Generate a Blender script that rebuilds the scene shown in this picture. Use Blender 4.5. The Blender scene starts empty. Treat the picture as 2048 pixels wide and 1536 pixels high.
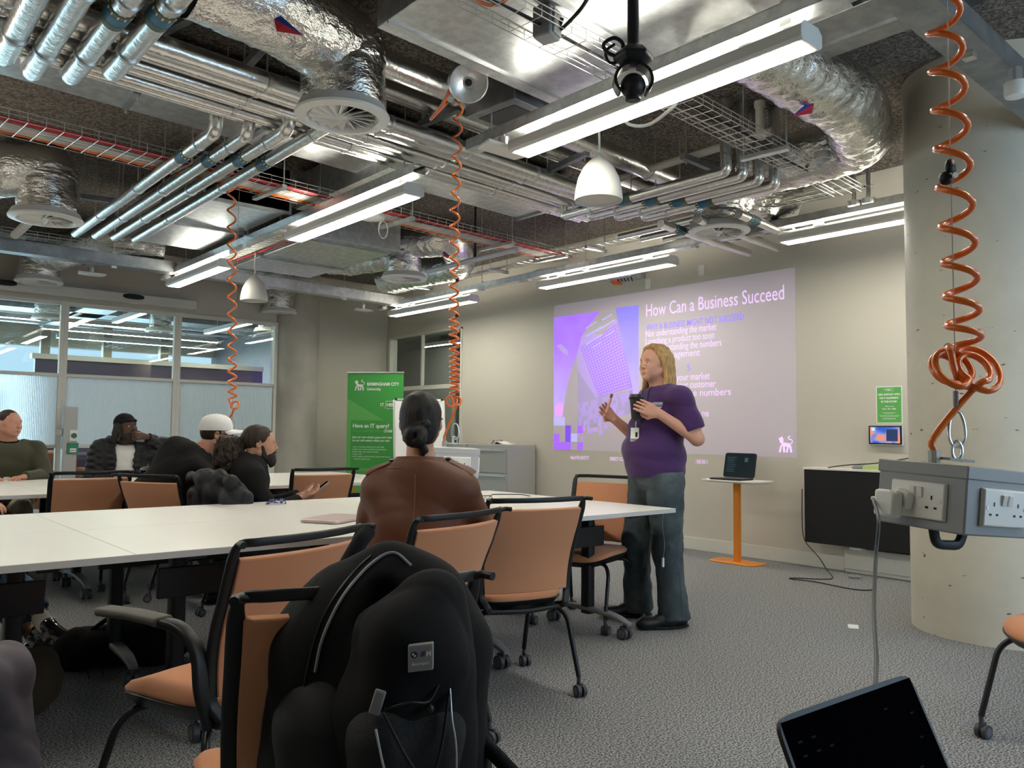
import bpy, math, random
import numpy as np
from mathutils import Vector, Matrix, Euler
SC = bpy.context.scene
COL = SC.collection
random.seed(7)

# ------------------------------------------------------------------ camera
F_PX = 1623.66
YAW, PITCH, ROLL, CAM_H = math.radians(40.7529), math.radians(3.38178), math.radians(-.586747), 1.18
FW = np.array([math.sin(YAW)*math.cos(PITCH), math.cos(YAW)*math.cos(PITCH), math.sin(PITCH)])
_r = np.array([math.cos(YAW), -math.sin(YAW), 0.]); _u = np.cross(_r, FW)
RT = _r*math.cos(ROLL) - _u*math.sin(ROLL)
UP = _u*math.cos(ROLL) + _r*math.sin(ROLL)
CC = np.array([0, 0, CAM_H])
cam_data = bpy.data.cameras.new('camera')
cam_data.sensor_width = 36; cam_data.lens = F_PX/2048*36; cam_data.clip_start = .05; cam_data.clip_end = 200
cam = bpy.data.objects.new('camera', cam_data); COL.objects.link(cam)
cam.matrix_world = Matrix([[RT[i], UP[i], -FW[i], CC[i]] for i in range(3)] + [[0, 0, 0, 1]])
SC.camera = cam
# survey helpers: where a sight line of the survey camera meets a plane of the room
def _ray(px, py): return FW + RT*(px-1024)/F_PX - UP*(py-768)/F_PX
def PZ(px, py, h): d = _ray(px, py); return Vector(CC + d*((h-CAM_H)/d[2]))
def PX(px, py, X): d = _ray(px, py); return Vector(CC + d*(X/d[0]))
def PY(px, py, Y): d = _ray(px, py); return Vector(CC + d*(Y/d[1]))
def PD(px, py, z): return Vector(CC + _ray(px, py)*z)

# ------------------------------------------------------------------ view, world and daylight
SC.view_settings.view_transform = 'Standard'; SC.view_settings.look = 'None'
SC.view_settings.exposure = 0.42; SC.view_settings.gamma = 1; SC.view_settings.use_curve_mapping = False
SC.cycles.max_bounces = 8; SC.cycles.diffuse_bounces = 4; SC.cycles.glossy_bounces = 4
SC.cycles.transmission_bounces = 6; SC.cycles.transparent_max_bounces = 12
SC.cycles.sample_clamp_indirect = 6; SC.cycles.use_denoising = True
SC.cycles.caustics_reflective = False; SC.cycles.caustics_refractive = False
world = bpy.data.worlds.new('daylight'); SC.world = world; world.use_nodes = True
wn = world.node_tree.nodes; bg = wn['Background']
bg.inputs[0].default_value = (.55, .78, 1.0, 1); bg.inputs[1].default_value = .85
def area(name, loc, target, sx, sy, power, col):
    l = bpy.data.lights.new(name, 'AREA'); l.shape = 'RECTANGLE'; l.size = sx; l.size_y = sy; l.energy = power; l.color = col
    o = bpy.data.objects.new(name, l); COL.objects.link(o); o.location = loc
    o.rotation_euler = (Vector(target)-Vector(loc)).to_track_quat('-Z', 'Y').to_euler()
    return o
# daylight entering by the windows of the wall behind the camera, on the right
WIN_LIGHT = area('window_daylight', (4.6, -2.55, 1.7), (4.6, 1, 1.2), 3.4, 1.8, 60, (.48, .74, 1.0))
CORRIDOR_LIGHT = area('corridor_daylight', (-1, 18.15, 1.75), (-1, 10, 1.2), 14, 2.2, 460, (.60, .84, 1.0))
LAMP_POWER = 31.0      # emission of the diffusers
UPLIGHT_POWER = 31.0   # emission of the upward openings
LAMP_COL = (1.0, .955, .83)

# ------------------------------------------------------------------ materials
def mat(name, col, rough=.6, metal=0, bump=None, vary=None, spec=.5, emit=None, coat=0, sheen=0):
    """bump=(scale, strength, dist[, stretch]); vary=(scale, second colour, lo, hi)"""
    m = bpy.data.materials.new(name); m.use_nodes = True
    nt = m.node_tree; b = nt.nodes['Principled BSDF']
    b.inputs['Base Color'].default_value = (*col, 1); b.inputs['Roughness'].default_value = rough
    b.inputs['Metallic'].default_value = metal; b.inputs['Specular IOR Level'].default_value = spec
    if coat: b.inputs['Coat Weight'].default_value = coat
    if sheen: b.inputs['Sheen Weight'].default_value = sheen
    if emit: b.inputs['Emission Color'].default_value = (*emit[0], 1); b.inputs['Emission Strength'].default_value = emit[1]
    tc = nt.nodes.new('ShaderNodeTexCoord')
    def noise(scale, stretch=(1, 1, 1), detail=4, rgh=.6):
        mp = nt.nodes.new('ShaderNodeMapping'); mp.inputs['Scale'].default_value = stretch
        nt.links.new(tc.outputs['Object'], mp.inputs[0])
        n = nt.nodes.new('ShaderNodeTexNoise'); n.inputs['Scale'].default_value = scale
        n.inputs['Detail'].default_value = detail; n.inputs['Roughness'].default_value = rgh
        nt.links.new(mp.outputs[0], n.inputs['Vector']); return n
    if vary:
        n = noise(vary[0], vary[4] if len(vary) > 4 else (1, 1, 1)); r = nt.nodes.new('ShaderNodeMapRange')
        r.inputs[1].default_value = vary[2]; r.inputs[2].default_value = vary[3]
        nt.links.new(n.outputs[0], r.inputs[0])
        mx = nt.nodes.new('ShaderNodeMix'); mx.data_type = 'RGBA'
        mx.inputs[6].default_value = (*col, 1); mx.inputs[7].default_value = (*vary[1], 1)
        nt.links.new(r.outputs[0], mx.inputs[0]); nt.links.new(mx.outputs[2], b.inputs['Base Color'])
    if bump:
        n = noise(bump[0], bump[3] if len(bump) > 3 else (1, 1, 1))
        bp = nt.nodes.new('ShaderNodeBump'); bp.inputs['Strength'].default_value = bump[1]; bp.inputs['Distance'].default_value = bump[2]
        nt.links.new(n.outputs[0], bp.inputs['Height']); nt.links.new(bp.outputs[0], b.inputs['Normal'])
    return m
M = {}
M['wall'] = mat('wall_paint', (.60, .565, .49), .85, bump=(300, .15, .001))
M['carpet'] = mat('grey_carpet', (.075, .076, .078), 1, bump=(200, .5, .003), vary=(125, (.46, .46, .465), .42, .60), spec=.1)
M['ceiling'] = mat('sprayed_ceiling', (.165, .142, .12), 1, bump=(60, 1, .06), vary=(52, (.47, .42, .365), .40, .66), spec=.15)
M['concrete'] = mat('concrete', (.50, .475, .41), .6, bump=(60, .25, .004), vary=(2.2, (.39, .375, .33), .4, .75))
M['white'] = mat('white_paint', (.82, .81, .78), .4)
M['white_pl'] = mat('white_plastic', (.83, .82, .78), .35)
M['cream_pl'] = mat('cream_plastic', (.62, .60, .54), .5)
M['trim'] = mat('skirting_paint', (.70, .68, .61), .5)
M['galv'] = mat('galvanised_steel', (.56, .58, .585), .34, .85, vary=(16, (.72, .74, .74), .4, .62), bump=(2.5, .12, .02))
M['galv_dark'] = mat('dull_steel', (.26, .275, .285), .42, .8, vary=(9, (.36, .375, .385), .4, .65))
M['foil'] = mat('foil_wrap', (.80, .79, .76), .22, 1, bump=(13, .55, .03, (1, 1, 2)))
M['foil_pipe'] = mat('foil_pipe_wrap', (.76, .755, .73), .27, 1, bump=(22, .32, .012))
M['steel_wire'] = mat('zinc_wire', (.66, .65, .60), .3, .9)
M['black'] = mat('black_plastic', (.008, .008, .009), .45, spec=.35)
M['black_metal'] = mat('black_metal', (.014, .014, .016), .35, .3)
M['orange'] = mat('orange_cable', (.74, .155, .015), .28, coat=.4)
M['orange_metal'] = mat('orange_metal', (.78, .26, .02), .4)
M['red'] = mat('red_cable', (.52, .02, .025), .5)
M['cable_white'] = mat('white_cable', (.74, .72, .66), .5)
M['peach'] = mat('peach_fabric', (.60, .275, .145), .95, bump=(900, .3, .001), sheen=.2, spec=.2)
M['tabletop'] = mat('white_laminate', (.84, .82, .77), .35)
M['table_edge'] = mat('grey_edge_band', (.56, .56, .55), .5)
M['silver'] = mat('silver_metal', (.62, .63, .64), .3, .9)
M['grey_pl'] = mat('grey_plastic', (.24, .245, .25), .5)
M['lt_grey'] = mat('light_grey_metal', (.42, .425, .40), .45, .1)
M['castor'] = mat('castor_wheel', (.05, .05, .055), .5)
M['castor_disc'] = mat('castor_disc', (.13, .135, .15), .4)
M['blue_band'] = mat('blue_band', (.02, .14, .25), .5)
M['olive_band'] = mat('olive_band', (.11, .12, .055), .5)
M['brass'] = mat('brass', (.60, .40, .10), .3, .9)
M['flag_blue'] = mat('flag_blue', (.01, .05, .32), .5)
M['flag_red'] = mat('flag_red', (.55, .02, .04), .5)
M['lamp'] = mat('lamp_diffuser', (.9, .9, .9), .5, emit=(LAMP_COL, LAMP_POWER))
M['uplight'] = mat('lamp_uplight', (.9, .9, .9), .5, emit=(LAMP_COL, UPLIGHT_POWER))
M['green'] = mat('green_print', (.055, .36, .065), .5)
M['green_light'] = mat('light_green_print', (.12, .45, .10), .5)
M['green_dark'] = mat('dark_green_print', (.035, .30, .055), .5)
M['ink_white'] = mat('white_print', (.85, .87, .83), .5)
M['leather'] = mat('brown_leather', (.25, .085, .028), .45)
M['wood'] = mat('pale_wood', (.55, .36, .19), .5, vary=(9, (.44, .27, .13), .4, .6))

M['screen_dark'] = mat('dark_screen', (.006, .012, .018), .12, emit=((.02, .07, .09), .05))
M['screen_black'] = mat('black_screen', (.002, .002, .003), .45, spec=0)
# ------------------------------------------------------------------ scene tree helpers
def tag(o, label=None, cat=None, group=None, kind=None):
    if label: o['label'] = label
    if cat: o['category'] = cat
    if group: o['group'] = group
    if kind: o['kind'] = kind
    return o
def thing(name, label, cat, loc=(0, 0, 0), rz=0, group=None):
    o = bpy.data.objects.new(name, None); o.empty_display_size = .1; COL.objects.link(o)
    o.location = loc; o.rotation_euler = (0, 0, rz); return tag(o, label, cat, group)
def kids(o): return [c for c in COL.objects if c.parent == o]
def dup(root, loc=None, rz=None, label=None, group=None):
    def cp(o, par):
        c = o.copy(); COL.objects.link(c)
        if par is not None: c.parent = par
        for k in o.children: cp(k, c)
        return c
    r = cp(root, None)
    if loc is not None: r.location = loc
    if rz is not None: r.rotation_euler = (0, 0, rz)
    if label: r['label'] = label
    if group: r['group'] = group
    return r
def unit(v): v = Vector(v); return v.normalized() if v.length > 1e-9 else Vector((0, 0, 1))
class MB:
    """collects shapes into one mesh; self.i is the material slot new faces get"""
    def __init__(s): s.v = []; s.f = []; s.fm = []; s.i = 0
    def add(s, vs, fs):
        n = len(s.v); s.v += [tuple(v) for v in vs]; s.f += [tuple(n+i for i in f) for f in fs]; s.fm += [s.i]*len(fs); return s
    def hexa(s, p):
        return s.add(p, [(0, 3, 2, 1), (4, 5, 6, 7), (0, 1, 5, 4), (1, 2, 6, 5), (2, 3, 7, 6), (3, 0, 4, 7)])
    def box(s, c, d, rot=None, mtx=None):
        x, y, z = d[0]/2, d[1]/2, d[2]/2
        p = [Vector(q) for q in ((-x, -y, -z), (x, -y, -z), (x, y, -z), (-x, y, -z), (-x, -y, z), (x, -y, z), (x, y, z), (-x, y, z))]
        if rot is not None: R = Euler(rot).to_matrix(); p = [R @ q for q in p]
        p = [q+Vector(c) for q in p]
        if mtx is not None: p = [mtx @ q for q in p]
        return s.hexa(p)
    def b2(s, lo, hi): return s.box([(a+b)/2 for a, b in zip(lo, hi)], [abs(b-a) for a, b in zip(lo, hi)])
    def sweep(s, pts, prof, ref=(0, 0, 1), closed=False, caps=True, scales=None):
        """sweep a closed 2D profile [(a,b)..]; b runs along ref, a across"""
        pts = [Vector(p) for p in pts]; n = len(pts); m = len(prof); rings = []
        ref = Vector(ref)
        for i, p in enumerate(pts):
            if closed: t = pts[(i+1) % n]-pts[i-1]
            else: t = (pts[min(i+1, n-1)]-pts[max(i-1, 0)])
            t = unit(t); a = t.cross(ref)
            if a.length < 1e-3: a = t.cross(Vector((1, .01, 0)))
            a.normalize(); b = a.cross(t)
            k = scales[i] if scales else 1
            rings.append([p+a*(q[0]*k)+b*(q[1]*k) for q in prof])
        vs = [v for r in rings for v in r]; fs = []
        for i in range(n if closed else n-1):
            j = (i+1) % n
            for k in range(m):
                l = (k+1) % m; fs.append((i*m+k, i*m+l, j*m+l, j*m+k))
        if caps and not closed: fs += [tuple(range(m))[::-1], tuple((n-1)*m+k for k in range(m))]
        return s.add(vs, fs)
    def tube(s, pts, r, n=8, closed=False, scales=None, caps=True):
        """round tube with a twist-free frame"""
        pts = [Vector(p) for p in pts]; N = len(pts); rings = []; a = None
        for i, p in enumerate(pts):
            t = unit((pts[(i+1) % N]-pts[i-1]) if closed else (pts[min(i+1, N-1)]-pts[max(i-1, 0)]))
            if a is None: a = t.orthogonal()
            a = a-t*a.dot(t); a = unit(a) if a.length > 1e-6 else t.orthogonal().normalized()
            b = t.cross(a); k = r*(scales[i] if scales else 1)
            rings.append([p+a*(k*math.cos(2*math.pi*j/n))+b*(k*math.sin(2*math.pi*j/n)) for j in range(n)])
        vs = [v for q in rings for v in q]; fs = []
        for i in range(N if closed else N-1):
            j = (i+1) % N
            for k in range(n): l = (k+1) % n; fs.append((i*n+k, i*n+l, j*n+l, j*n+k))
        if caps and not closed: fs += [tuple(range(n))[::-1], tuple((N-1)*n+k for k in range(n))]
        return s.add(vs, fs)
    def cyl(s, a, b, r, n=16, r2=None):
        return s.tube([a, b], r, n, scales=[1, (r2/r if r2 is not None else 1)])
    def lathe(s, prof, c=(0, 0, 0), n=24, mtx=None, cap=True):
        """prof: [(r,z)..] about z"""
        vs = []; fs = []; m = len(prof); c = Vector(c)
        for r, z in prof:
            for j in range(n): a = 2*math.pi*j/n; vs.append(Vector((r*math.cos(a), r*math.sin(a), z)))
        if mtx is not None: vs = [mtx @ v for v in vs]
        vs = [v+c for v in vs]
        for i in range(m-1):
            for k in range(n): l = (k+1) % n; fs.append((i*n+k, i*n+l, (i+1)*n+l, (i+1)*n+k))
        if cap: fs += [tuple(range(n))[::-1], tuple((m-1)*n+k for k in range(n))]
        return s.add(vs, fs)
    def ball(s, c, r, n=16, sq=(1, 1, 1)):
        prof = [(max(1e-4, r*math.sin(math.pi*i/(n//2))), -r*math.cos(math.pi*i/(n//2))) for i in range(n//2+1)]
        k = len(s.v); s.lathe(prof, (0, 0, 0), n)
        s.v[k:] = [(c[0]+v[0]*sq[0], c[1]+v[1]*sq[1], c[2]+v[2]*sq[2]) for v in s.v[k:]]; return s
    def prism(s, poly, mtx, h):
        """2D polygon in local xy, extruded to local z=h"""
        n = len(poly)
        vs = [mtx @ Vector((p[0], p[1], 0)) for p in poly]+[mtx @ Vector((p[0], p[1], h)) for p in poly]
        return s.add(vs, [tuple(range(n))[::-1], tuple(range(n, 2*n))]+[(i, (i+1) % n, n+(i+1) % n, n+i) for i in range(n)])
    def loft(s, layers, n=32):
        """layers of superellipses (cx,cy,z,rx,ry,e)"""
        vs = []; m = len(layers)
        for cx, cy, z, rx, ry, e in layers:
            for j in range(n):
                a = 2*math.pi*j/n; ca, sa = math.cos(a), math.sin(a)
                vs.append((cx+rx*math.copysign(abs(ca)**(2/e), ca), cy+ry*math.copysign(abs(sa)**(2/e), sa), z))
        fs = [(i*n+k, i*n+(k+1) % n, (i+1)*n+(k+1) % n, (i+1)*n+k) for i in range(m-1) for k in range(n)]
        return s.add(vs, fs+[tuple(range(n))[::-1], tuple((m-1)*n+k for k in range(n))])
    def grid(s, fn, nu, nv, thick=0, closed_u=False):
        """surface fn(u,v) u,v in 0..1, with thickness along the normal"""
        P = [[Vector(fn(i/nu, j/nv)) for j in range(nv+1)] for i in range(nu+1)]
        def nrm(i, j):
            a = P[min(i+1, nu)][j]-P[max(i-1, 0)][j]; b = P[i][min(j+1, nv)]-P[i][max(j-1, 0)]; return unit(a.cross(b))
        vs = [P[i][j] for i in range(nu+1) for j in range(nv+1)]; W = nv+1; K = len(vs)
        fs = [(i*W+j, (i+1)*W+j, (i+1)*W+j+1, i*W+j+1) for i in range(nu) for j in range(nv)]
        if thick:
            vs += [P[i][j]-nrm(i, j)*thick for i in range(nu+1) for j in range(nv+1)]
            fs += [(K+i*W+j, K+i*W+j+1, K+(i+1)*W+j+1, K+(i+1)*W+j) for i in range(nu) for j in range(nv)]
            for i in range(nu): fs += [(i*W, K+i*W, K+(i+1)*W, (i+1)*W), (i*W+nv, (i+1)*W+nv, K+(i+1)*W+nv, K+i*W+nv)]
            for j in range(nv): fs += [(j, j+1, K+j+1, K+j), (nu*W+j, K+nu*W+j, K+nu*W+j+1, nu*W+j+1)]
        return s.add(vs, fs)
    def move(s, k, mtx): s.v[k:] = [tuple(mtx @ Vector(v)) for v in s.v[k:]]; return s
    def each(s, name, m, parent=None, **k):
        """one object per loose piece"""
        up = list(range(len(s.v)))
        def find(a):
            while up[a] != a: up[a] = up[up[a]]; a = up[a]
            return a
        for f in s.f:
            for i in f[1:]: up[find(i)] = find(f[0])
        grp = {}
        for n, f in enumerate(s.f): grp.setdefault(find(f[0]), []).append(n)
        out = []
        for fs in grp.values():
            b = MB(); mp = {}
            for n in fs:
                for i in s.f[n]:
                    if i not in mp: mp[i] = len(b.v); b.v.append(s.v[i])
                b.f.append(tuple(mp[i] for i in s.f[n])); b.fm.append(s.fm[n])
            out.append(b.obj(name, m, parent, **k))
        return out
    def obj(s, name, m, parent=None, bevel=0, smooth=40, sub=0, loc=None):
        me = bpy.data.meshes.new(name); me.from_pydata(s.v, [], s.f); me.validate()
        for k in (m if isinstance(m, (list, tuple)) else [m]): me.materials.append(M[k] if isinstance(k, str) else k)
        if len(me.polygons) == len(s.fm): me.polygons.foreach_set('material_index', s.fm)
        o = bpy.data.objects.new(name, me); COL.objects.link(o)
        if parent is not None: o.parent = parent
        if loc is not None: o.location = loc
        if smooth and len(me.polygons):
            me.shade_smooth(); me.set_sharp_from_angle(angle=math.radians(smooth))
        if bevel:
            b = o.modifiers.new('bevel', 'BEVEL'); b.width = bevel; b.segments = 2; b.limit_method = 'ANGLE'; b.angle_limit = math.radians(40)
        if sub: q = o.modifiers.new('sub', 'SUBSURF'); q.levels = sub; q.render_levels = sub
        return o
def fillet(pts, r, n=5):
    pts = [Vector(p) for p in pts]; out = [pts[0]]
    for i in range(1, len(pts)-1):
        a, b, c = pts[i-1], pts[i], pts[i+1]
        d = min(r, (a-b).length*.49, (c-b).length*.49)
        p, q = b+unit(a-b)*d, b+unit(c-b)*d
        for k in range(n+1): t = k/n; out.append(p*(1-t)**2+b*2*t*(1-t)+q*t*t)
    return out+[pts[-1]]
def smooth_path(pts, n=8):
    """Catmull-Rom through the points"""
    P = [Vector(p) for p in pts]; P = [P[0]*2-P[1]]+P+[P[-1]*2-P[-2]]; out = []
    for i in range(1, len(P)-2):
        a, b, c, d = P[i-1:i+3]
        for k in range(n):
            t = k/n; out.append(.5*((2*b)+(c-a)*t+(2*a-5*b+4*c-d)*t*t+(3*b-a-3*c+d)*t**3))
    return out+[P[-2]]
def rrect(w, h, r, n=3):
    out = []
    for cx, cy, a0 in ((w/2-r, h/2-r, 0), (-w/2+r, h/2-r, 90), (-w/2+r, -h/2+r, 180), (w/2-r, -h/2+r, 270)):
        for k in range(n+1): a = math.radians(a0+90*k/n); out.append((cx+r*math.cos(a), cy+r*math.sin(a)))
    return out
def frame(o, x, y):
    """matrix with origin o, local x and y axes"""
    x = unit(x); y = Vector(y); y = unit(y-x*y.dot(x)); z = x.cross(y)
    return Matrix([[x[i], y[i], z[i], o[i]] for i in range(3)]+[[0, 0, 0, 1]])
def text(name, s, mtx, size, m, parent=None, depth=.0004, bold=0, width=None, align='LEFT', label=None, spacing=1):
    """flat lettering as a mesh; mtx places the baseline origin; width squeezes the line to that length"""
    cu = bpy.data.curves.new(name, 'FONT'); cu.body = s; cu.size = size; cu.extrude = depth; cu.offset = bold; cu.align_x = align
    cu.resolution_u = 3; cu.space_character = spacing
    o = bpy.data.objects.new(name, cu); COL.objects.link(o)
    me = bpy.data.meshes.new_from_object(o.evaluated_get(bpy.context.evaluated_depsgraph_get())); bpy.data.objects.remove(o)
    if not len(me.vertices): return None
    if width:
        xs = [v.co.x for v in me.vertices]; k = width/max(1e-6, max(xs)-min(0, min(xs)))
        for v in me.vertices: v.co.x *= k
    me.transform(mtx); me.materials.clear(); me.materials.append(M[m] if isinstance(m, str) else m)
    q = bpy.data.objects.new(name, me); COL.objects.link(q)
    if parent is not None: q.parent = parent
    if label: q['label'] = label
    return q
# ------------------------------------------------------------------ the room
XW, YG, HC = 6.90, 11.06, 3.47       # projection wall, glazed wall, ceiling
XL, YB = -3.2, -2.6
def struct(name, mb, m, **k): return tag(mb.obj(name, m, **k), kind='structure')
b = MB(); b.b2((XL-.2, YB-.2, -.1), (XW+.0, YG, 0)); struct('floor', b, 'carpet')
b = MB(); b.b2((XL-.2, YB-.2, HC), (XW+.15, YG+.2, HC+.12)); struct('ceiling', b, 'ceiling')
# projection wall with the inner window opening
WY0, WY1, WZ0, WZ1 = 9.08, 11.0, .97, 2.65
b = MB(); b.b2((XW, YB-.2, 0), (XW+.15, WY0, HC)); b.b2((XW, WY0, 0), (XW+.15, WY1, WZ0)); b.b2((XW, WY0, WZ1), (XW+.15, WY1, HC)); b.b2((XW, WY1, 0), (XW+.15, YG+.2, HC))
struct('wall_right', b, 'wall')
# glazed wall: plaster above the glazing and between column and corner
GX1 = 5.04
b = MB(); b.b2((XL-.2, YG, 2.72), (GX1+.1, YG+.2, HC)); b.b2((GX1, YG, 0), (XW, YG+.2, HC)); struct('wall_front', b, 'wall')
b = MB(); b.b2((XL-.2, YB-.2, 0), (XL, YG+.2, HC)); struct('wall_left', b, 'wall')
# back wall with the daylight windows on the right
b = MB(); b.b2((XL, YB-.2, 0), (2.8, YB, HC)); b.b2((2.8, YB-.2, 0), (6.4, YB, .8)); b.b2((2.8, YB-.2, 2.65), (6.4, YB, HC)); b.b2((6.4, YB-.2, 0), (XW, YB, HC))
struct('wall_back', b, 'wall')
b = MB(); b.b2((XW-.016, 3.52, 0), (XW, YG, .125)); struct('baseboard_right', b, 'trim', bevel=.004)
b = MB(); b.b2((5.72, YG-.016, 0), (XW, YG, .125)); struct('baseboard_front', b, 'trim', bevel=.004)
b = MB(); b.b2((XW-.06, 1.2, 0.03), (XW, 3.5, .21)); b.b2((XW-.05, 1.2, 0), (XW, 3.5, .03)); struct('trim_1', b, 'trim', bevel=.004)
# round concrete columns
b = MB(); b.lathe([(.335, 0), (.335, HC)], (5.36, YG+.06, 0), 64); tag(b.obj('concrete_column', 'concrete'), 'round concrete column between glass partition and far corner', 'column')
def worn_concrete():
    m = mat('scuffed_concrete', (.72, .67, .55), .55, bump=(60, .2, .003), vary=(1.7, (.62, .58, .48), .42, .7))
    nt = m.node_tree; b = nt.nodes['Principled BSDF']; link = b.inputs['Base Color'].links[0].from_socket
    tc = nt.nodes.new('ShaderNodeTexCoord'); mp = nt.nodes.new('ShaderNodeMapping'); mp.inputs['Scale'].default_value = (1, 1, 3)
    n = nt.nodes.new('ShaderNodeTexNoise'); n.inputs['Scale'].default_value = 11; n.inputs['Detail'].default_value = 3
    r = nt.nodes.new('ShaderNodeMapRange'); r.inputs[1].default_value = .70; r.inputs[2].default_value = .74
    mx = nt.nodes.new('ShaderNodeMix'); mx.data_type = 'RGBA'; mx.inputs[7].default_value = (.16, .13, .10, 1)
    nt.links.new(tc.outputs['Object'], mp.inputs[0]); nt.links.new(mp.outputs[0], n.inputs['Vector'])
    nt.links.new(n.outputs[0], r.inputs[0]); nt.links.new(r.outputs[0], mx.inputs[0]); nt.links.new(link, mx.inputs[6])
    nt.links.new(mx.outputs[2], b.inputs['Base Color']); return m
M['scuffed'] = worn_concrete()
CR = .50; cdir = (FW+RT*(2010-1024)/F_PX); cdir[2] = 0; cdir /= np.linalg.norm(cdir)
cp = PZ(2005, 1298, 0)+Vector(cdir)*CR
b = MB(); b.lathe([(CR, 0), (CR, HC)], (cp.x, cp.y, 0), 96); tag(b.obj('concrete_column', 'scuffed'), 'large round concrete column with scuffed base beside the black panel', 'column')

# ---- glazing
def glass_mat(name, tint=(.9, .97, .95), fac=.06, rough=0):
    m = bpy.data.materials.new(name); m.use_nodes = True; nt = m.node_tree; nt.nodes.clear()
    o = nt.nodes.new('ShaderNodeOutputMaterial'); mx = nt.nodes.new('ShaderNodeMixShader'); t = nt.nodes.new('ShaderNodeBsdfTransparent')
    g = nt.nodes.new('ShaderNodeBsdfGlossy'); g.inputs['Roughness'].default_value = rough; t.inputs[0].default_value = (*tint, 1)
    fr = nt.nodes.new('ShaderNodeFresnel'); fr.inputs[0].default_value = 1.5
    ad = nt.nodes.new('ShaderNodeMath'); ad.operation = 'ADD'; ad.inputs[1].default_value = fac
    ge = nt.nodes.new('ShaderNodeNewGeometry'); sb = nt.nodes.new('ShaderNodeMath'); sb.operation = 'SUBTRACT'; sb.use_clamp = True
    nt.links.new(fr.outputs[0], ad.inputs[0]); nt.links.new(ad.outputs[0], sb.inputs[0]); nt.links.new(ge.outputs['Backfacing'], sb.inputs[1]); nt.links.new(sb.outputs[0], mx.inputs[0])
    nt.links.new(t.outputs[0], mx.inputs[1]); nt.links.new(g.outputs[0], mx.inputs[2]); nt.links.new(mx.outputs[0], o.inputs[0]); return m
M['glass'] = glass_mat('clear_glass')
def reeded():
    m = bpy.data.materials.new('reeded_glass'); m.use_nodes = True; nt = m.node_tree; nt.nodes.clear()
    o = nt.nodes.new('ShaderNodeOutputMaterial'); mx = nt.nodes.new('ShaderNodeMixShader'); mx2 = nt.nodes.new('ShaderNodeMixShader')
    r = nt.nodes.new('ShaderNodeBsdfRefraction'); r.inputs['Roughness'].default_value = .32; r.inputs['IOR'].default_value = 1.12; r.inputs[0].default_value = (.86, .95, .98, 1)
    t = nt.nodes.new('ShaderNodeBsdfTranslucent'); t.inputs[0].default_value = (.90, .96, .98, 1)
    g = nt.nodes.new('ShaderNodeBsdfGlossy'); g.inputs['Roughness'].default_value = .12
    tc = nt.nodes.new('ShaderNodeTexCoord'); w = nt.nodes.new('ShaderNodeTexWave'); w.bands_direction = 'X'; w.inputs['Scale'].default_value = 17.
    mp = nt.nodes.new('ShaderNodeMapping'); nt.links.new(tc.outputs['Object'], mp.inputs[0]); nt.links.new(mp.outputs[0], w.inputs[0])
    bp = nt.nodes.new('ShaderNodeBump'); bp.inputs['Strength'].default_value = .8; bp.inputs['Distance'].default_value = .01
    nt.links.new(w.outputs[1], bp.inputs['Height'])
    for k in (r, g, t): nt.links.new(bp.outputs[0], k.inputs['Normal'])
    mx.inputs[0].default_value = .55; mx2.inputs[0].default_value = .12
    nt.links.new(r.outputs[0], mx.inputs[1]); nt.links.new(t.outputs[0], mx.inputs[2])
    nt.links.new(mx.outputs[0], mx2.inputs[1]); nt.links.new(g.outputs[0], mx2.inputs[2]); nt.links.new(mx2.outputs[0], o.inputs[0]); return m
M['reeded'] = reeded()
def pane_set(name, x0, x1, z0, z1, zs, y=YG, wide=.05):
    """framed bay of the partition: frame and one pane per band between the rails zs"""
    f = MB(); d = .07
    f.b2((x0, y-d/2, z0), (x0+wide, y+d/2, z1)); f.b2((x1-wide, y-d/2, z0), (x1, y+d/2, z1))
    f.b2((x0+wide, y-d/2, z1-.05), (x1-wide, y+d/2, z1)); f.b2((x0+wide, y-d/2, z0), (x1-wide, y+d/2, z0+.08))
    for z in zs: f.b2((x0+wide, y-d/2+.005, z-.02), (x1-wide, y+d/2-.005, z+.02))
    root = struct(name, f, 'trim', bevel=.003)
    lev = [z0+.08]+[z for z in zs]+[z1-.05]
    for i in range(len(lev)-1):
        p = MB(); p.b2((x0+wide, y-.004, lev[i]+.02 if i else lev[i]), (x1-wide, y+.004, lev[i+1]-.02 if i < len(lev)-2 else lev[i+1]))
        if i == 1 and len(lev) == 4: p.obj('reeded_pane', 'reeded', root, smooth=0)['label'] = 'reeded glass pane'
        else: p.obj('glass_pane', 'glass', root, smooth=0)['label'] = 'clear glass pane'
    return root
for i, (x0, x1) in enumerate([(-2.0, -.6), (-.6, .8), (.8, 2.29), (2.29, 3.64), (3.64, GX1)]):
    z1 = 2.72
    pane_set('window_%d' % (i+1) if i != 2 else 'door_1', x0, x1, 0, z1, (.95, 1.815), wide=.045)
# sliding door operator box
t = thing('door_operator', 'long grey sliding door operator box with oval sensor above the glass door', 'door operator')
b = MB(); b.b2((-.6, YG-.17, 2.765), (3.83, YG-.001, 2.885)); b.obj('housing', 'trim', t, bevel=.01)
for x in (1.62, 3.03):
    b = MB(); b.loft([(0, 0, 0, .13, .035, 2.6), (0, 0, .025, .12, .03, 2.6)], 24); o = b.obj('motion_sensor', 'black', t); o.rotation_euler = (math.pi/2, 0, 0); o.location = (x, YG-.168, 2.845)
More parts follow.
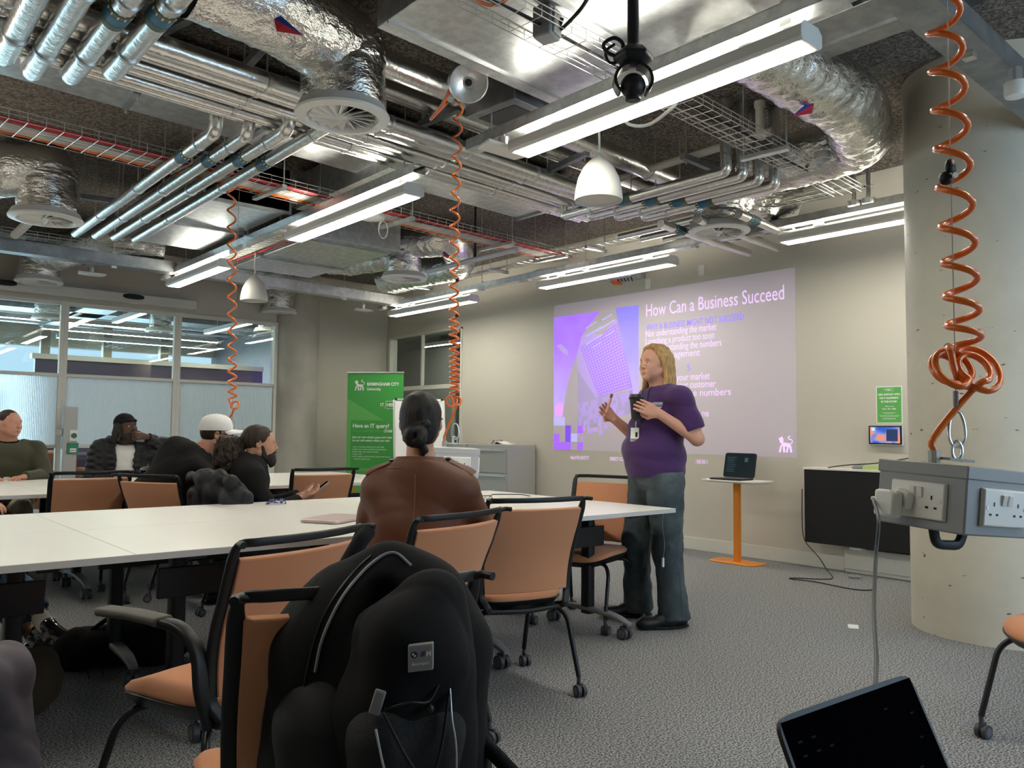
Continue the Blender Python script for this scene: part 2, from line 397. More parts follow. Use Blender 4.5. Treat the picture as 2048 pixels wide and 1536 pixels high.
# inner window in the projection wall
root = struct('window_6', MB().b2((XW-.02, WY0, WZ0), (XW+.1, WY0+.03, WZ1)).b2((XW-.02, WY1-.05, WZ0), (XW+.1, WY1, WZ1)).b2((XW-.02, WY0, WZ0), (XW+.1, WY1, WZ0+.03)).b2((XW-.02, WY0, WZ1-.02), (XW+.1, WY1, WZ1)).b2((XW, WY0, 1.80), (XW+.08, WY1, 1.86)).b2((XW+.02, 10.1, WZ0), (XW+.06, 10.14, WZ1)), 'trim')
MB().b2((XW+.05, WY0+.03, WZ0+.03), (XW+.056, WY1-.05, WZ1-.02)).obj('glass_pane', 'glass', root, smooth=0)
# room behind the inner window
b = MB(); b.b2((XW+.15, 7.8, 0), (11.5, 7.95, HC)); b.b2((11.5, 7.8, 0), (11.65, 16, HC)); b.b2((XW+.15, 16, 0), (11.65, 16.15, HC)); struct('wall_side_room', b, 'lt_grey')
b = MB(); b.b2((XW+.15, 7.8, -.1), (11.65, 16.15, 0)); struct('floor_side_room', b, 'carpet')
b = MB(); b.b2((XW+.15, 7.8, HC), (11.65, 16.15, HC+.12)); struct('ceiling_side_room', b, 'ceiling')
b = MB(); b.b2((8.6, 11.6, .0), (8.66, 15.5, 2.7)); struct('wall_inner_partition', b, 'lt_grey')
# corridor beyond the glazed wall, daylight windows at its far side
YC = 18.4
b = MB(); b.b2((-9, YG, -.1), (XW, YC+.3, 0)); struct('floor_corridor', b, 'carpet')
b = MB(); b.b2((-9, YG+.2, HC+.1), (XW, YC+.3, HC+.2)); struct('ceiling_corridor', b, 'galv_dark')
b = MB(); b.b2((-9, YC, 0), (-8.6, YC+.2, HC+.2)); b.b2((-8.6, YC, 2.80), (XW, YC+.2, HC+.2)); b.b2((-8.6, YC, 0), (XW, YC+.2, .35)); struct('wall_corridor_far', b, 'wall')
b = MB(); b.b2((XW, YG+.2, 0), (XW+.15, YC+.2, HC+.2)); struct('wall_corridor_right', b, 'grey_pl')
b = MB(); b.b2((-9.1, YG, 0), (-9, YC+.2, HC+.2)); struct('wall_corridor_left', b, 'wall')
M['post'] = mat('tan_post', (.35, .31, .22), .6)
for i in range(9):
    x = -3.4+i*1.12
    tag(MB().b2((x, YC-.5, 0), (x+.16, YC-.34, HC)).obj('window_post', 'post'), 'tan vertical post in front of the far daylight windows', 'post', 'tan posts beyond the glass partition')
b = MB(); b.b2((2.6, 14.4, .0), (6.3, 14.5, 2.25)); tag(b.obj('screen_partition', mat('dark_purple_panel', (.045, .03, .07), .3)), 'dark purple free-standing panel beyond the glass partition', 'partition')
b = MB(); b.b2((2.55, 14.36, 2.25), (6.3, 14.54, 2.33)); b.obj('top_rail', 'cream_pl', bpy.data.objects['screen_partition'])
# ------------------------------------------------------------------ ceiling services
SKEW = .0796
def sk(x, y0): return y0+SKEW*x
ORD = ['first', 'second', 'third', 'fourth', 'fifth', 'sixth', 'seventh', 'eighth', 'ninth', 'tenth', 'eleventh', 'twelfth']
# ---- linear luminaires
def luminaire(label, x, y0, y1, group, z=2.75, end='plain'):
    t = thing('linear_light', label, 'ceiling light', (x, (y0+y1)/2, z), 0, group); L = y1-y0; w = .165
    prof = [(-w/2, .012), (-w/2+.012, 0), (w/2-.012, 0), (w/2, .012), (w/2, .06), (w/2-.03, .085), (-w/2+.03, .085), (-w/2, .06)]
    b = MB(); b.sweep([(0, -L/2, 0), (0, L/2, 0)], prof); b.obj('housing', 'white_pl', t, bevel=.002)
    b = MB(); b.b2((-w/2+.024, -L/2+.02, -.002), (w/2-.024, L/2-.02, .004)); b.obj('diffuser', 'lamp', t, smooth=0)
    b = MB(); b.b2((-w/2+.04, -L/2+.03, .083), (w/2-.04, L/2-.03, .088)); b.obj('upward_diffuser', 'uplight', t, smooth=0)
    b = MB()
    for s in (-1, 1): b.b2((-.03, s*L*.33-.03, .08), (.03, s*L*.33+.03, .14))
    b.each('bracket', 'white_pl', t)
    b = MB(); b.tube(smooth_path([(0, L/2-.12, .085), (0, L/2-.02, .20), (.0, L/2+.12, .21), (0, L/2+.2, .15)]), .008, 6); b.obj('flex', 'cable_white', t)
    b = MB(); b.box((0, L/2+.27, .145), (.075, .16, .06)); b.obj('connector', 'cream_pl', t, bevel=.02)
    return t
LX = [2.98, 6.0]
lum = [('long linear ceiling light nearest the camera over the standing woman', 2.98, 1.63, 3.42, 'near'),
       ('linear ceiling light in the middle of the room left of the orange cable', 2.98, 4.48, 6.27, 'near'),
       ('linear ceiling light above the hanging left orange cable nearest the partition', 2.98, 7.75, 9.25, 'near'),
       ('linear ceiling light by the far corner over the inner window', 6.0, 7.68, 9.5, 'wall'),
       ('linear ceiling light above the projected slide', 6.0, 4.68, 6.48, 'wall'),
       ('linear ceiling light above the touch panel and black wall panel', 6.0, 1.7, 3.56, 'wall')]
for l, x, a, c_, g in lum: luminaire(l, x, a, c_, 'linear lights in the '+g+' row')
for i, (x, y) in enumerate([(-.1, 1.63), (-.1, 4.48), (-.1, 7.4), (6.0, -1.3), (2.98, -1.3)]):
    luminaire('linear ceiling light in the part of the room behind the viewer', x, y, y+1.8, 'linear lights outside the view')
# ---- lighting trunking
def channel(name, label, a, c, w, h, m='galv', flip=False, group=None, cat='trunking', rods=()):
    t = thing(name, label, cat, (0, 0, 0), 0, group)
    b = MB(); e = .004
    for off, d in (((0, 0), (w, e)), ((-w/2+e/2, h/2), (e, h)), ((w/2-e/2, h/2), (e, h)), ((-w/2+.012, h), (.024, e)), ((w/2-.012, h), (.024, e))):
        b.sweep([a, c], [(off[0]+p[0]*d[0]/2, off[1]+p[1]*d[1]/2) for p in ((-1, -1), (1, -1), (1, 1), (-1, 1))])
    b.obj('channel', m, t, smooth=0)
    if rods:
        a_, c_ = Vector(a), Vector(c)
        for r in rods:
            b = MB(); p = a_.lerp(c_, r); b.cyl(p, (p.x, p.y, HC+.01), .005, 6); b.box((p.x, p.y, p.z+h*.5), (.05, .05, h+.05)); b.obj('hanger', 'steel_wire', t)
    return t
channel('lighting_trunking', 'steel trunking above the middle and left linear lights', (2.98, 9.1, 2.885), (2.98, 4.42, 2.885), .10, .06, 'galv', cat='trunking', rods=(.05, .4, .7, .96))
channel('lighting_trunking', 'steel trunking above the long near linear light', (2.98, 3.85, 2.885), (2.98, -2.2, 2.885), .10, .06, 'galv', cat='trunking', rods=(.03, .35, .7))
channel('lighting_trunking', 'steel trunking above the linear lights along the projection wall', (6.0, 9.25, 2.885), (6.0, -2.2, 2.885), .10, .06, 'galv', rods=(.02, .15, .3, .42, .6, .8))
channel('cable_trunking', 'grey steel trunking crossing above the glass partition', (-3.2, 9.15, 2.88), (2.95, 9.15, 2.88), .16, .12, 'galv_dark', rods=(.3, .6, .9))
channel('cable_trunking', 'bright steel trunking from the hanging white speaker to the corner', (2.98, 9.15, 2.88), (6.05, 9.35, 2.88), .14, .12, 'galv', rods=(.35, .7))
channel('cable_trunking', 'wide dark steel channel at the upper right corner crossing the column', (3.02, 1.36, 2.92), (6.0, 1.42, 2.92), .17, .10, 'galv_dark', rods=(.3, .62))
# ---- round foil ducts
def foil_duct(t, path, r, name='duct', scales=None, amp=.012, seed=0, cap=True):
    path = [Vector(p) for p in path]; out = []
    for i in range(len(path)-1):
        n = max(1, int((path[i+1]-path[i]).length/.025))
        out += [path[i].lerp(path[i+1], k/n) for k in range(n)]
    out.append(path[-1])
    for _ in range(3): out = [out[0]]+[(out[i-1]+out[i]*2+out[i+1])/4 for i in range(1, len(out)-1)]+[out[-1]]
    n = 44; b = MB(); sc = None
    if scales: sc = [scales[0]+(scales[1]-scales[0])*i/(len(out)-1) for i in range(len(out))]
    b.tube(out, r, n, scales=sc, caps=cap); rnd = random.Random(seed); ph = [rnd.uniform(0, 6.28) for _ in range(8)]
    k = 0
    for i, c in enumerate(out):
        for j in range(n):
            v = Vector(b.v[k]); a = j/n*2*math.pi; u = i*.025
            w = math.sin(u*23+ph[0]+2*math.sin(a+ph[1]))*.4+math.sin(u*61+a*3+ph[2])*.35+math.sin(a*7+u*17+ph[3])*.3+math.sin(u*110+ph[4]+math.sin(a*4))*.3+rnd.uniform(-.5, .5)
            b.v[k] = tuple(v+unit(v-c)*amp*w*.6); k += 1
    return b.obj(name, 'foil', t, smooth=60)
def diffuser(t, c, R=.25):
    z = c[2]
    b = MB(); b.lathe([(R, 0), (R*.985, -.012), (R*.78, -.022), (R*.72, .004), (R*.70, .05), (R*.9, .05), (R*.98, .006), (R, 0)], c, 48, cap=False)
    d = b.obj('diffuser', 'white_pl', t, smooth=35)
    b = MB()
    for k in range(16):
        a = 2*math.pi*k/16; p = Matrix.Translation(c) @ Matrix.Rotation(a, 4, 'Z') @ Matrix.Rotation(math.radians(38), 4, 'X')
        b.box((R*.40, 0, .004), (R*.58, .055, .003), mtx=p)
    b.lathe([(.045, -.008), (.05, .0), (.05, .01)], c, 20); b.obj('swirl_vanes', 'white_pl', d, smooth=0)
    b = MB(); b.lathe([(R*.72, .055), (R*.72, .06)], c, 32); b.obj('dark_back_plate', 'black', d)
def flag(t, p, x, y, s=.11):
    m = frame(p, x, -Vector(y)); b = MB(); b.prism([(0, 0), (s*.1, -s*.45), (s*1.1, -s*.62)], m, .002); b.obj('flow_arrow', 'flag_red', t, smooth=0)
    b = MB(); b.prism([(0, 0), (s*1.1, -s*.62), (s*.25, s*.12)], m, .0022); b.obj('flow_arrow', 'flag_blue', t, smooth=0)
def vent(label, px, py, route, r=.19, R=.25, z=2.85, seed=1, neck=.30, flare=(.95, 1.07)):
    c = PZ(px, py, z); t = thing('ventilation_duct', label, 'air duct')
    pts = [Vector(p) for p in route]+[(c.x, c.y, z+neck+.03), (c.x, c.y, z+.03)]
    foil_duct(t, fillet(pts, .22, 8), r, seed=seed, scales=flare, cap=False); diffuser(t, c, R); return t
c1 = PZ(685, 232, 2.85)
t = vent('crumpled foil duct with round white swirl diffuser, largest one at top centre', 685, 232, [PZ(380, -60, 3.2), PZ(520, -5, 3.2), (c1.x+.02, c1.y+.02, 3.22)], .225, seed=3, flare=(.92, 1.0))
flag(t, PZ(548, 38, 3.00), RT, -UP, .12)
c2 = PZ(92, 437, 2.85)
vent('crumpled foil duct with round white swirl diffuser at the left edge below the red cables', 92, 437, [PZ(-150, 395, 3.18), PZ(0, 340, 3.2), (c2.x, c2.y, 3.25)], .20, seed=5, R=.27)
c3 = PZ(808, 557, 2.85)
t = vent('foil duct bent like a hook with round diffuser right of the middle light', 808, 557, [PZ(770, 560, 3.12), PZ(925, 530, 3.12), PZ(905, 478, 3.22), (c3.x, c3.y, 3.25)], .17, seed=7)
foil_duct(t, [PZ(640, 520, 3.2), PZ(700, 525, 3.12), (c3.x, c3.y, 3.12)], .15, 'branch_duct', seed=9)
flag(t, PZ(885, 505, 3.0), RT, -UP, .09)
c4 = PZ(1438, 462, 2.85)
vent('short foil duct with round swirl diffuser above the slide title', 1438, 462, [(c4.x+.55, c4.y-.35, 3.15), (c4.x+.2, c4.y-.1, 3.15), (c4.x, c4.y, 3.12)], .19, seed=11, neck=.16)
c5 = PZ(78, 563, 2.85)
vent('foil duct neck with round diffuser above the sliding door operator', 78, 563, [PZ(330, 500, 3.15), PZ(215, 480, 3.2), (c5.x+.3, c5.y-.6, 3.2), (c5.x, c5.y, 3.15)], .2, seed=13)
c6 = PZ(558, 625, 2.85)
vent('foil duct with round diffuser beside the far concrete column', 558, 625, [PZ(470, 535, 3.2), PZ(530, 525, 3.2), (c6.x, c6.y-.2, 3.25)], .2, seed=15)
t = thing('ventilation_duct', 'wide foil duct elbow with small red and blue flag at upper right', 'air duct')
foil_duct(t, fillet([PZ(1440, 40, 3.12), PZ(1710, 215, 3.12), PZ(1725, 285, 3.12), PZ(1500, 345, 3.12)], .16, 8), .19, seed=17, amp=.014)
flag(t, PZ(1628, 208, 2.94), -RT, -UP, .11)
for i, (px, py) in enumerate([(1575, 335), (1645, 320)]):
    c = PZ(px, py, 2.98); b = MB(); b.lathe([(.05, 0), (.055, .0), (.05, .05)], c, 20, cap=False); b.obj('test_point', 'white_pl', t)
# ---- rectangular galvanised ducts
def duct_box(name, label, x0, x1, y0, y1, z0, z1, m='galv', seams=(), flange=.0, cat='air duct'):
    t = thing(name, label, cat)
    P = lambda x, y, z: Vector((x, sk(x, y), z))
    b = MB(); b.hexa([P(x0, y0, z0), P(x1, y0, z0), P(x1, y1, z0), P(x0, y1, z0), P(x0, y0, z1), P(x1, y0, z1), P(x1, y1, z1), P(x0, y1, z1)])
    b.obj('duct_body', m, t, bevel=.003, smooth=0)
    b = MB()
    for s in seams:
        k = .018; e = .02
        b.hexa([P(s-e, y0-k, z0-k), P(s+e, y0-k, z0-k), P(s+e, y1+k, z0-k), P(s-e, y1+k, z0-k), P(s-e, y0-k, z1), P(s+e, y0-k, z1), P(s+e, y1+k, z1), P(s-e, y1+k, z1)])
    if seams: b.each('flange', 'galv_dark', t, smooth=0)
    return t
t = duct_box('ventilation_unit', 'broad galvanised rectangular duct under the ceiling at top centre', 1.94, 3.42, 1.4, 3.10, 3.08, 3.40)
b = MB()
for y in (3.0, 2.32): b.hexa([Vector((x, sk(x, yy), z)) for z in (3.068, 3.08) for x, yy in ((1.94, y), (3.42, y), (3.42, y+.012), (1.94, y+.012))])
b.each('seam', 'silver', t, smooth=0)
duct_box('rectangular_duct', 'dark galvanised duct beyond the near light at top right', 3.46, 3.85, .4, 1.72, 3.1, 3.42, 'galv_dark', (3.7,))
duct_box('rectangular_duct', 'long flat galvanised duct running above the foil pipe bundle', -3.1, 5.0, 4.62, 5.32, 3.2, 3.43, 'galv', (.5, 2.2, 4.98))
def duct_y(label, x0, x1, y0, y1, z0, z1, m='galv', seams=()):
    t = thing('rectangular_duct', label, 'air duct'); MB().b2((x0, y0, z0), (x1, y1, z1)).obj('duct_body', m, t, bevel=.003, smooth=0)
    if seams:
        b = MB()
        for s in seams: b.b2((x0-.02, s-.02, z0-.02), (x1+.02, s+.02, z1))
        b.each('flange', 'galv_dark', t, smooth=0)
    return t
duct_y('galvanised duct with bright underside between the two left linear lights', 2.25, 2.95, 6.3, 8.3, 3.0, 3.35, 'galv', (6.32, 7.3))
duct_y('galvanised duct crossing behind the middle linear light', 3.15, 3.6, 4.9, 6.6, 3.12, 3.42, 'galv', (5.0,))
duct_y('low pale duct between the hanging speaker and the hooked foil duct', 3.55, 4.5, 7.0, 9.0, 3.02, 3.3, 'galv', (7.1, 8.2))
t = thing('fan_coil_unit', 'dark steel fan unit with white label beside the cable reel', 'fan unit')
p = PZ(1028, 228, 3.1)
b = MB(); b.box((p.x, p.y, 3.24), (.42, .42, .34), rot=(0, 0, SKEW)); b.obj('casing', 'galv_dark', t, bevel=.006)
b = MB(); b.box((p.x, p.y, 3.075), (.30, .30, .015), rot=(0, 0, SKEW)); b.obj('bottom_flange', 'black_metal', t)
q = PZ(1025, 195, 3.066); b = MB(); b.box((p.x+.05, p.y-.213, 3.33), (.14, .006, .05), rot=(0, 0, SKEW)); b.obj('label_plate', 'white_pl', t)
# ---- foil wrapped pipes
def pipe(name, label, pts, r, group=None, bands=(), rods=(), m='foil_pipe', clips=(), fil=.06):
    """bands, rods, clips: distances 0..1 along the straight from first to second given point pair index (i, s)"""
    t = thing(name, label, 'pipe', (0, 0, 0), 0, group); P = [Vector(p) for p in pts]
    b = MB(); b.tube(fillet(P, fil, 4) if len(P) > 2 else P, r, 14); b.obj('pipe_run', m, t, smooth=50)
    for i, s in bands:
        a, d = P[i].lerp(P[i+1], s), unit(P[i+1]-P[i])
        b = MB(); b.cyl(a-d*.075, a+d*.075, r*1.05, 16); b.i = 1; b.cyl(a-d*.04, a+d*.015, r*1.07, 16); b.cyl(a+d*.03, a+d*.045, r*1.07, 16)
        b.i = 2
        o = d.orthogonal().normalized()
        for k in range(12):
            w = Matrix.Rotation(k*math.pi/6, 3, d) @ o; b.box((0, 0, 0), (.006, .022, .002), mtx=frame(a-d*.058+w*r*1.08, d.cross(w), d))
        b.obj('flow_band', ['olive_band', 'blue_band', 'ink_white'], t)
    b = MB()
    for i, s in clips:
        a, d = P[i].lerp(P[i+1], s), unit(P[i+1]-P[i]); b.cyl(a-d*.012, a+d*.012, r*1.12, 14)
    if clips: b.each('pipe_clip', 'silver', t)
    b = MB()
    for i, s in rods:
        a = P[i].lerp(P[i+1], s); b.cyl(a, (a.x, a.y, HC+.01), .005, 6)
    if rods: b.each('hanger_rod', 'steel_wire', t)
    return t
bundle = [(4.00, 3.06, .052), (4.14, 3.07, .045), (4.27, 3.05, .036), (4.37, 3.06, .03), (4.47, 3.05, .036), (4.57, 3.06, .03)]
for i, (y0, z, r) in enumerate(bundle):
    xe = 5.05
    pipe('insulated_pipe', 'foil wrapped pipe running left to right, %s from the near side of the bundle' % ORD[i], [(-3.1, sk(-3.1, y0), z), (xe, sk(xe, y0), z)], r,
         'foil pipe bundle crossing under the ceiling', rods=[(0, .35), (0, .6), (0, .85)] if i in (0, 5) else (), clips=[(0, k) for k in (.45, .6, .7, .78, .86, .95)])
pipe('insulated_pipe', 'thick foil wrapped pipe high behind the cable reel', [(-1.5, sk(-1.5, 3.62), 3.22), (6.4, sk(6.4, 3.62), 3.22)], .075, clips=[(0, .3), (0, .55), (0, .8)])
pipe('insulated_pipe', 'foil wrapped pipe high behind the hanging white speaker', [(2.2, sk(2.2, 4.05), 3.3), (6.4, sk(6.4, 4.05), 3.3)], .06, clips=[(0, .3), (0, .6)])
def strut(label, a, c, drop=0, s=.041):
    t = thing('pipe_support', label, 'support bracket', (0, 0, 0), 0, 'steel pipe supports'); a = Vector(a); c = Vector(c)
    b = MB(); b.sweep([a, c], [(-s/2, -s/2), (s/2, -s/2), (s/2, s/2), (-s/2, s/2)]); b.obj('strut_rail', 'galv_dark', t, smooth=0)
    b = MB()
    for k in (.06, .94): p = a.lerp(c, k); b.cyl((p.x, p.y, p.z-.05), (p.x, p.y, HC+.01), .006, 6)
    b.each('threaded_rod', 'steel_wire', t); return t
strut('dark strut between the big foil duct and the pipe bundle', PZ(545, 75, 3.25), PZ(485, 140, 3.25))
strut('dark strut at top left above the pipe bundle', PZ(455, -5, 3.2), PZ(300, 75, 3.2))
strut('small strut under the flat duct at left of the pipe bundle', PZ(275, 180, 3.12), PZ(250, 212, 3.12))
strut('strut behind the hanging white speaker', PZ(1175, 305, 3.15), PZ(1090, 345, 3.15))
strut('strut left of the vertical pipes', PZ(1365, 312, 3.15), PZ(1480, 360, 3.15))
strut('strut over the left pipes beside the foil duct', PZ(160, 392, 3.1), PZ(250, 405, 3.1))
strut('strut behind the orange cable reel', PZ(920, 215, 3.2), PZ(840, 250, 3.2))
# four branch pipes at left
for i, x in enumerate([1.77, 1.93, 2.08, 2.25]):
    z = 2.97; y1 = 8.25-.05*i; top = [(4.72, 3.07), (4.62, 3.06), (4.38, 3.06), (4.18, 3.06)][i]
    yb = top[0]+.10; r = .041
    pipe('branch_pipe', 'foil wrapped branch pipe with blue band, %s from the left of four' % ORD[i],
         [(x, yb, 3.10), (x, yb, z-.0), (x+.0, y1, z)] if i < 3 else [(x, yb-.1, z+.02), (x, y1, z)], r, 'four branch pipes running to the partition',
         bands=[((1, .16+.015*i) if i < 3 else (0, .26))], clips=[((1, k) if i < 3 else (0, k)) for k in (.08, .45, .75)], rods=[((1, k) if i < 3 else (0, k)) for k in (.45, .8)])
# four big pipes at top left
for i, (a, c_) in enumerate([((85, -20), (5, 110)), ((175, -30), (62, 140)), ((262, -30), (140, 148)), ((350, -30), (222, 140))]):
    A = PZ(*a, 3.0); C_ = PZ(*c_, 3.0)
    x = C_.x
    pipe('branch_pipe', 'stout foil wrapped pipe at top left with %s, %s from the left' % ('brass valve' if i < 2 else 'blue band', ORD[i]),
         [(x, 2.3, 2.98), (x, C_.y, 2.98), (x, C_.y, 3.12)], .052, 'four stout pipes at top left', bands=[(0, .62+.0*i)] if i > 1 else (), clips=[(0, .55), (0, .85)])
    if i < 2:
        p = (x, 3.2, 2.93); b = MB(); b.box(p, (.03, .035, .03)); b.box((x, 3.2, 2.915), (.10, .02, .008), rot=(0, 0, .5)); b.cyl((x, 3.2, 2.93), (x, 3.2, 2.96), .014, 10)
        o = b.obj('valve', 'brass', bpy.data.objects[[k.name for k in COL.objects if k.name.startswith('branch_pipe')][-1]])
# right hand cluster
for i in range(4):
    x = 4.62+.135*i; y0 = 4.72-.17*i; z = 2.96-.012*i; yn = 3.16-.04*i
    pipe('branch_pipe', 'foil wrapped pipe with blue band above the slide, %s from the left of four' % ORD[i],
         [(x, y0, 3.08), (x, y0, z), (x, yn, z), (x, yn, 3.46)], .040, 'four banded pipes in front of the projection wall', bands=[(1, .42+.03*i)], clips=[(2, .6), (1, .2)], rods=[(1, .3)], fil=.03)
for i, (px, py) in enumerate([(1445, 265), (1465, 272), (1482, 290), (1503, 300)]):
    p = PZ(px, py, 3.38); 
for i in range(3):
    y = 4.15-.30*i
    pipe('branch_pipe', 'foil wrapped pipe running into the projection wall, %s from the left' % ORD[i], [(5.15+.1*i, y, 2.88), (XW-.3, y+.12, 2.88)], .036, 'pipes entering the projection wall', bands=[(0, .18)], m='foil_pipe')
for i in range(5):
    x = 5.55+.2*i
    pipe('small_pipe', 'short foil pipe beside the round diffuser above the slide, %s of five' % ORD[i], [(x, 4.95-.1*i, 2.98), (x, 3.75-.06*i, 2.98)], .028, 'short pipes by the projection wall')
# cream waste pipe
pipe('waste_pipe', 'cream plastic waste pipe rising behind the near linear light', [PZ(1205, 368, 3.2), PZ(1545, 262, 3.2), ], .028, m='cream_pl')
p = PZ(1520, 262, 3.2); b = MB(); b.cyl(p, (p.x, p.y, 3.4), .03, 14); b.cyl((p.x, p.y, 3.36), (p.x, p.y, 3.4), .037, 14); tag(b.obj('vent_pipe', 'cream_pl'), 'short upright cream pipe end above the waste pipe', 'pipe')
pipe('waste_pipe', 'cream pipe end low behind the left foil duct', [PZ(30, 470, 3.0), PZ(62, 440, 3.05)], .04, m='cream_pl')
# drop pipes ending in steel boxes on the trunking by the column
for i, (px, py) in enumerate([(1708, 405), (1737, 400)]):
    p = PZ(px, py, 2.95); t = thing('conduit_drop', 'steel conduit dropping to the trunking beside the column, %s from the left' % ORD[i], 'conduit', (0, 0, 0), 0, 'conduits by the column')
    b = MB(); b.cyl((p.x, p.y, 2.95), (p.x, p.y, HC+.01), .016, 12); b.obj('conduit', 'silver', t); b = MB(); b.lathe([(.045, 0), (.05, .01), (.05, .04), (.02, .05)], (p.x, p.y, 2.92), 20); b.obj('conduit_box', 'galv', t)
# ---- wire baskets and cables
def basket(label, a, c, w=.2, h=.055, step=.1, rods=(), brk=()):
    t = thing('wire_basket_tray', label, 'cable tray'); a = Vector(a); c = Vector(c); d = unit(c-a); s = Vector((d.y, -d.x, 0)); L = (c-a).length; b = MB(); r = .0024; up = Vector((0, 0, 1))
    for k in range(4): o = s*(w*(k/3-.5)); b.tube([a+o, c+o], r, 4)
    for k in (-.5, .5):
        b.tube([a+s*w*k+up*h, c+s*w*k+up*h], r*1.3, 4); b.tube([a+s*w*k+up*h*.5, c+s*w*k+up*h*.5], r, 4)
    n = int(L/step)
    for k in range(n+1):
        p = a+d*(k*step); b.tube([p-s*w/2+up*h, p-s*w/2, p+s*w/2, p+s*w/2+up*h], r, 4)
    b.obj('wire_mesh', 'steel_wire', t, smooth=0)
    for k in rods:
        b = MB(); p = a+d*(L*k); b.sweep([p-s*(w/2+.06)-up*.02, p+s*(w/2+.06)-up*.02], rrect(.04, .03, .003, 1))
        for q in (-1, 1): b.cyl(p+s*q*(w/2+.045)-up*.03, (p+s*q*(w/2+.045)).xy.to_3d()+up*(HC+.01), .005, 6)
        b.obj('tray_hanger', 'galv', t, smooth=0)
    return t
def cable(label, pts, r, m, group=None, name='cable', n=8):
    b = MB(); b.tube(pts, r, n); return tag(b.obj(name, m, smooth=60), label, 'cable', group)
zb = 2.97
basket('wire basket tray at top centre passing behind the black camera pole', (1.2, sk(1.2, 2.42), zb), (5.75, sk(5.75, 2.42), zb), .2, rods=(.45, .72))
cable('black cable lying in the top centre wire basket', smooth_path([(1.3+.5*k, sk(1.3+.5*k, 2.40+.02*math.sin(k*2)), zb+.012) for k in range(9)]), .008, 'black')
TY = 5.62
basket('wire basket tray with red and orange cables crossing the whole ceiling', (-2.6, sk(-2.6, TY), 3.0), (6.0, sk(6.0, TY), 3.0), .34, .06, rods=(.38, .6, .74, .88, .97))
def run(y, z, amp=.004, x0=-2.6, x1=5.95):
    return [(x0+(x1-x0)*k/30, sk(x0+(x1-x0)*k/30, TY+y)+random.uniform(-amp, amp), z+random.uniform(-.002, .004)) for k in range(31)]
for i in range(3): cable('red cable in the long basket tray', run(-.135+.02*i, 3.014), .009, 'red', 'red cables in the long basket tray')
for i in range(4): cable('orange cable in the long basket tray', run(.145-.021*i, 3.014), .009, 'orange', 'orange cables in the long basket tray')
for i in range(7): cable('white cable in the long basket tray', run(-.04+.022*i, 3.012, .006), .006, 'cable_white', 'white cables in the long basket tray')
basket('wire basket tray with white and red cables beside the near trunking', (3.32, 6.2, 3.0), (3.32, 9.0, 3.0), .26, .05, rods=(.25,))
def runy(x, z, y0=6.2, y1=9.0, amp=.004): return [(x+random.uniform(-amp, amp), y0+(y1-y0)*k/12, z+random.uniform(-.002, .004)) for k in range(13)]
for i in range(6): cable('white cable in the short basket tray', runy(3.24+.026*i, 3.012), .007, 'cable_white', 'white cables in the short basket tray')
for i in range(2): cable('red cable at the edge of the short basket tray', runy(3.425+.012*i, 3.012), .008, 'red', 'red cables in the short basket tray')
cable('orange cable in the short basket tray', runy(3.21, 3.014), .009, 'orange')
basket('wire basket tray along the projection wall above the trunking', (5.82, 9.3, 3.02), (5.82, 2.75, 3.02), .16, .055, rods=(.12, .35, .58, .8))
for i in range(3): cable('thin white cable in the wall basket tray', runy(5.79+.025*i, 3.03, 2.8, 9.2), .005, 'cable_white', 'cables in the wall basket tray')
cable('black cable along the wall basket tray near the column', runy(5.86, 3.035, 2.8, 4.6), .009, 'black')
basket('wire basket tray above the trunking over the glass partition', (-3.1, 9.1, 3.04), (2.85, 9.1, 3.04), .16, .055)
basket('wire basket tray above the bright trunking near the far corner', (3.6, 9.2, 3.04), (5.85, 9.38, 3.04), .16, .055)
# ---- white pendant loudspeakers
M['bell'] = mat('bell_plastic', (.56, .545, .51), .5)
def pendant(label, px, py, z, s, top=HC):
    p = PZ(px, py, z); t = thing('pendant_speaker', label, 'speaker', (p.x, p.y, z), 0, 'white hanging speakers')
    b = MB(); b.lathe([(0.001, .02), (.125, .02), (.135, .0), (.138, .012), (.133, .06), (.118, .13), (.09, .19), (.06, .225), (.035, .245), (.02, .26), (.012, .28)], (0, 0, 0), 40); b.obj('bell_housing', 'bell', t)
    b = MB(); b.lathe([(.001, .012), (.122, .012), (.124, .018)], (0, 0, 0), 40); b.obj('grille', 'cream_pl', t)
    b = MB(); b.tube(smooth_path([(0, 0, .27), (.005, 0, .35), (-.004, .003, (top-z)*.7), (0, 0, top-z)]), .006, 8); b.obj('hanging_cable', 'cable_white', t)
    return t
pendant('white bell shaped speaker hanging below the near linear light', 1197, 402, 2.50, 1)
pendant('white bell shaped speaker hanging near the far concrete column', 508, 602, 2.50, 1, 3.0)
# ---- black pan and tilt camera on a pole
p = PZ(1266, 183, 2.52)
t = thing('ceiling_camera', 'black round camera hanging on a black pole from the ceiling', 'camera', (p.x, p.y, 2.52), -YAW)
b = MB(); b.cyl((0, 0, .17), (0, 0, HC-2.52+.01), .023, 24); b.obj('pole', 'black', t)
b = MB(); b.lathe([(.001, .10), (.05, .105), (.078, .125), (.082, .14), (.06, .165), (.03, .18), (.026, .19)], (0, 0, 0), 6); b.obj('mount_plate', 'black', t, bevel=.004)
b = MB()
for s in (-1, 1):
    b.grid(lambda u, v: (s*(.078*math.sin(.25+2.1*u)), -.03+.06*v, .04+.072*math.cos(.25+2.1*u)-.0), 12, 4, .012*s)
b.each('yoke_arm', 'black', t)
b = MB(); b.ball((0, 0, 0.02), .050, 28, (1, 1, 1)); b.cyl((0, 0, .0), (0, 0, -.034), .030, 24); b.obj('camera_head', 'black', t)
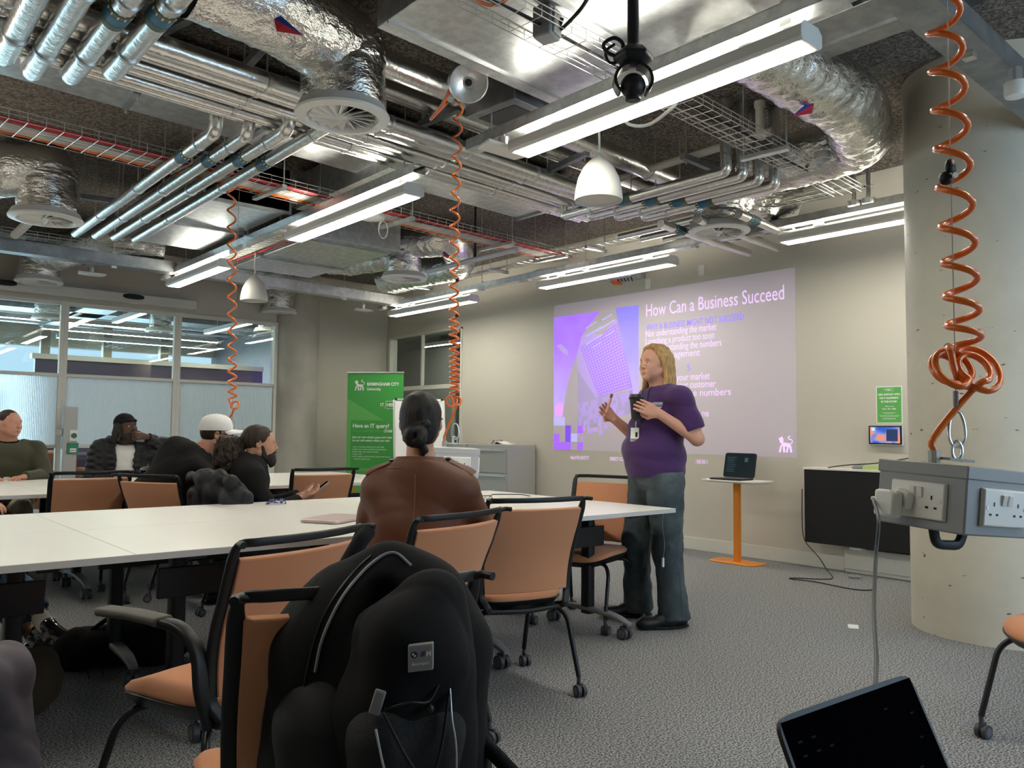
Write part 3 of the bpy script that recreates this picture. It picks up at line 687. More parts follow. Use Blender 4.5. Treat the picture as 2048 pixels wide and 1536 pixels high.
b = MB(); b.cyl((0, 0, -.034), (0, 0, -.037), .022, 20); b.obj('lens', mat('lens', (.004, .004, .006), .08), t)
b = MB(); b.tube(smooth_path([(-.03, 0, .13), (-.10, -.01, .15), (-.115, 0, .19), (-.075, 0, .215), (-.04, 0, .19), (-.05, .01, .14)]), .008, 8); b.tube(smooth_path([(-.03, .01, .13), (-.09, .01, .12), (-.105, .02, .17), (-.07, .02, .20)]), .006, 8); b.each('looped_cable', 'black', t)
# ---- cable reels on the ceiling
for lab, p, n_ in (('steel cable reel on the ceiling above the middle orange cable', PZ(937, 165, 3.05), Vector((-.45, -.75, -.5))), ('steel cable reel on the duct above the left orange cable', PZ(481, 403, 3.2), Vector((-.2, -.9, -.3)))):
    t = thing('cable_reel', lab, 'cable reel', (0, 0, 0), 0, 'steel cable reels'); n_.normalize()
    m = frame(p, n_.orthogonal(), n_.cross(n_.orthogonal()))
    b = MB(); k = len(b.v); b.lathe([(.001, .0), (.03, .0), (.034, .004), (.10, .012), (.108, .002), (.11, -.04), (.10, -.05)], (0, 0, 0), 40); b.move(k, m); b.obj('drum', 'galv', t)
    b = MB(); k = len(b.v); b.lathe([(.001, .008), (.018, .008), (.02, -.0)], (0, 0, 0), 20); b.move(k, m); b.obj('hub', 'black', t)
    b = MB(); b.box(tuple(p+Vector((0, 0, .20))-n_*.03), (.05, .05, .42)); b.obj('bracket', 'galv_dark', t)
# unlit white tube on a black rod
a, c_ = PZ(855, 543, 2.84), PZ(1016, 495, 2.84)
t = thing('projector_bar', 'pale lilac bar hung on a black drop rod left of the middle', 'hanging bar')
b = MB(); b.sweep([(a.x, a.y, 2.84), (a.x, c_.y, 2.84)], rrect(.05, .05, .02, 4)); b.obj('bar', mat('lilac_bar', (.50, .50, .56), .35), t)
q = PZ(932, 512, 2.86); b = MB(); b.cyl((a.x, q.y, 2.86), (a.x, q.y, HC+.01), .010, 12); b.cyl((a.x, q.y, 2.86), (a.x, q.y, 2.95), .016, 12); b.obj('drop_rod', 'black', t)
# white flat sensors and boxes
def sensor(label, px, py, z, sx=.28, sy=.12):
    p = PZ(px, py, z); t = thing('ceiling_sensor', label, 'sensor', (p.x, p.y, z), 0, 'flat white ceiling sensors')
    b = MB(); b.prism([(-sx/2, -sy/2), (sx/2, -sy/2), (sx/2-.03, sy/2), (-sx/2+.03, sy/2)], Matrix.Translation((0, 0, -.012)), .024); b.obj('cover', 'white_pl', t, bevel=.006)
    b = MB(); b.cyl((0, 0, .012), (0, 0, .07), .035, 20); b.obj('neck', 'silver', t); b = MB(); b.cyl((0, 0, .07), (0, 0, HC-z+.01 if z > 3 else .12), .008, 8); b.obj('stem', 'steel_wire', t)
sensor('flat white sensor at the left end of the near linear light', 1008, 300, 2.80, .34, .14)
sensor('flat white sensor under the trunking above the sliding door', 182, 548, 2.82)
sensor('flat white sensor under the bright trunking in the corner', 725, 620, 2.82)
t = thing('access_point', 'round white access point with coiled cables right of the middle light', 'access point', tuple(PZ(742, 440, 2.98)))
b = MB(); b.lathe([(.001, 0), (.07, .002), (.115, .015), (.12, .03), (.1, .04)], (0, 0, 0), 36); b.obj('disc_cover', 'white_pl', t)
b = MB()
for k in range(3): b.tube([(.12+.045*math.cos(a)+.01*k, .01*k, -.06+.075*math.sin(a)) for a in [i*math.pi/10 for i in range(20)]], .003, 6, closed=True)
b.each('coiled_cable', 'cable_white', t)
p = PZ(2032, 195, 2.78); t = thing('white_detector', 'white round detector under the dark steel channel at the right edge', 'detector', (p.x, p.y, 2.78))
b = MB(); b.lathe([(.02, 0), (.045, .004), (.05, .015), (.05, .07), (.045, .075)], (0, 0, 0), 30); b.obj('sensor_body', 'white_pl', t); b = MB(); b.cyl((0, 0, .075), (0, 0, .14), .03, 20); b.obj('neck', 'silver', t)
p = PZ(1093, 40, 3.02); t = thing('junction_box', 'dark grey junction box on the top centre wire basket', 'junction box', (p.x, p.y, 3.0), .3)
b = MB(); b.box((0, 0, 0), (.10, .09, .14)); b.obj('box_body', 'grey_pl', t, bevel=.008); b = MB(); b.box((.01, -.048, 0), (.07, .012, .11)); b.obj('socket_face', 'lt_grey', t, bevel=.004)
cable('black cable looping from the grey junction box to the ceiling', smooth_path([p+Vector((.04, -.06, 0)), PZ(1120, 60, 2.98), PZ(1160, 20, 3.0), PZ(1185, -20, 3.1)]), .009, 'black')
cable('orange cable draped over the top centre wire basket', smooth_path([PZ(920, -30, 3.05), PZ(970, 8, 3.03), PZ(1010, 2, 3.05), PZ(1040, -40, 3.08)]), .008, 'orange')
cable('white flex hanging below the near linear light', smooth_path([PZ(1352, 205, 2.89), PZ(1345, 215, 2.85), PZ(1300, 248, 2.83), PZ(1262, 250, 2.83), PZ(1240, 232, 2.89)]), .009, 'cable_white')
b = MB(); q = PX(1582, 385, XW-.06); b.box(q, (.12, .16, .16)); tag(b.obj('wall_box', 'black'), 'small black box high on the projection wall', 'box')
for i, (px, py) in enumerate([(1403, 541), (1296, 568)]):
    q = PX(px, py, XW-.004); b = MB(); b.box(q, (.008, .07, .11)); tag(b.obj('wall_label', 'white'), 'small white notice high on the projection wall, %s of two' % ('right' if not i else 'left'), 'notice')
q = PX(1250, 560, XW-.1); t = thing('tray_opening', 'cable entry with loose orange and black cable ends high above the slide', 'cable entry')
b = MB(); b.box((XW-.12, q.y, q.z+.05), (.24, .42, .10)); b.obj('sleeve', 'galv', t)
b = MB()
for k in range(4): b.cyl((XW-.2+.02*k, q.y+.16-.02*k, q.z+.02), (XW-.14+.02*k, q.y+.12-.02*k, q.z-.04), .011, 8)
b.each('cable_end', 'orange', t); b = MB()
for k in range(5): b.cyl((XW-.2, q.y+.04-.05*k, q.z+.02), (XW-.17, q.y+.03-.05*k, q.z-.02-.006*k), .006, 8)
b.each('cable_end', 'black', t)
# luminaires of the neighbouring spaces
for i, (x, y, L, ax) in enumerate([(1.6, 13.2, 2.8, 0), (.2, 12.4, 2.6, 0), (-.8, 14.2, 2.6, 0), (2.9, 14.4, 3.2, 1), (4.4, 15.6, 3.0, 1), (3.6, 12.7, 2.4, 0), (5.2, 13.0, 2.6, 0), (.6, 16.5, 3.2, 1), (-2.4, 17.2, 3.2, 1), (4.9, 17.0, 3.0, 1), (7.9, 10.5, 2.4, 0), (9.2, 12.2, 2.4, 0), (9.9, 10.2, 2.4, 0)]):
    t = thing('corridor_light', 'slim linear light beyond the glass, %s counted from the door' % (ORD[i] if i < 12 else 'last'), 'ceiling light', (x, y, 2.85), math.pi/2 if ax else 0, 'linear lights beyond the glass')
    MB().b2((-.05, -L/2, 0), (.05, L/2, .07)).obj('housing', 'white_pl', t); MB().cyl((0, -L*.3, .07), (0, -L*.3, HC-2.85+(.1 if y > YG and x < XW else 0)), .006, 6).cyl((0, L*.3, .07), (0, L*.3, HC-2.85+(.1 if y > YG and x < XW else 0)), .006, 6).each('hanger_rod', 'steel_wire', t); MB().b2((-.04, -L/2+.01, -.003), (.04, L/2-.01, 0)).obj('diffuser', 'lamp', t)
for i, (x, y, r) in enumerate([(2.6, 13.5, .2), (4.3, 13.9, .17), (5.6, 12.6, .17), (.4, 15, .2)]):
    t = thing('corridor_duct', 'foil duct end beyond the glass partition, %s from the left' % ORD[[1, 2, 3, 0][i]], 'air duct', (0, 0, 0), 0, 'foil ducts beyond the glass')
    foil_duct(t, [(x+.8, y+.5, 3.3), (x, y, 3.25), (x, y, 2.8)], r, seed=30+i); diffuser(t, Vector((x, y, 2.78)), .24)
for i in range(8):
    b = MB(); y = 11.9+i*.8; b.cyl((-8, y, 3.2+.05*(i % 2)), (6.8, y+.6, 3.2+.05*(i % 2)), .05+.03*(i % 3), 12); tag(b.obj('corridor_pipe', 'foil_pipe'), 'foil pipe under the corridor ceiling beyond the glass, %s away from it' % ORD[i], 'pipe', 'pipes beyond the glass partition')
for i in range(2):
    b = MB(); x = 7.6+i*1.5; b.cyl((x, 8, 3.1), (x+.2, 15.9, 3.1), .07, 12); tag(b.obj('corridor_pipe', 'foil_pipe'), 'foil pipe in the side room behind the inner window, %s one' % ('left', 'right')[i], 'pipe', 'pipes in the side room')
for i, (x0, x1, y0, y1) in enumerate([(-3.5, 1.6, 12.0, 12.5), (-3, 5.8, 14.8, 15.4), (3.2, 3.7, 11.8, 17.5), (-.4, .1, 11.8, 17.5)]):
    b = MB(); b.b2((x0, y0, 3.08), (x1, y1, 3.38)); b.b2((x0+.3, y0+.1, 3.38), (x0+.33, y0+.13, HC+.1)); b.b2((x1-.33, y1-.13, 3.38), (x1-.3, y1-.1, HC+.1)); tag(b.obj('corridor_rectangular_duct', 'galv_dark'), 'dull rectangular duct under the corridor ceiling beyond the glass, %s of four' % ORD[i], 'air duct', 'rectangular ducts beyond the glass')
# ------------------------------------------------------------------ chairs
def make_chair(label, arms=False, group=None):
    """origin on the floor under the seat, facing +Y"""
    t = thing('conference_chair', label, 'chair', (0, 0, 0), 0, group)
    # upholstered back
    def back(u, v):
        s = 2*u-1; w = .198+.027*v
        y = -.215-.015*v-.085*v**1.6+.016*math.sin(math.pi*min(1, v*1.3))
        return (s*w, y+.035*s*s-.01, .445+.43*v)
    b = MB(); b.grid(lambda u, v: back(u, .07+v*.87), 14, 14, -.020); b.obj('backrest', 'peach', t, bevel=.004, smooth=50)
    # black frame: two posts and the top bar
    def fr(s, v, o=0): p = Vector(back((s+1)/2, v)); p.x += s*.014; p.y -= .004+o; return p
    L = [Vector((-.175, -.17, .395)), Vector((-.19, -.215, .41))]+[fr(-1, v) for v in (.02, .12, .3, .5, .7, .88)]
    T = [fr(-1, 1.0)+Vector((.004, -.005, .005))]+[fr(s, 1.03, .016) for s in (-.8, -.4, 0, .4, .8)]+[fr(1, 1.0)+Vector((-.004, -.005, .005))]
    R = [Vector((-p.x, p.y, p.z)) for p in reversed(L)]
    b = MB(); pr = rrect(.034, .020, .008, 3)
    path = smooth_path(L+T+R, 5); b.sweep(path, pr, ref=(0, 1, 0), scales=[1-.34*max(0, min(1, (q.z-.84)/.04)) for q in path])
    for s in (-1, 1):   # curled ends of the top bar
        p = fr(s, 1.02, .01); b.tube(smooth_path([p-Vector((s*.02, 0, 0)), p+Vector((s*.006, -.012, .004)), p+Vector((s*.016, -.034, .003))], 4), .009, 8)
    b.sweep([(-.18, -.19, .395), (0, -.215, .39), (.18, -.19, .395)], rrect(.03, .022, .008, 3))
    b.obj('back_frame', 'black', t, smooth=60)
    # seat
    b = MB(); b.loft([(0, .02, .425, .205, .215, 3.4), (0, .02, .435, .222, .232, 3.4), (0, .02, .455, .226, .236, 3.4), (0, .02, .468, .214, .224, 3.2), (0, .02, .474, .15, .16, 2.8), (0, .02, .475, .02, .02, 2)], 40)
    for i, v in enumerate(b.v):
        x, y, z = v; b.v[i] = (x, y, z-.035*max(0, (y-.10)/.15)**2-.008*math.cos(x*6))
    b.obj('seat', 'peach', t, smooth=70)
    b = MB(); b.loft([(0, .0, .385, .15, .15, 3), (0, .02, .395, .20, .21, 3.4), (0, .02, .435, .228, .238, 3.4), (0, .02, .440, .220, .230, 3.4)], 40)
    for i, v in enumerate(b.v):
        x, y, z = v; b.v[i] = (x, y, z-.035*max(0, (y-.10)/.15)**2)
    b.obj('seat_shell', 'black', t, smooth=60)
    for sx in (-1, 1):
        for sy in (-1, 1):
            ft = Vector((sx*.245, sy*.225+(.03 if sy < 0 else .05)*sy, .085))
            b = MB(); b.tube(fillet([(sx*.10, sy*.10, .385), (sx*.19, sy*.15, .385), (sx*.225, sy*.185, .34), ft], .045, 5), .0115, 12)
            lg = b.obj('leg', 'black_metal', t, smooth=60)
            b = MB(); b.cyl(ft+Vector((0, 0, .01)), ft+Vector((0, 0, -.035)), .009, 8); c = ft+Vector((0, -.012, -.058))
            for q in (-1, 1): b.cyl(c+Vector((q*.006, 0, 0)), c+Vector((q*.022, 0, 0)), .027, 20)
            b.box(c+Vector((0, .004, .018)), (.012, .034, .03))
            b.i = 1
            for q in (-1, 1): b.cyl(c+Vector((q*.022, 0, 0)), c+Vector((q*.0235, 0, 0)), .017, 16)
            b.obj('castor', ['castor', 'castor_disc'], lg, smooth=40)
    if arms:
        for s in (-1, 1):
            b = MB(); b.sweep(smooth_path([(s*.205, -.18, .40), (s*.245, -.19, .50), (s*.25, -.175, .60), (s*.262, -.12, .655), (s*.27, -.03, .665)], 6), rrect(.024, .044, .010, 3), ref=(s, 0, 0))
            a = b.obj('armrest', 'black', t, smooth=60)
            b = MB(); b.sweep([(s*.268, -.06, .668), (s*.272, .06, .672), (s*.276, .19, .668)], rrect(.06, .024, .011, 4)); b.obj('arm_pad', mat('arm_pad_rubber', (.085, .078, .07), .6), a, bevel=.004)
    return t
ch_arm = make_chair('peach fabric chair with armrests at near left, seat turned to the table', True, 'peach conference chairs')
ch_arm.location = (.97, 2.41, 0); ch_arm.rotation_euler.z = math.radians(19)
chair0 = make_chair('peach chair nearest the camera with a black backpack on its back', False, 'peach conference chairs')
chair0.location = (.865, 1.665, 0); chair0.rotation_euler.z = math.radians(-9)
def chair(x, y, deg, label): return dup(chair0, (x, y, 0), math.radians(deg), label)
chair(1.70, 2.62, 14, 'peach chair with the seated woman in the brown coat')
chair(2.49, 2.92, -14, 'empty peach chair in front of the table, right of the brown coat')
chair(3.75, 3.60, 108, 'empty peach chair facing the camera at the right table end')
chair(3.75, .96, 78, 'peach chair cut by the right edge, only seat corner and leg visible')
chair(1.40, 6.14, 2, 'empty peach chair left of the black cap man, its back to the near table')
chair(1.86, 5.44, -62, 'narrow turned peach chair between the left chair and the white cap man')
chair(2.98, 5.86, -8, 'empty peach chair right of the ponytail man with black side bracket')
chair(2.20, 8.02, 165, 'peach chair under the man with the black cap')
chair(1.16, 8.05, 170, 'peach chair under the man in the green sweater')
chair(2.20, 4.98, -84, 'peach chair under the ponytail man with a jacket over it')
chair(2.12, 5.98, -110, 'peach chair under the man in the white cap')
chair(.40, 5.25, 180, 'peach chair under the person in jeans beyond the left table')
chair(-.02, 2.62, -20, 'peach chair under the person in grey trousers at lower left')
# ------------------------------------------------------------------ tables
def make_table(label, D, group, L=1.5):
    t = thing('flip_top_table', label, 'table', (0, 0, 0), 0, group)
    b = MB(); b.b2((-L/2+.002, -D/2+.002, .716), (L/2-.002, D/2-.002, .7412)); b.obj('tabletop', 'tabletop', t, bevel=.0015)
    b = MB()
    for x, y, sx, sy in ((0, -D/2+.001, L-.001, .002), (0, D/2-.001, L-.001, .002), (-L/2+.001, 0, .002, D), (L/2-.001, 0, .002, D)): b.box((x, y, .7285), (sx, sy, .0235))
    b.obj('edge_band', 'table_edge', t, smooth=0)
    b = MB(); b.b2((-L/2+.20, -.05, .50), (L/2-.20, -.02, .62)); b.obj('modesty_beam', 'black_metal', t, bevel=.003)
    b = MB()
    for x in (-L/2+.25, L/2-.25): b.b2((x-.035, -D/2+.10, .69), (x+.035, D/2-.06, .715))
    b.each('top_bearer', 'black_metal', t, bevel=.003)
    for s in (-1, 1):
        x = s*(L/2-.29)
        b = MB(); b.sweep([(x, 0, .10), (x, 0, .66)], rrect(.058, .07, .012, 3), ref=(0, 1, 0)); b.sweep([(x, 0, .655), (x, 0, .69)], rrect(.13, .09, .03, 3), ref=(0, 1, 0)); lg = b.obj('leg', 'black_metal', t, smooth=50)
        b = MB(); P = [(x, -D/2+.10, .088), (x, -D/4, .118), (x, 0, .13), (x, D/4, .118), (x, D/2-.10, .088)]
        b.sweep(smooth_path(P, 6), rrect(.062, .026, .008, 3), scales=[.62+.38*math.sin(math.pi*i/24) for i in range(25)]); b.obj('foot', 'silver' if D < .86 else 'grey_pl', lg, smooth=50)
        for q in (-1, 1):
            c = Vector((x+.0, q*(D/2-.14), .034))
            b = MB(); b.cyl(c+Vector((0, 0, .02)), c+Vector((0, 0, .06)), .01, 10); b.box(c+Vector((0, .004, .024)), (.016, .05, .03))
            for w in (-1, 1): b.cyl(c+Vector((w*.008, 0, 0)), c+Vector((w*.03, 0, 0)), .034, 24)
            b.i = 1
            for w in (-1, 1): b.cyl(c+Vector((w*.03, 0, 0)), c+Vector((w*.032, 0, 0)), .024, 20)
            b.obj('castor', ['castor', 'castor_disc'], lg, smooth=40)
    return t
D = .868; x_end = 3.878
tb = make_table('white table at the right end of the near row, front side', D, 'white tables of the near row')
tb.location = (x_end-.75, 3.012+D/2, 0)
dup(tb, (x_end-2.25, 3.012+D/2, 0), 0, 'white table in the middle of the near row, front side')
dup(tb, (x_end-3.75, 3.012+D/2, 0), 0, 'white table at the left end of the near row, front side')
dup(tb, (x_end-.75, 3.012+1.5*D, 0), 0, 'white table at the right end of the near row, back side')
dup(tb, (x_end-2.25, 3.012+1.5*D, 0), 0, 'white table in the middle of the near row, back side')
dup(tb, (x_end-3.75, 3.012+1.5*D, 0), 0, 'white table at the left end of the near row, back side')
for i, (x, w) in enumerate([(3.45, 'right end'), (1.95, 'middle'), (.45, 'left end')]):
    for j in range(2): dup(tb, (x, 6.50+j*D, 0), 0, 'white table at the %s of the far row, %s side' % (w, ('front', 'back')[j]), 'white tables of the far row')
# ------------------------------------------------------------------ high table, laptops
t = thing('side_table', 'slim white side table on an orange pole and foot below the slide', 'side table', (6.52, 4.36, 0), 0)
b = MB(); b.loft([(0, 0, 0, .125, .245, 6), (0, 0, .006, .13, .25, 6), (0, 0, .012, .125, .245, 6)], 36); b.obj('foot_plate', 'orange_metal', t)
b = MB(); b.b2((-.02, -.03, .012), (.02, .03, .735)); b.obj('pole', 'orange_metal', t, bevel=.003)
b = MB(); b.loft([(0, .0, .735, .15, .27, 5), (0, 0, .748, .19, .31, 5), (0, 0, .757, .19, .31, 5)], 40); b.obj('top_board', 'white_pl', t)
def laptop(label, loc, w=.32, d=.22, tilt=105, rz=0, m='black', screen='screen_dark', name='laptop'):
    t = thing(name, label, 'laptop', loc, rz)
    b = MB(); b.loft([(0, 0, 0, w/2-.004, d/2-.004, 12), (0, 0, .005, w/2, d/2, 12), (0, 0, .015, w/2, d/2, 12)], 40); b.obj('keyboard_base', m, t)
    b = MB()
    for r in range(5):
        for c in range(14): b.box((-w*.43+c*w*.066, d*.30-r*d*.105, .0158), (w*.056, d*.085, .0016))
    b.obj('keys', 'grey_pl', t)
    T = Matrix.Translation((0, d/2-.006, .016)) @ Matrix.Rotation(math.radians(180-tilt), 4, 'X')
    b = MB(); k = 0; b.loft([(0, -0-d/2, 0, w/2, d/2, 14), (0, -d/2, .006, w/2, d/2, 14)], 44)
    for i, v in enumerate(b.v): b.v[i] = tuple(T @ Vector((v[0], -v[1], v[2]-.006)))
    l = b.obj('lid', m, t)
    b = MB(); b.hexa([T @ Vector(p) for p in ((-w/2+.006, .010, .0), (w/2-.006, .010, .0), (w/2-.006, d-.006, .0), (-w/2+.006, d-.006, .0), (-w/2+.006, .010, .001), (w/2-.006, .010, .001), (w/2-.006, d-.006, .001), (-w/2+.006, d-.006, .001))])
    b.obj('screen', screen, l, smooth=0); return t, T, l
M['faint_blue'] = mat('faint_screen_text', (.02, .06, .08), .3, emit=((.10, .25, .32), .10))
t, T, l = laptop('black open laptop on the slim side table', (6.52, 4.42, .757), .34, .235, 102, math.radians(-90), screen='screen_dark')
b = MB(); 
for r in range(9): b.hexa([T @ Vector((x, .19-r*.017+y, z)) for z in (.0012, .0016) for x, y in ((-.14, 0), (-.14+.05+.07*random.random(), 0), (-.14+.05+.06*random.random(), .004), (-.14, .004))])
b.hexa([T @ Vector((x, y, z)) for z in (.0012, .0016) for x, y in ((.05, .15), (.085, .15), (.085, .19), (.05, .19))]); b.obj('screen_marks', 'faint_blue', l, smooth=0)
# ------------------------------------------------------------------ filing cabinets
def cabinet(label, x0, x1, y0, y1, h, rows=4):
    t = thing('filing_cabinet', label, 'filing cabinet', ((x0+x1)/2, (y0+y1)/2, 0), 0, 'grey filing cabinets'); X, Y = (x1-x0)/2, (y1-y0)/2
    b = MB(); b.b2((-X, -Y, 0), (X, Y, h)); b.obj('carcass', 'lt_grey', t, bevel=.004)
    dh = (h-.08)/rows
    for r in range(rows):
        z = .04+r*dh; b = MB(); b.b2((-X-.014, -Y+.012, z+.008), (-X, Y-.012, z+dh-.008)); d = b.obj('drawer', 'lt_grey', t, bevel=.004)
        b = MB(); b.b2((-X-.024, -Y+.03, z+dh-.035), (-X-.012, Y-.03, z+dh-.022)); b.obj('handle_rail', 'silver', d)
    return t
cabinet('grey filing cabinet at the projection wall carrying the papers', 6.42, 6.88, 7.52, 8.32, 1.02, 3)
cabinet('grey filing cabinet further left under the inner window', 6.42, 6.88, 8.36, 9.16, 1.02, 3)
cabinet('grey filing cabinet in the corner, mostly hidden by the flip chart', 6.42, 6.88, 9.20, 10.0, 1.02, 3)
t = thing('magazine', 'rolled magazines lying on the grey filing cabinet', 'magazine', (6.62, 7.86, 1.02), .3)
b = MB(); b.grid(lambda u, v: (-.10+.2*v, -.15+.3*u, .003+.03*math.sin(u*2.6)**4+.006*v), 16, 4, .004); b.obj('cover', 'ink_white', t)
b = MB(); b.tube([(-.1, .06, .03), (.1, .075, .032)], .027, 14); b.obj('rolled_part', mat('magazine_print', (.18, .10, .12), .4, vary=(30, (.5, .5, .5), .45, .55)), t)
# ------------------------------------------------------------------ wall panel with shelf (height-adjustable board folded on the wall)
t = thing('wall_panel', 'large black fabric panel with white shelf on the projection wall', 'wall panel')
y0, y1, z0, z1 = 1.9, 3.80, .235, .875; x = XW-.16
b = MB(); b.b2((x-.02, y0, z0), (x, y1, z1)); b.obj('fabric_panel', mat('black_felt', (.010, .010, .011), .95, bump=(400, .4, .002)), t, bevel=.003)
b = MB(); b.b2((x-.024, y0-.01, z1), (XW-.001, y1+.008, z1+.018)); b.b2((x, y1, z0), (x+.012, y1+.008, z1)); b.obj('shelf', 'white', t, bevel=.002)
b = MB(); b.b2((x, 2.2, z0-.02), (XW, 2.3, z1)); b.b2((x, 3.3, z0-.02), (XW, 3.4, z1)); b.each('bracket', 'white', t)
zs = z1+.018
b = MB(); b.b2((0, 0, 0), (.09, .16, .03)); o = b.obj('sticky_note_pad', mat('lime_note', (.45, .62, .18), .7)); o.location = (x+.03, 3.12, zs); o.rotation_euler.z = .2; tag(o, 'lime green note pad on the white shelf', 'note pad')
b = MB(); b.b2((0, 0, 0), (.10, .20, .012)); o = b.obj('notebook', mat('plum_cover', (.10, .05, .12), .5)); o.location = (x+.03, 2.86, zs); o.rotation_euler.z = -.1; tag(o, 'dark notebook lying on the white shelf', 'notebook')
t = thing('computer_mouse', 'dark mouse lying at the left of the white shelf', 'mouse', (x+.06, 3.34, zs), .6); b = MB(); b.loft([(0, 0, 0, .03, .05, 2.4), (0, 0, .018, .032, .054, 2.4), (0, -.004, .03, .024, .042, 2.2), (0, -.008, .036, .01, .02, 2)], 24); b.obj('mouse_body', 'grey_pl', t)
b = MB(); b.b2((0, 0, 0), (.12, .19, .004)); o = b.obj('paper_sheet', 'ink_white'); o.location = (x+.02, 2.58, zs); tag(o, 'white paper sheet on the white shelf', 'paper')
k1 = smooth_path([(x+.03, 3.60, zs+.004), (x+.05, 3.45, zs+.03), (x+.06, 3.2, zs+.055), (x+.06, 2.95, zs+.10), (x+.06, 2.78, zs+.135), (x+.05, 2.68, zs+.11), (x+.05, 2.64, zs+.02)])
cable('black cable arching over the white wall shelf', k1, .0045, 'black')
k2 = smooth_path([(x-.03, y1+.015, .70), (x-.03, y1+.018, .45), (x-.03, y1+.01, .30), (x-.035, y1-.03, .22), (x-.04, 3.66, .12), (x-.06, 3.58, .03), (6.45, 3.40, .006), (6.32, 3.42, .005), (6.18, 3.60, .005), (6.12, 3.58, .005), (6.16, 3.40, .005), (6.10, 3.08, .005), (6.16, 2.96, .005), (6.32, 2.98, .005), (6.42, 3.05, .006)])
cable('black mains cable trailing from the black panel onto the carpet', k2, .0042, 'black')
b = MB(); b.lathe([(.045, 0), (.05, .012), (.035, .026), (.01, .03)], (0, 0, 0), 20); o = b.obj('floor_puck', 'grey_pl'); o.location = (6.62, 3.30, 0); tag(o, 'small dark puck on the carpet beside the skirting', 'puck')
b = MB(); b.b2((0, 0, 0), (.10, .06, .005)); o = b.obj('paper_scrap', 'ink_white'); o.location = (4.90, 2.42, .0); o.rotation_euler.z = .5; tag(o, 'white paper scrap on the carpet left of the round column', 'paper')
# ------------------------------------------------------------------ poster, touch panel
X0 = XW-.004
def on_wall(y, z, x=XW-.005): return frame((x, y, z), (0, -1, 0), (0, 0, 1))   # lettering seen from the room
t = thing('help_poster', 'small green help poster on the projection wall', 'poster')
b = MB(); b.b2((XW-.004, 3.005, 1.285), (XW, 3.225, 1.60)); b.obj('sheet', 'ink_white', t)
b = MB(); b.b2((XW-.005, 3.013, 1.293), (XW-.003, 3.217, 1.592)); b.obj('green_field', 'green_light', t)
def wtxt(s, y, z, size, par=t, m='ink_white', w=None, bold=.0, x=XW-.0062, name='lettering'): return text(name, s, on_wall(y, z, x), size, m, par, .0003, bold, w)
wtxt('IT', 3.155, 1.565, .016, bold=.0003); wtxt('HELP', 3.132, 1.565, .016, bold=.0006)
b = MB()
for lo, hi in (((3.078, 1.584), (3.138, 1.5855)), ((3.078, 1.559), (3.138, 1.5605)), ((3.078, 1.559), (3.0795, 1.5855)), ((3.1365, 1.559), (3.138, 1.5855))): b.b2((XW-.0062, lo[0], lo[1]), (XW-.005, hi[0], hi[1]))
b.obj('speech_box', 'ink_white', t)
for i, (s, w) in enumerate([('NEED SUPPORT WITH', .185), ('THE IT EQUIPMENT', .165), ('IN THIS ROOM?', .135)]): wtxt(s, 3.115+w/2, 1.522-.030*i, .022, w=w, bold=.0009)
wtxt('Call us on', 3.15, 1.425, .014, w=.075, bold=.0003); wtxt('0131 331 4481', 3.172, 1.402, .015, w=.115, bold=.0007)
b = MB()
for z, w in ((1.375, .12), (1.366, .08), (1.350, .17), (1.343, .15), (1.328, .10), (1.320, .115)): b.b2((XW-.0062, 3.115-w/2, z), (XW-.005, 3.115+w/2, z+.0025))
b.obj('small_print', 'ink_white', t)
t = thing('touch_panel', 'small wall-mounted touch screen with blue and purple picture under the poster', 'screen')
b = MB(); b.b2((XW-.035, 3.0, 1.10), (XW, 3.275, 1.262)); b.obj('case', 'white_pl', t, bevel=.006)
b = MB(); b.b2((XW-.042, 2.998, 1.108), (XW-.034, 3.277, 1.265)); b.obj('bezel', 'black', t, bevel=.003)
def picture_mat():
    m = mat('touch_picture', (.01, .01, .02), .2, emit=((.1, .1, .3), .9)); nt = m.node_tree; b = nt.nodes['Principled BSDF']
    tc = nt.nodes.new('ShaderNodeTexCoord'); n = nt.nodes.new('ShaderNodeTexNoise'); n.inputs['Scale'].default_value = 9; n.inputs['Detail'].default_value = 1
    r = nt.nodes.new('ShaderNodeValToRGB'); e = r.color_ramp.elements; e[0].position = .38; e[0].color = (.01, .02, .12, 1); e[1].position = .62; e[1].color = (.35, .28, .45, 1)
    k = r.color_ramp.elements.new(.5); k.color = (.03, .12, .55, 1); k = r.color_ramp.elements.new(.7); k.color = (.75, .25, .12, 1)
    nt.links.new(tc.outputs['Object'], n.inputs[0]); nt.links.new(n.outputs[0], r.inputs[0]); nt.links.new(r.outputs[0], b.inputs['Emission Color']); return m
b = MB(); b.b2((XW-.0435, 3.012, 1.118), (XW-.041, 3.263, 1.255)); b.obj('picture', picture_mat(), t, smooth=0)
b = MB(); b.b2((XW-.0445, 3.03, 1.135), (XW-.0432, 3.125, 1.235)); b.obj('window_area', mat('navy_screen', (.01, .015, .04), .3, emit=((.02, .05, .16), .5)), t)
b = MB(); b.b2((XW-.0445, 3.22, 1.222), (XW-.0432, 3.25, 1.247)); b.obj('icon', mat('icon_blue', (.3, .5, .7), .3, emit=((.3, .55, .8), .8)), t)
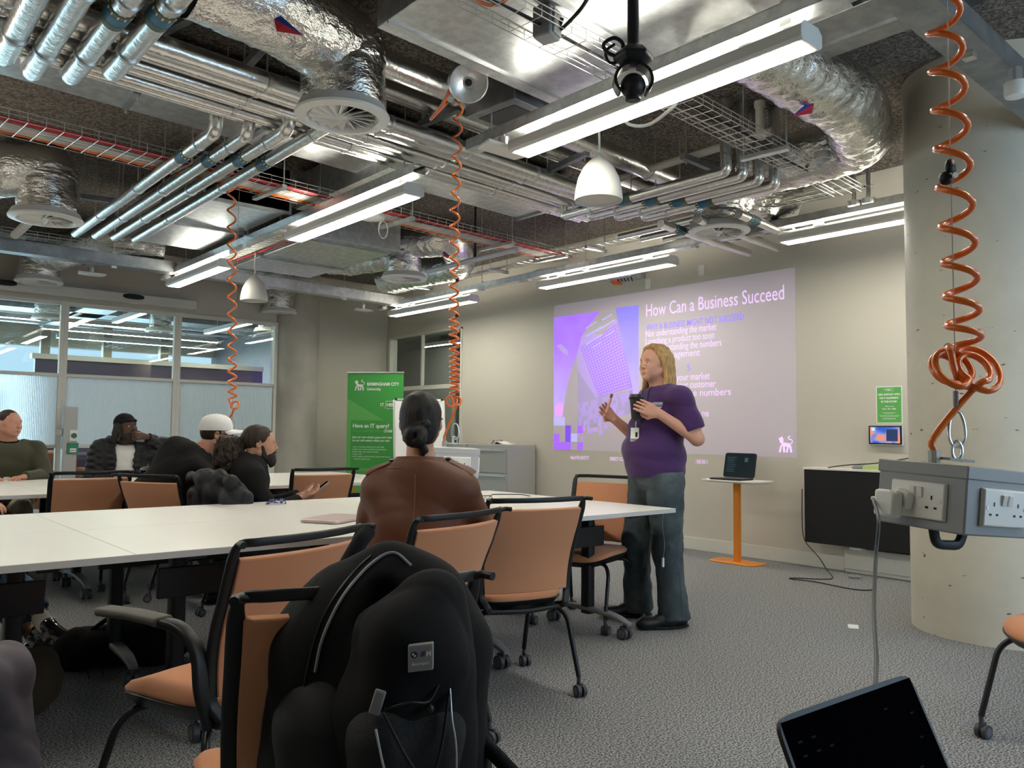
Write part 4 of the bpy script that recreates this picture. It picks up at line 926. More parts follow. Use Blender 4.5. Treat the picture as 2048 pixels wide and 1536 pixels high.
# ------------------------------------------------------------------ roller banner
BL, BR = PZ(688, 955, .02), None
c0 = PD(745, 1030, 11.1); c0.z = 0; bx = Vector((RT[0], RT[1], 0)).normalized(); bx = (Matrix.Rotation(math.radians(-8), 3, 'Z') @ bx)
t = thing('roller_banner', 'tall green roller banner left of the flip chart', 'banner', tuple(c0), math.atan2(bx.y, bx.x))
BW, BH = .80, 1.98
b = MB(); b.sweep([(-BW/2-.02, .03, .04), (BW/2+.02, .03, .04)], rrect(.14, .08, .03, 4)); b.obj('base_case', 'silver', t)
lean = .0
def bn(x, z, d=0): return Vector((x, .03-.02*z/BH-d, z))
b = MB(); b.hexa([bn(-BW/2, .08), bn(BW/2, .08), bn(BW/2, .08, -.003), bn(-BW/2, .08, -.003), bn(-BW/2, BH), bn(BW/2, BH), bn(BW/2, BH, -.003), bn(-BW/2, BH, -.003)]); sheet = b.obj('sheet', 'green', t, smooth=0)
b = MB(); b.sweep([(-BW/2-.005, .01, BH), (BW/2+.005, .01, BH)], rrect(.02, .025, .006)); b.obj('top_rail', 'silver', t)
def bpoly(name, pts, m, d=.001):
    b = MB(); n = len(pts); vs = [bn(x, z, d) for x, z in pts]+[bn(x, z, d-.0008) for x, z in pts]
    b.add(vs, [tuple(range(n)), tuple(range(n, 2*n))[::-1]]+[(i, n+i, n+(i+1) % n, (i+1) % n) for i in range(n)]); return b.obj(name, m, sheet, smooth=0)
bpoly('light_band', [(-.40, .08), (-.40, 1.62), (.40, 1.17), (.40, .08)], 'green_light', .0008)
bpoly('dark_box', [(-.34, .66), (-.34, 1.32), (.36, 1.32), (.36, .66)], 'green', .0014)
bpoly('dark_band', [(-.34, .62), (.40, .62), (.40, .10)], 'green', .0012)
def lion(mtx, s, m, par, name='lion_emblem', flip=1):
    """passant guardant beast emblem from small solids"""
    b = MB(); P = []
    def blob(pts): b.prism([(flip*x*s, y*s) for x, y in (pts if flip > 0 else pts[::-1])], mtx, .0006)
    blob([(.20, .42), (.24, .62), (.50, .60), (.76, .56), (.82, .42), (.70, .34), (.42, .38)])
    blob([(.12, .60), (.08, .74), (.14, .92), (.24, .98), (.30, .90), (.36, .80), (.34, .62), (.24, .52)])
    blob([(.02, .80), (.06, .88), (.14, .86), (.12, .74)])
    for x0, x1 in ((.20, .12), (.36, .40), (.66, .58), (.78, .86)):
        blob([(x0-.05, .44), (x0+.07, .44), (x1+.06, .10), (x1+.05, .02), (x1-.09, .02), (x1-.07, .08)])
    T = [(.80, .52), (.90, .58), (.95, .70), (.88, .80), (.76, .80), (.66, .86), (.68, .96), (.82, .99)]
    for (xa, ya), (xb, yb) in zip(T, T[1:]):
        d = Vector((xb-xa, yb-ya)).normalized()*.028; blob([(xa+d.y, ya-d.x), (xb+d.y, yb-d.x), (xb-d.y, yb+d.x), (xa-d.y, ya+d.x)])
    return b.obj(name, m, par, smooth=0)
bm = lambda x, z: frame(bn(x, z, .0022), (1, 0, 0), (0, 0, 1))
lion(bm(-.30, 1.73), .15, 'ink_white', sheet)
text('lettering', 'BIRMINGHAM CITY', bm(-.12, 1.80), .062, 'ink_white', sheet, .0005, .0015, .46)
text('lettering', 'University', bm(-.12, 1.735), .055, 'ink_white', sheet, .0005, .001, .20)
text('lettering', 'IT', bm(.075, 1.515), .065, 'ink_white', sheet, .0005, .001)
text('lettering', 'HELP', bm(.165, 1.515), .062, 'ink_white', sheet, .0005, .0025, .145)
b = MB(); o_ = [(.145, 1.49), (.155, 1.585), (.33, 1.59), (.335, 1.49), (.205, 1.485), (.185, 1.468), (.183, 1.487)]
b.tube([bn(x, z, .003) for x, z in o_], .0035, 6, closed=True); b.obj('speech_box', 'ink_white', sheet)
text('lettering', 'Have an IT query?', bm(-.315, 1.22), .075, 'ink_white', sheet, .0005, .002, .52)
text('lettering', 'We are in the IT Tech Hub, in', bm(-.315, 1.158), .045, 'green_light', sheet, .0005, .0005, .42)
text('lettering', 'CST088', bm(.13, 1.158), .045, 'ink_white', sheet, .0005, .0012, .12)
text('lettering', 'Join our new virtual queue and relax', bm(-.315, 1.075), .04, 'ink_white', sheet, .0005, .0008, .57)
text('lettering', 'on our soft seating whilst you wait', bm(-.315, 1.03), .04, 'ink_white', sheet, .0005, .0008, .53)
for i, s in enumerate(['1. Go to the iPad situated in the main desk', '2. Submit your name and BCU issued address', '3. Remember your issued number', '4. Take a seat', '5. An IT support tech will call your number when they are', '    ready to support you']):
    text('lettering', s, bm(-.32, .945-.033*i), .026, 'ink_white', sheet, .0004, .0, [.46, .49, .38, .14, .55, .26][i])
b = MB(); b.hexa([bn(x, z, d) for z in (.632, .635) for x, d in ((-.34, .0016), (.34, .0016), (.34, .001), (-.34, .001))]); b.obj('rule', 'green_light', sheet)
bpoly('logo_mark', [(-.30, .30), (-.24, .30), (-.24, .32), (-.27, .34), (-.27, .42), (-.25, .46), (-.29, .44)], 'orange', .0016)
# ------------------------------------------------------------------ flip chart easel
ec = PD(838, 1030, 10.4); ec.z = 0; ex = Vector((RT[0], RT[1], 0)).normalized(); ex = Matrix.Rotation(math.radians(14), 3, 'Z') @ ex
t = thing('flip_chart', 'white flip chart easel standing right of the green banner', 'flip chart', tuple(ec), math.atan2(ex.y, ex.x))
T = Matrix.Translation((0, 0, .88)) @ Matrix.Rotation(math.radians(-16), 4, 'X')
b = MB(); b.box((0, 0, .33), (.68, .016, .80), mtx=T); b.obj('board', 'white', t, bevel=.004)
b = MB()
for i in range(4): b.grid(lambda u, v: T @ Vector((-.32+.64*u, -.010-.003*i-.01*math.sin(u*5+i)*(1-v), -.05+.76*v)), 12, 6, .0008)
b.obj('paper_pad', 'ink_white', t, smooth=60)
b = MB(); b.box((0, -.014, .73), (.60, .02, .03), mtx=T); b.obj('clamp_bar', 'galv', t)
b = MB()
for x in (-.30, -.14, .14, .30): b.box((x, -.026, .735), (.03, .02, .022), mtx=T)
b.each('clamp_knob', 'black', t, bevel=.004)
for x in (-.30, .30): b = MB(); b.cyl(T @ Vector((x*.6, .02, .2)), (x*1.15, -.18, .0), .013, 12); b.obj('leg', 'silver', t)
b = MB(); b.cyl(T @ Vector((0, .02, .3)), (0, .48, 0), .013, 12); b.obj('leg', 'silver', t)
b = MB(); b.box((0, -.03, -.09), (.66, .06, .012), mtx=T); b.obj('pen_tray', 'grey_pl', t)
# ------------------------------------------------------------------ door button post, leather seat
pp = PY(136, 920, 10.7)
t = thing('button_post', 'grey post with green door release button by the sliding door', 'post', (pp.x, 10.7, 0), 0)
b = MB(); b.b2((-.075, -.06, 0), (.075, .06, 1.42)); b.obj('post_body', 'lt_grey', t, bevel=.004)
b = MB(); b.b2((-.01, -.075, 1.02), (.08, -.06, 1.15)); pl = b.obj('button_plate', 'white_pl', t, bevel=.003)
b = MB(); b.cyl((.035, -.075, 1.085), (.035, -.09, 1.085), .03, 20); b.obj('button', mat('button_green', (.02, .12, .06), .4), pl)
b = MB(); b.b2((-.03, -.075, .87), (.09, -.06, 1.00)); b.obj('green_notice', mat('notice_green', (.02, .22, .12), .5), t, bevel=.002)
b = MB(); b.b2((.0, -.078, .89), (.065, -.074, .935)); b.obj('notice_text', 'ink_white', t)
b = MB()
for k in range(3): b.b2((.008+.018*k, -.080, .905), (.02+.018*k, -.0775, .917))
b.each('notice_dot', 'flag_red', t)
b = MB(); b.b2((-.14, -.03, 1.08), (-.075, .02, 1.16)); b.obj('side_box', 'lt_grey', t, bevel=.004)
t = thing('armchair', 'brown leather armchair beyond the glass partition', 'armchair', (2.55, 12.4, 0), .2)
b = MB(); b.loft([(0, 0, .12, .40, .38, 6), (0, 0, .38, .42, .40, 5), (0, 0, .44, .38, .36, 5)], 40); b.obj('seat', 'leather', t)
b = MB(); b.box((0, .34, .55), (.82, .16, .62), rot=(-.12, 0, 0)); b.obj('backrest', 'leather', t, bevel=.05)
for s in (-1, 1): b = MB(); b.box((s*.42, 0, .42), (.14, .72, .40)); b.obj('armrest', 'leather', t, bevel=.04)
t = thing('armchair', 'second brown leather armchair beyond the glass, further left', 'armchair', (1.75, 12.9, 0), -.3)
b = MB(); b.loft([(0, 0, .12, .40, .38, 6), (0, 0, .38, .42, .40, 5), (0, 0, .44, .38, .36, 5)], 40); b.obj('seat', 'leather', t)
b = MB(); b.box((0, .34, .50), (.82, .16, .62), rot=(-.12, 0, 0)); b.obj('backrest', 'leather', t, bevel=.05)
b = MB(); b.b2((1.9, 15.0, 1.35), (2.25, 15.1, 1.8)); b.b2((2.05, 15.03, 0), (2.1, 15.07, 1.35)); tag(b.obj('standing_screen', 'black'), 'dark screen on a stand beyond the reeded glass', 'screen')
# ------------------------------------------------------------------ things on the tables
b = MB(); b.loft([(0, 0, 0, .15, .10, 10), (0, 0, .004, .155, .108, 10), (0, 0, .013, .155, .108, 10), (0, 0, .017, .152, .105, 10)], 40)
p = PZ(668, 1042, .742); o = b.obj('closed_laptop', mat('rose_metal', (.62, .50, .48), .35, .6)); o.location = (p.x+.02, p.y+.02, .7415); o.rotation_euler.z = math.radians(28); tag(o, 'closed pale pink laptop on the near table beside the brown coat', 'laptop')
p = PZ(548, 1007, .742); t = thing('lanyard', 'blue and white lanyard coiled at the far edge of the near table', 'lanyard', (p.x, p.y-.03, .742), .5)
b = MB()
for k in range(3): b.sweep([(.07*math.cos(a)*(1-.2*k), .05*math.sin(a)*(1-.15*k), .004+.005*k+.006*(1+math.sin(a*2+k))) for a in [i*2*math.pi/24 for i in range(24)]], [(-.001, -.006), (.001, -.006), (.001, .006), (-.001, .006)], closed=True)
b.obj('strap', mat('lanyard_blue', (.02, .03, .16), .6, vary=(70, (.6, .62, .7), .50, .56)), t)
p = PZ(985, 1008, .742); t = thing('glasses', 'pair of black spectacles on the near table behind the front chair', 'spectacles', (p.x-.02, p.y+.02, .742), .4)
b = MB()
for s in (-1, 1): b.tube([(s*.033+.026*math.cos(a), .0, .022+.02*math.sin(a)) for a in [i*2*math.pi/20 for i in range(20)]], .002, 6, closed=True); b.tube([(s*.06, 0, .03), (s*.062, .11, .006)], .002, 6)
b.tube([(-.008, 0, .026), (.008, 0, .026)], .002, 6); b.obj('frame', 'black', t)
p = PZ(1010, 992, .742)
cable('thin black cable on the near table by the spectacles', smooth_path([(p.x-.25, p.y+.15, .745), (p.x-.1, p.y+.05, .745), (p.x, p.y+.12, .745), (p.x+.15, p.y+.02, .745), (p.x+.12, p.y-.12, .745)]), .003, 'black')
t = thing('table_socket', 'small white socket block on the far table in front of the green sweater', 'socket', tuple(PZ(40, 952, .742)), 0)
b = MB(); b.box((0, 0, .02), (.10, .06, .04)); b.obj('block_body', 'white_pl', t, bevel=.006)
t = thing('table_socket', 'small white socket block on the far table before the black cap man', 'socket', tuple(PZ(240, 953, .742)), 0)
b = MB(); b.box((0, 0, .02), (.12, .05, .04)); b.obj('block_body', 'white_pl', t, bevel=.006)
# ------------------------------------------------------------------ solid modelling: smooth unions meshed by surface nets
class SDF:
    def __init__(s, lo, hi, res):
        s.lo = np.array(lo, float); s.res = res; s.n = np.maximum(4, np.ceil((np.array(hi)-s.lo)/res).astype(int)+1)
        s.V = np.full(s.n, 1., np.float32); s.I = np.zeros(s.n, np.uint8); s.M_ = np.eye(4); s.xf = None
    def at(s, mtx): s.xf = mtx; return s
    def _p(s, p): return np.array(s.xf @ Vector(p)) if s.xf is not None else np.array(p, float)
    def _sub(s, lo, hi):
        a = np.clip(np.floor((lo-s.lo)/s.res).astype(int), 0, s.n); b = np.clip(np.ceil((hi-s.lo)/s.res).astype(int)+1, 0, s.n)
        if (b <= a).any(): return None
        ax = [s.lo[i]+s.res*np.arange(a[i], b[i]) for i in range(3)]
        return tuple(slice(a[i], b[i]) for i in range(3)), np.meshgrid(*ax, indexing='ij')
    def _put(s, sl, d, k, m, op):
        V = s.V[sl]; d = d.astype(np.float32)
        if op > 0:
            h = np.clip(.5+.5*(V-d)/k, 0, 1) if k > 1e-6 else (V > d).astype(np.float32)
            N = V*(1-h)+d*h-k*h*(1-h); s.I[sl] = np.where(d < V, m, s.I[sl])
        else:
            d = -d; h = np.clip(.5-.5*(V-d)/k, 0, 1); N = V*(1-h)+d*h+k*h*(1-h)
        s.V[sl] = N
    def c(s, a, b, ra, rb=None, k=.02, m=0, op=1, flat=None):
        """tapered capsule; flat=(axis vector, factor) thins it along that axis"""
        rb = ra if rb is None else rb; a = s._p(a); b = s._p(b); R = max(ra, rb)+k*1.5+s.res*3
        q = s._sub(np.minimum(a, b)-R, np.maximum(a, b)+R)
        if q is None: return s
        sl, (X, Y, Z) = q; ab = b-a; L = max(ab@ab, 1e-9)
        px, py, pz = X-a[0], Y-a[1], Z-a[2]
        t = np.clip((px*ab[0]+py*ab[1]+pz*ab[2])/L, 0, 1)
        dx, dy, dz = px-t*ab[0], py-t*ab[1], pz-t*ab[2]
        if flat:
            n = np.array(s.xf.to_3x3() @ Vector(flat[0])) if s.xf is not None else np.array(flat[0], float)
            n = n/np.linalg.norm(n); w = dx*n[0]+dy*n[1]+dz*n[2]; f = 1/flat[1]-1; dx, dy, dz = dx+w*n[0]*f, dy+w*n[1]*f, dz+w*n[2]*f
            d = np.sqrt(dx*dx+dy*dy+dz*dz)-(ra+(rb-ra)*t); d = d*(.5+.5*flat[1])
        else: d = np.sqrt(dx*dx+dy*dy+dz*dz)-(ra+(rb-ra)*t)
        s._put(sl, d, k, m, op); return s
    def chain(s, pts, rs, k=.02, m=0, flat=None):
        for i in range(len(pts)-1): s.c(pts[i], pts[i+1], rs[i], rs[i+1], k, m, 1, flat)
        return s
    def e(s, c, r, rot=(0, 0, 0), k=.02, m=0, op=1):
        """ellipsoid"""
        c = s._p(c); Rm = Euler(rot).to_matrix()
        if s.xf is not None: Rm = s.xf.to_3x3().normalized() @ Rm
        Rm = np.array(Rm); R = max(r)+k*1.5+s.res*3; q = s._sub(c-R, c+R)
        if q is None: return s
        sl, (X, Y, Z) = q; x, y, z = X-c[0], Y-c[1], Z-c[2]
        u = [(x*Rm[0, i]+y*Rm[1, i]+z*Rm[2, i]) for i in range(3)]
        k0 = np.sqrt(sum((u[i]/r[i])**2 for i in range(3))); k1 = np.sqrt(sum((u[i]/r[i]**2)**2 for i in range(3)))+1e-9
        s._put(sl, k0*(k0-1)/k1, k, m, op); return s
    def bx(s, c, h, rot=(0, 0, 0), rd=.01, k=.01, m=0, op=1):
        c = s._p(c); Rm = Euler(rot).to_matrix()
        if s.xf is not None: Rm = s.xf.to_3x3().normalized() @ Rm
        Rm = np.array(Rm); R = float(np.linalg.norm(h))+k*1.5+s.res*3; q = s._sub(c-R, c+R)
        if q is None: return s
        sl, (X, Y, Z) = q; x, y, z = X-c[0], Y-c[1], Z-c[2]
        u = [np.abs(x*Rm[0, i]+y*Rm[1, i]+z*Rm[2, i])-(h[i]-rd) for i in range(3)]
        d = np.sqrt(sum(np.maximum(v, 0)**2 for v in u))+np.minimum(np.maximum(np.maximum(u[0], u[1]), u[2]), 0)-rd
        s._put(sl, d, k, m, op); return s
    def cut(s, p, n):
        """remove everything on the n side of the plane through p"""
        n = np.array(n, float)/np.linalg.norm(n); ax = [s.lo[i]+s.res*np.arange(s.n[i]) for i in range(3)]
        D = ((ax[0]-p[0])*n[0])[:, None, None]+((ax[1]-p[1])*n[1])[None, :, None]+((ax[2]-p[2])*n[2])[None, None, :]
        s.V = np.maximum(s.V, D.astype(np.float32)); return s
    def wrinkle(s, amp, f=(20, 20, 30), seed=1, stretch=None, lo=None, hi=None):
        """cloth folds: sums of warped sines"""
        rnd = random.Random(seed); ax = [s.lo[i]+s.res*np.arange(s.n[i]) for i in range(3)]
        X, Y, Z = ax[0][:, None, None], ax[1][None, :, None], ax[2][None, None, :]; W = 0
        for i in range(5):
            a, b_, c_ = [rnd.uniform(-1, 1)*f[j] for j in range(3)]; p, q = rnd.uniform(0, 6), rnd.uniform(0, 6)
            w = np.sin(a*X+b_*Y+c_*Z+p+1.2*np.sin(.45*(c_*X+a*Y-b_*Z)+q)); W = W+(1-np.abs(w))*2-1
        if lo is not None: W = W*np.clip((Z-lo)/.06, 0, 1)
        if hi is not None: W = W*np.clip((hi-Z)/.06, 0, 1)
        s.V = (s.V+amp*W/2.2).astype(np.float32); return s
    def mesh(s, name, mats, parent=None, smooth=75, relax=1):
        V = np.pad(s.V, 1, constant_values=.5); n = np.array(V.shape); S = V < 0
        cnt = np.zeros(n-1, np.int32); acc = np.zeros((*(n-1), 3), np.float32)
        C = [(i, j, k) for i in (0, 1) for j in (0, 1) for k in (0, 1)]
        sub = lambda A, o: A[o[0]:n[0]-1+o[0], o[1]:n[1]-1+o[1], o[2]:n[2]-1+o[2]]
        inside = sum(sub(S, o).astype(np.int8) for o in C); mixed = (inside > 0) & (inside < 8); idx = np.argwhere(mixed)
        if not len(idx): return None
        vals = {o: V[idx[:, 0]+o[0], idx[:, 1]+o[1], idx[:, 2]+o[2]] for o in C}
        P = np.zeros((len(idx), 3)); K = np.zeros(len(idx))
        for o in C:
            for ax in range(3):
                if o[ax]: continue
                q = list(o); q[ax] = 1; q = tuple(q); a, b_ = vals[o], vals[q]; m = (a < 0) != (b_ < 0)
                t = np.where(m, a/np.where(m, a-b_, 1), 0); pos = np.tile(np.array(o, float), (len(idx), 1)); pos[:, ax] = t
                P += pos*m[:, None]; K += m
        P = P/K[:, None]+idx; ids = np.full(n-1, -1, np.int64); ids[tuple(idx.T)] = np.arange(len(idx))
        W = (P-1)*s.res+s.lo; quads = []
        for ax in range(3):
            a1, a2 = (ax+1) % 3, (ax+2) % 3; q = [slice(None)]*3; q[ax] = slice(0, -1); r = [slice(None)]*3; r[ax] = slice(1, None)
            ch = np.argwhere(S[tuple(q)] != S[tuple(r)]); ok = (ch[:, a1] > 0) & (ch[:, a2] > 0) & (ch[:, a1] < n[a1]-1) & (ch[:, a2] < n[a2]-1); ch = ch[ok]
            def cell(d1, d2): c = ch.copy(); c[:, a1] -= d1; c[:, a2] -= d2; return ids[tuple(c.T)]
            Q = np.stack([cell(1, 1), cell(0, 1), cell(0, 0), cell(1, 0)], 1)
            fl = ~S[tuple(ch.T)]; Q[fl] = Q[fl][:, ::-1]; quads.append(Q)
        Q = np.concatenate(quads); Q = Q[(Q >= 0).all(1)]
        for _ in range(relax):   # light smoothing
            A = np.zeros_like(W); N = np.zeros(len(W))
            for i in range(4):
                for j in (1, 3): np.add.at(A, Q[:, i], W[Q[:, (i+j) % 4]]); np.add.at(N, Q[:, i], 1)
            W = W*.5+.5*A/np.maximum(N, 1)[:, None]
        me = bpy.data.meshes.new(name); me.vertices.add(len(W)); me.vertices.foreach_set('co', W.ravel().astype(np.float32))
        me.loops.add(Q.size); me.loops.foreach_set('vertex_index', Q.ravel().astype(np.int32)); me.polygons.add(len(Q))
        me.polygons.foreach_set('loop_start', np.arange(0, Q.size, 4, dtype=np.int32)); me.update(calc_edges=True)
        mats = mats if isinstance(mats, (list, tuple)) else [mats]
        for k in mats: me.materials.append(M[k] if isinstance(k, str) else k)
        if len(mats) > 1:
            g = np.clip(np.round((W[Q].mean(1)-s.lo)/s.res).astype(int), 0, s.n-1); mi = s.I[tuple(g.T)].astype(np.int32)
            me.polygons.foreach_set('material_index', np.minimum(mi, len(mats)-1))
        me.shade_smooth(); me.update()
        o = bpy.data.objects.new(name, me); COL.objects.link(o)
        if parent is not None: o.parent = parent
        return o
from mathutils.bvhtree import BVHTree
def drape(o, pts, d, off=.002):
    """lay points on the mesh of o (its own space), shooting along d"""
    me = o.data; T = BVHTree.FromPolygons([v.co for v in me.vertices], [tuple(q.vertices) for q in me.polygons]); d = unit(d); out = []
    for p in pts:
        p = Vector(p); h, n, _, _ = T.ray_cast(p-d*.5, d)
        if h is None: h, n, _, _ = T.find_nearest(p)
        out.append(h+(n if n.dot(d) < 0 else -n)*off)
    return out
# ------------------------------------------------------------------ people
def skin(name, col, dark): return mat(name, col, .55, bump=(240, .12, .001), vary=(25, dark, .45, .8), spec=.35)
M['skin_fair'] = skin('skin_fair', (.60, .32, .225), (.555, .27, .19))
M['skin_fair2'] = skin('skin_rosy', (.55, .28, .20), (.46, .20, .14))
M['skin_tan'] = skin('skin_tan', (.48, .26, .17), (.40, .20, .13))
M['skin_dark'] = skin('skin_dark', (.075, .035, .022), (.05, .022, .014))
M['lips'] = mat('lips', (.42, .17, .14), .5)
M['lips_dark'] = mat('lips_dark', (.07, .03, .028), .45)
M['eye'] = mat('eyeball', (.72, .70, .66), .2)
M['iris'] = mat('iris', (.03, .03, .03), .2)
def haircol(name, c, d, sc=160): return mat(name, c, .5, bump=(sc, .8, .004, (1, 1, .10)), vary=(sc*.6, d, .40, .65, (1, 1, .10)), spec=.22)
M['blond'] = haircol('blond_hair', (.56, .35, .15), (.34, .19, .075))
M['black_hair'] = haircol('black_hair', (.012, .010, .010), (.03, .026, .024))
M['brown_hair'] = haircol('brown_hair', (.022, .014, .010), (.05, .032, .022))
M['beard'] = mat('dark_beard', (.018, .012, .010), .8, bump=(300, .8, .003))
def head(S, c, yaw=0, pitch=0, roll=0, s=1.0, jaw=1.0, nose=1.0, mouth=0, fat=1.0, brow=1.0):
    """adds a head with face, centre c, looking along local +Y; returns its matrix. material 1 = lips"""
    H = Matrix.Translation(c) @ Euler((pitch, roll, yaw), 'ZXY' if False else 'XYZ').to_matrix().to_4x4() @ Matrix.Scale(s, 4)
    old = S.xf; S.at((old @ H) if old is not None else H); q = s
    S.e((0, -.012, .030), (.074*q, .094*q, .086*q), k=.01)                       # skull
    S.e((0, .030, -.005), (.062*q*fat, .062*q, .085*q), k=.03)                   # face mass
    S.e((0, .038, -.062), (.050*q*jaw*fat, .048*q, .045*q), k=.03)               # jaw
    S.e((0, .072, -.093), (.020*q*jaw, .016*q, .015*q), k=.018)                  # chin
    S.c((-.045, .035, -.06), (-.060, -.008, -.045), .014*q, .014*q, k=.02); S.c((.045, .035, -.06), (.060, -.008, -.045), .014*q, .014*q, k=.02)
    S.c((-.034, .077, .026), (.034, .077, .026), .011*q*brow, .011*q*brow, k=.014)   # brow
    for x in (-1, 1):
        S.e((x*.032, .090, .006), (.017*q, .014*q, .012*q), k=.010, op=-1)       # eye sockets
        S.e((x*.030, .071, .004), (.0135*q, .013*q, .0125*q), k=.003)              # eyeball
        S.c((x*.017, .0815, .0115), (x*.043, .0745, .0095), .0058*q, .0055*q, k=.004)   # upper lid
        S.c((x*.019, .080, -.0035), (x*.042, .0745, -.003), .0038*q, .0038*q, k=.004)
        S.e((x*.040, .058, -.028), (.021*q*fat, .020*q, .020*q), k=.02)          # cheek
        S.e((x*.0095, .094, -.030), (.0075*q, .009*q, .006*q), k=.006)           # nostril wing
        S.e((x*.077, -.010, .000), (.008*q, .019*q, .031*q), rot=(.12, 0, x*-.35), k=.006)      # ear
        S.e((x*.084, -.006, .004), (.005*q, .010*q, .017*q), rot=(.12, 0, x*-.35), k=.004, op=-1)
        S.e((x*.073, -.004, -.026), (.006*q, .008*q, .010*q), k=.006)
    S.c((0, .086, .018), (0, .105*nose**.3, -.022), .0065*q, .0095*q, k=.010)                # nose
    S.e((0, .104, -.026), (.0095*q*nose, .0105*q, .0085*q), k=.007)
    S.c((-.019, .085, -.0555), (.019, .085, -.0555), .0058*q, .0058*q, k=.006, m=mouth); S.c((0, .088, -.054), (0, .089, -.055), .0065*q, .006*q, k=.006, m=mouth)
    S.c((-.015, .085, -.0665), (.015, .085, -.0665), .0068*q, .0068*q, k=.006, m=mouth)
    S.c((-.024, .094, -.061), (.024, .094, -.061), .0016*q, .0016*q, k=.004, op=-1)
    S.xf = old; return H
def eyes(parent, H, gaze=0.0, lid=1, lips='lips'):
    b = MB()
    for z, r in ((-.0562, .0048), (-.0662, .0056)): b.tube([tuple(H @ Vector((x*.0235, .0905-.0045*x*x, z+(.0016 if abs(x) > .2 else 0)*(-1 if z > -.06 else 1)))) for x in (-1, -.6, -.25, 0, .25, .6, 1)], r, 8, scales=[.25, .75, 1, .92, 1, .75, .25])
    b.obj('lips', lips, parent)
    for x in (-1, 1):
        b = MB(); b.ball((x*.030, .0718, .0040), .0128, 20); b.i = 1; b.ball((x*.030+gaze*.005, .0788, .0035), .0064, 14)
        for i, v in enumerate(b.v): b.v[i] = tuple(H @ Vector(v))
        b.obj('eye', ['eye', 'iris'], parent, smooth=60)
def hand(S, wrist, d, palm, side, curl=.5, s=1.0, thumb=.5, spread=.16, curls=None, fk=.004):
    """wrist point, d direction of the fingers, palm = palm normal, side=+1 thumb on the d x palm side"""
    d = unit(d); palm = Vector(palm); palm = unit(palm-d*palm.dot(d)); ax = d.cross(palm)*side; w = Vector(wrist)
    S.c(w-d*.015, w+d*.02, .023*s, .024*s, k=.012, flat=(palm, .72))
    S.c(w+d*.02+ax*.014, w+d*.078*s+ax*.026*s, .019*s, .0165*s, k=.012, flat=(palm, .75)); S.c(w+d*.02-ax*.012, w+d*.074*s-ax*.026*s, .019*s, .0155*s, k=.012, flat=(palm, .75))
    S.c(w+d*.03, w+d*.080*s, .020*s, .0165*s, k=.012, flat=(palm, .75))
    for i, (o, L, r) in enumerate([(.031, .072, .0088), (.0105, .080, .0090), (-.0105, .074, .0086), (-.030, .060, .0078)]):
        cl = curls[i] if curls else curl*(1+.10*i); p = w+d*.082*s+ax*o*s; dd = unit(d+ax*spread*(o/.03)*.6); P = [p]; a = 0
        for j, (fr, st) in enumerate(((.44, .75), (.31, 1.15), (.25, .8))):
            a += cl*st; v = dd*math.cos(a)+palm*math.sin(a); p = p+v*L*fr*s; P.append(p)
        S.chain([w+d*.068*s+ax*o*.9*s]+P, [r*1.1*s, r*1.08*s, r*.98*s, r*.9*s, r*.78*s], k=fk)
    b0 = w+d*.025*s+ax*.022*s; v1 = unit(d*.72+ax*.75+palm*(.25+.3*thumb)); b1 = b0+v1*.040*s; v2 = unit(d*.9+ax*(.35-.5*thumb)+palm*(.2+.55*thumb)); b2 = b1+v2*.030*s; b3 = b2+unit(d*.95+ax*(.1-.5*thumb)+palm*(.2+.6*thumb))*.024*s
    S.chain([b0, b1, b2, b3], [.0155*s, .0120*s, .0105*s, .0088*s], k=.006)
def mx(p): return (-p[0], p[1], p[2])
def torso(S, J, g=0, k=.05, m=0):
    """trunk through pelvis, waist, chest; J['girth'] = list of (centre, (rx, ry, rz), tilt)"""
    for c, r, t in J['girth']: S.e(c, tuple(q+g for q in r), rot=(t, 0, 0), k=k, m=m)
def shoe(parent, ankle, toe, m='black', L=.27, laces=False, sole='black', chunky=0):
    a = Vector(ankle); d = Vector(toe)-a; d.z *= .0 if abs(d.z) < .05 else 1; d = unit(d); up = Vector((0, 0, 1)); up = unit(up-d*up.dot(d)); s = d.cross(up)
    T = Matrix([[s[i], d[i], up[i], a[i]] for i in range(3)]+[[0, 0, 0, 1]]); h = .075
    lo = a-Vector((.3, .3, .3)); S = SDF(a-Vector((.26, .26, .26)), a+Vector((.26, .26, .26)), .0045); S.at(T)
    S.c((0, -.035, -h+.035), (0, .05, -h+.035), .036, .040, k=.02, flat=None); S.c((0, .05, -h+.034), (.004, L-.085, -h+.030), .040, .036, k=.03); S.e((.006, L-.085, -h+.028), (.045, .06, .034), k=.03)
    S.c((0, -.01, -h+.05), (0, .0, .005), .036, .040, k=.02); S.c((0, .02, .0), (0, .10, -h+.055), .030, .026, k=.03)
    S.c((0, -.05, -h+.03), (0, -.05, -h+.04), .03, .03, k=.02)
    if chunky:
        for i in range(6):
            for x in (-1, 1): S.e((x*.036, -.05+.045*i, -h+.018), (.014, .022, .020), k=.006)
    S.V = np.maximum(S.V, _below(S, T, -h))
    o = S.mesh('shoe', m, parent)
    b = MB(); pts = []
    for i in range(28):
        t = 2*math.pi*i/28; y = .055+.145*math.cos(t); x = (.040+.006*math.sin((y+.1)*9))*math.sin(t); pts.append((x, y))
    b.prism([(p[0], p[1]+.035*0) for p in pts], T @ Matrix.Translation((.002, -.002, -h-.004)), .016); b.obj('sole', sole, o, bevel=.003)
    if laces:
        b = MB()
        for i in range(4): y = .03+.028*i; z = -.012-.012*i; b.tube([T @ Vector((-.02, y, z-.002)), T @ Vector((0, y+.006, z+.006)), T @ Vector((.02, y, z-.002))], .0025, 6)
        b.obj('laces', 'black', o)
    return o
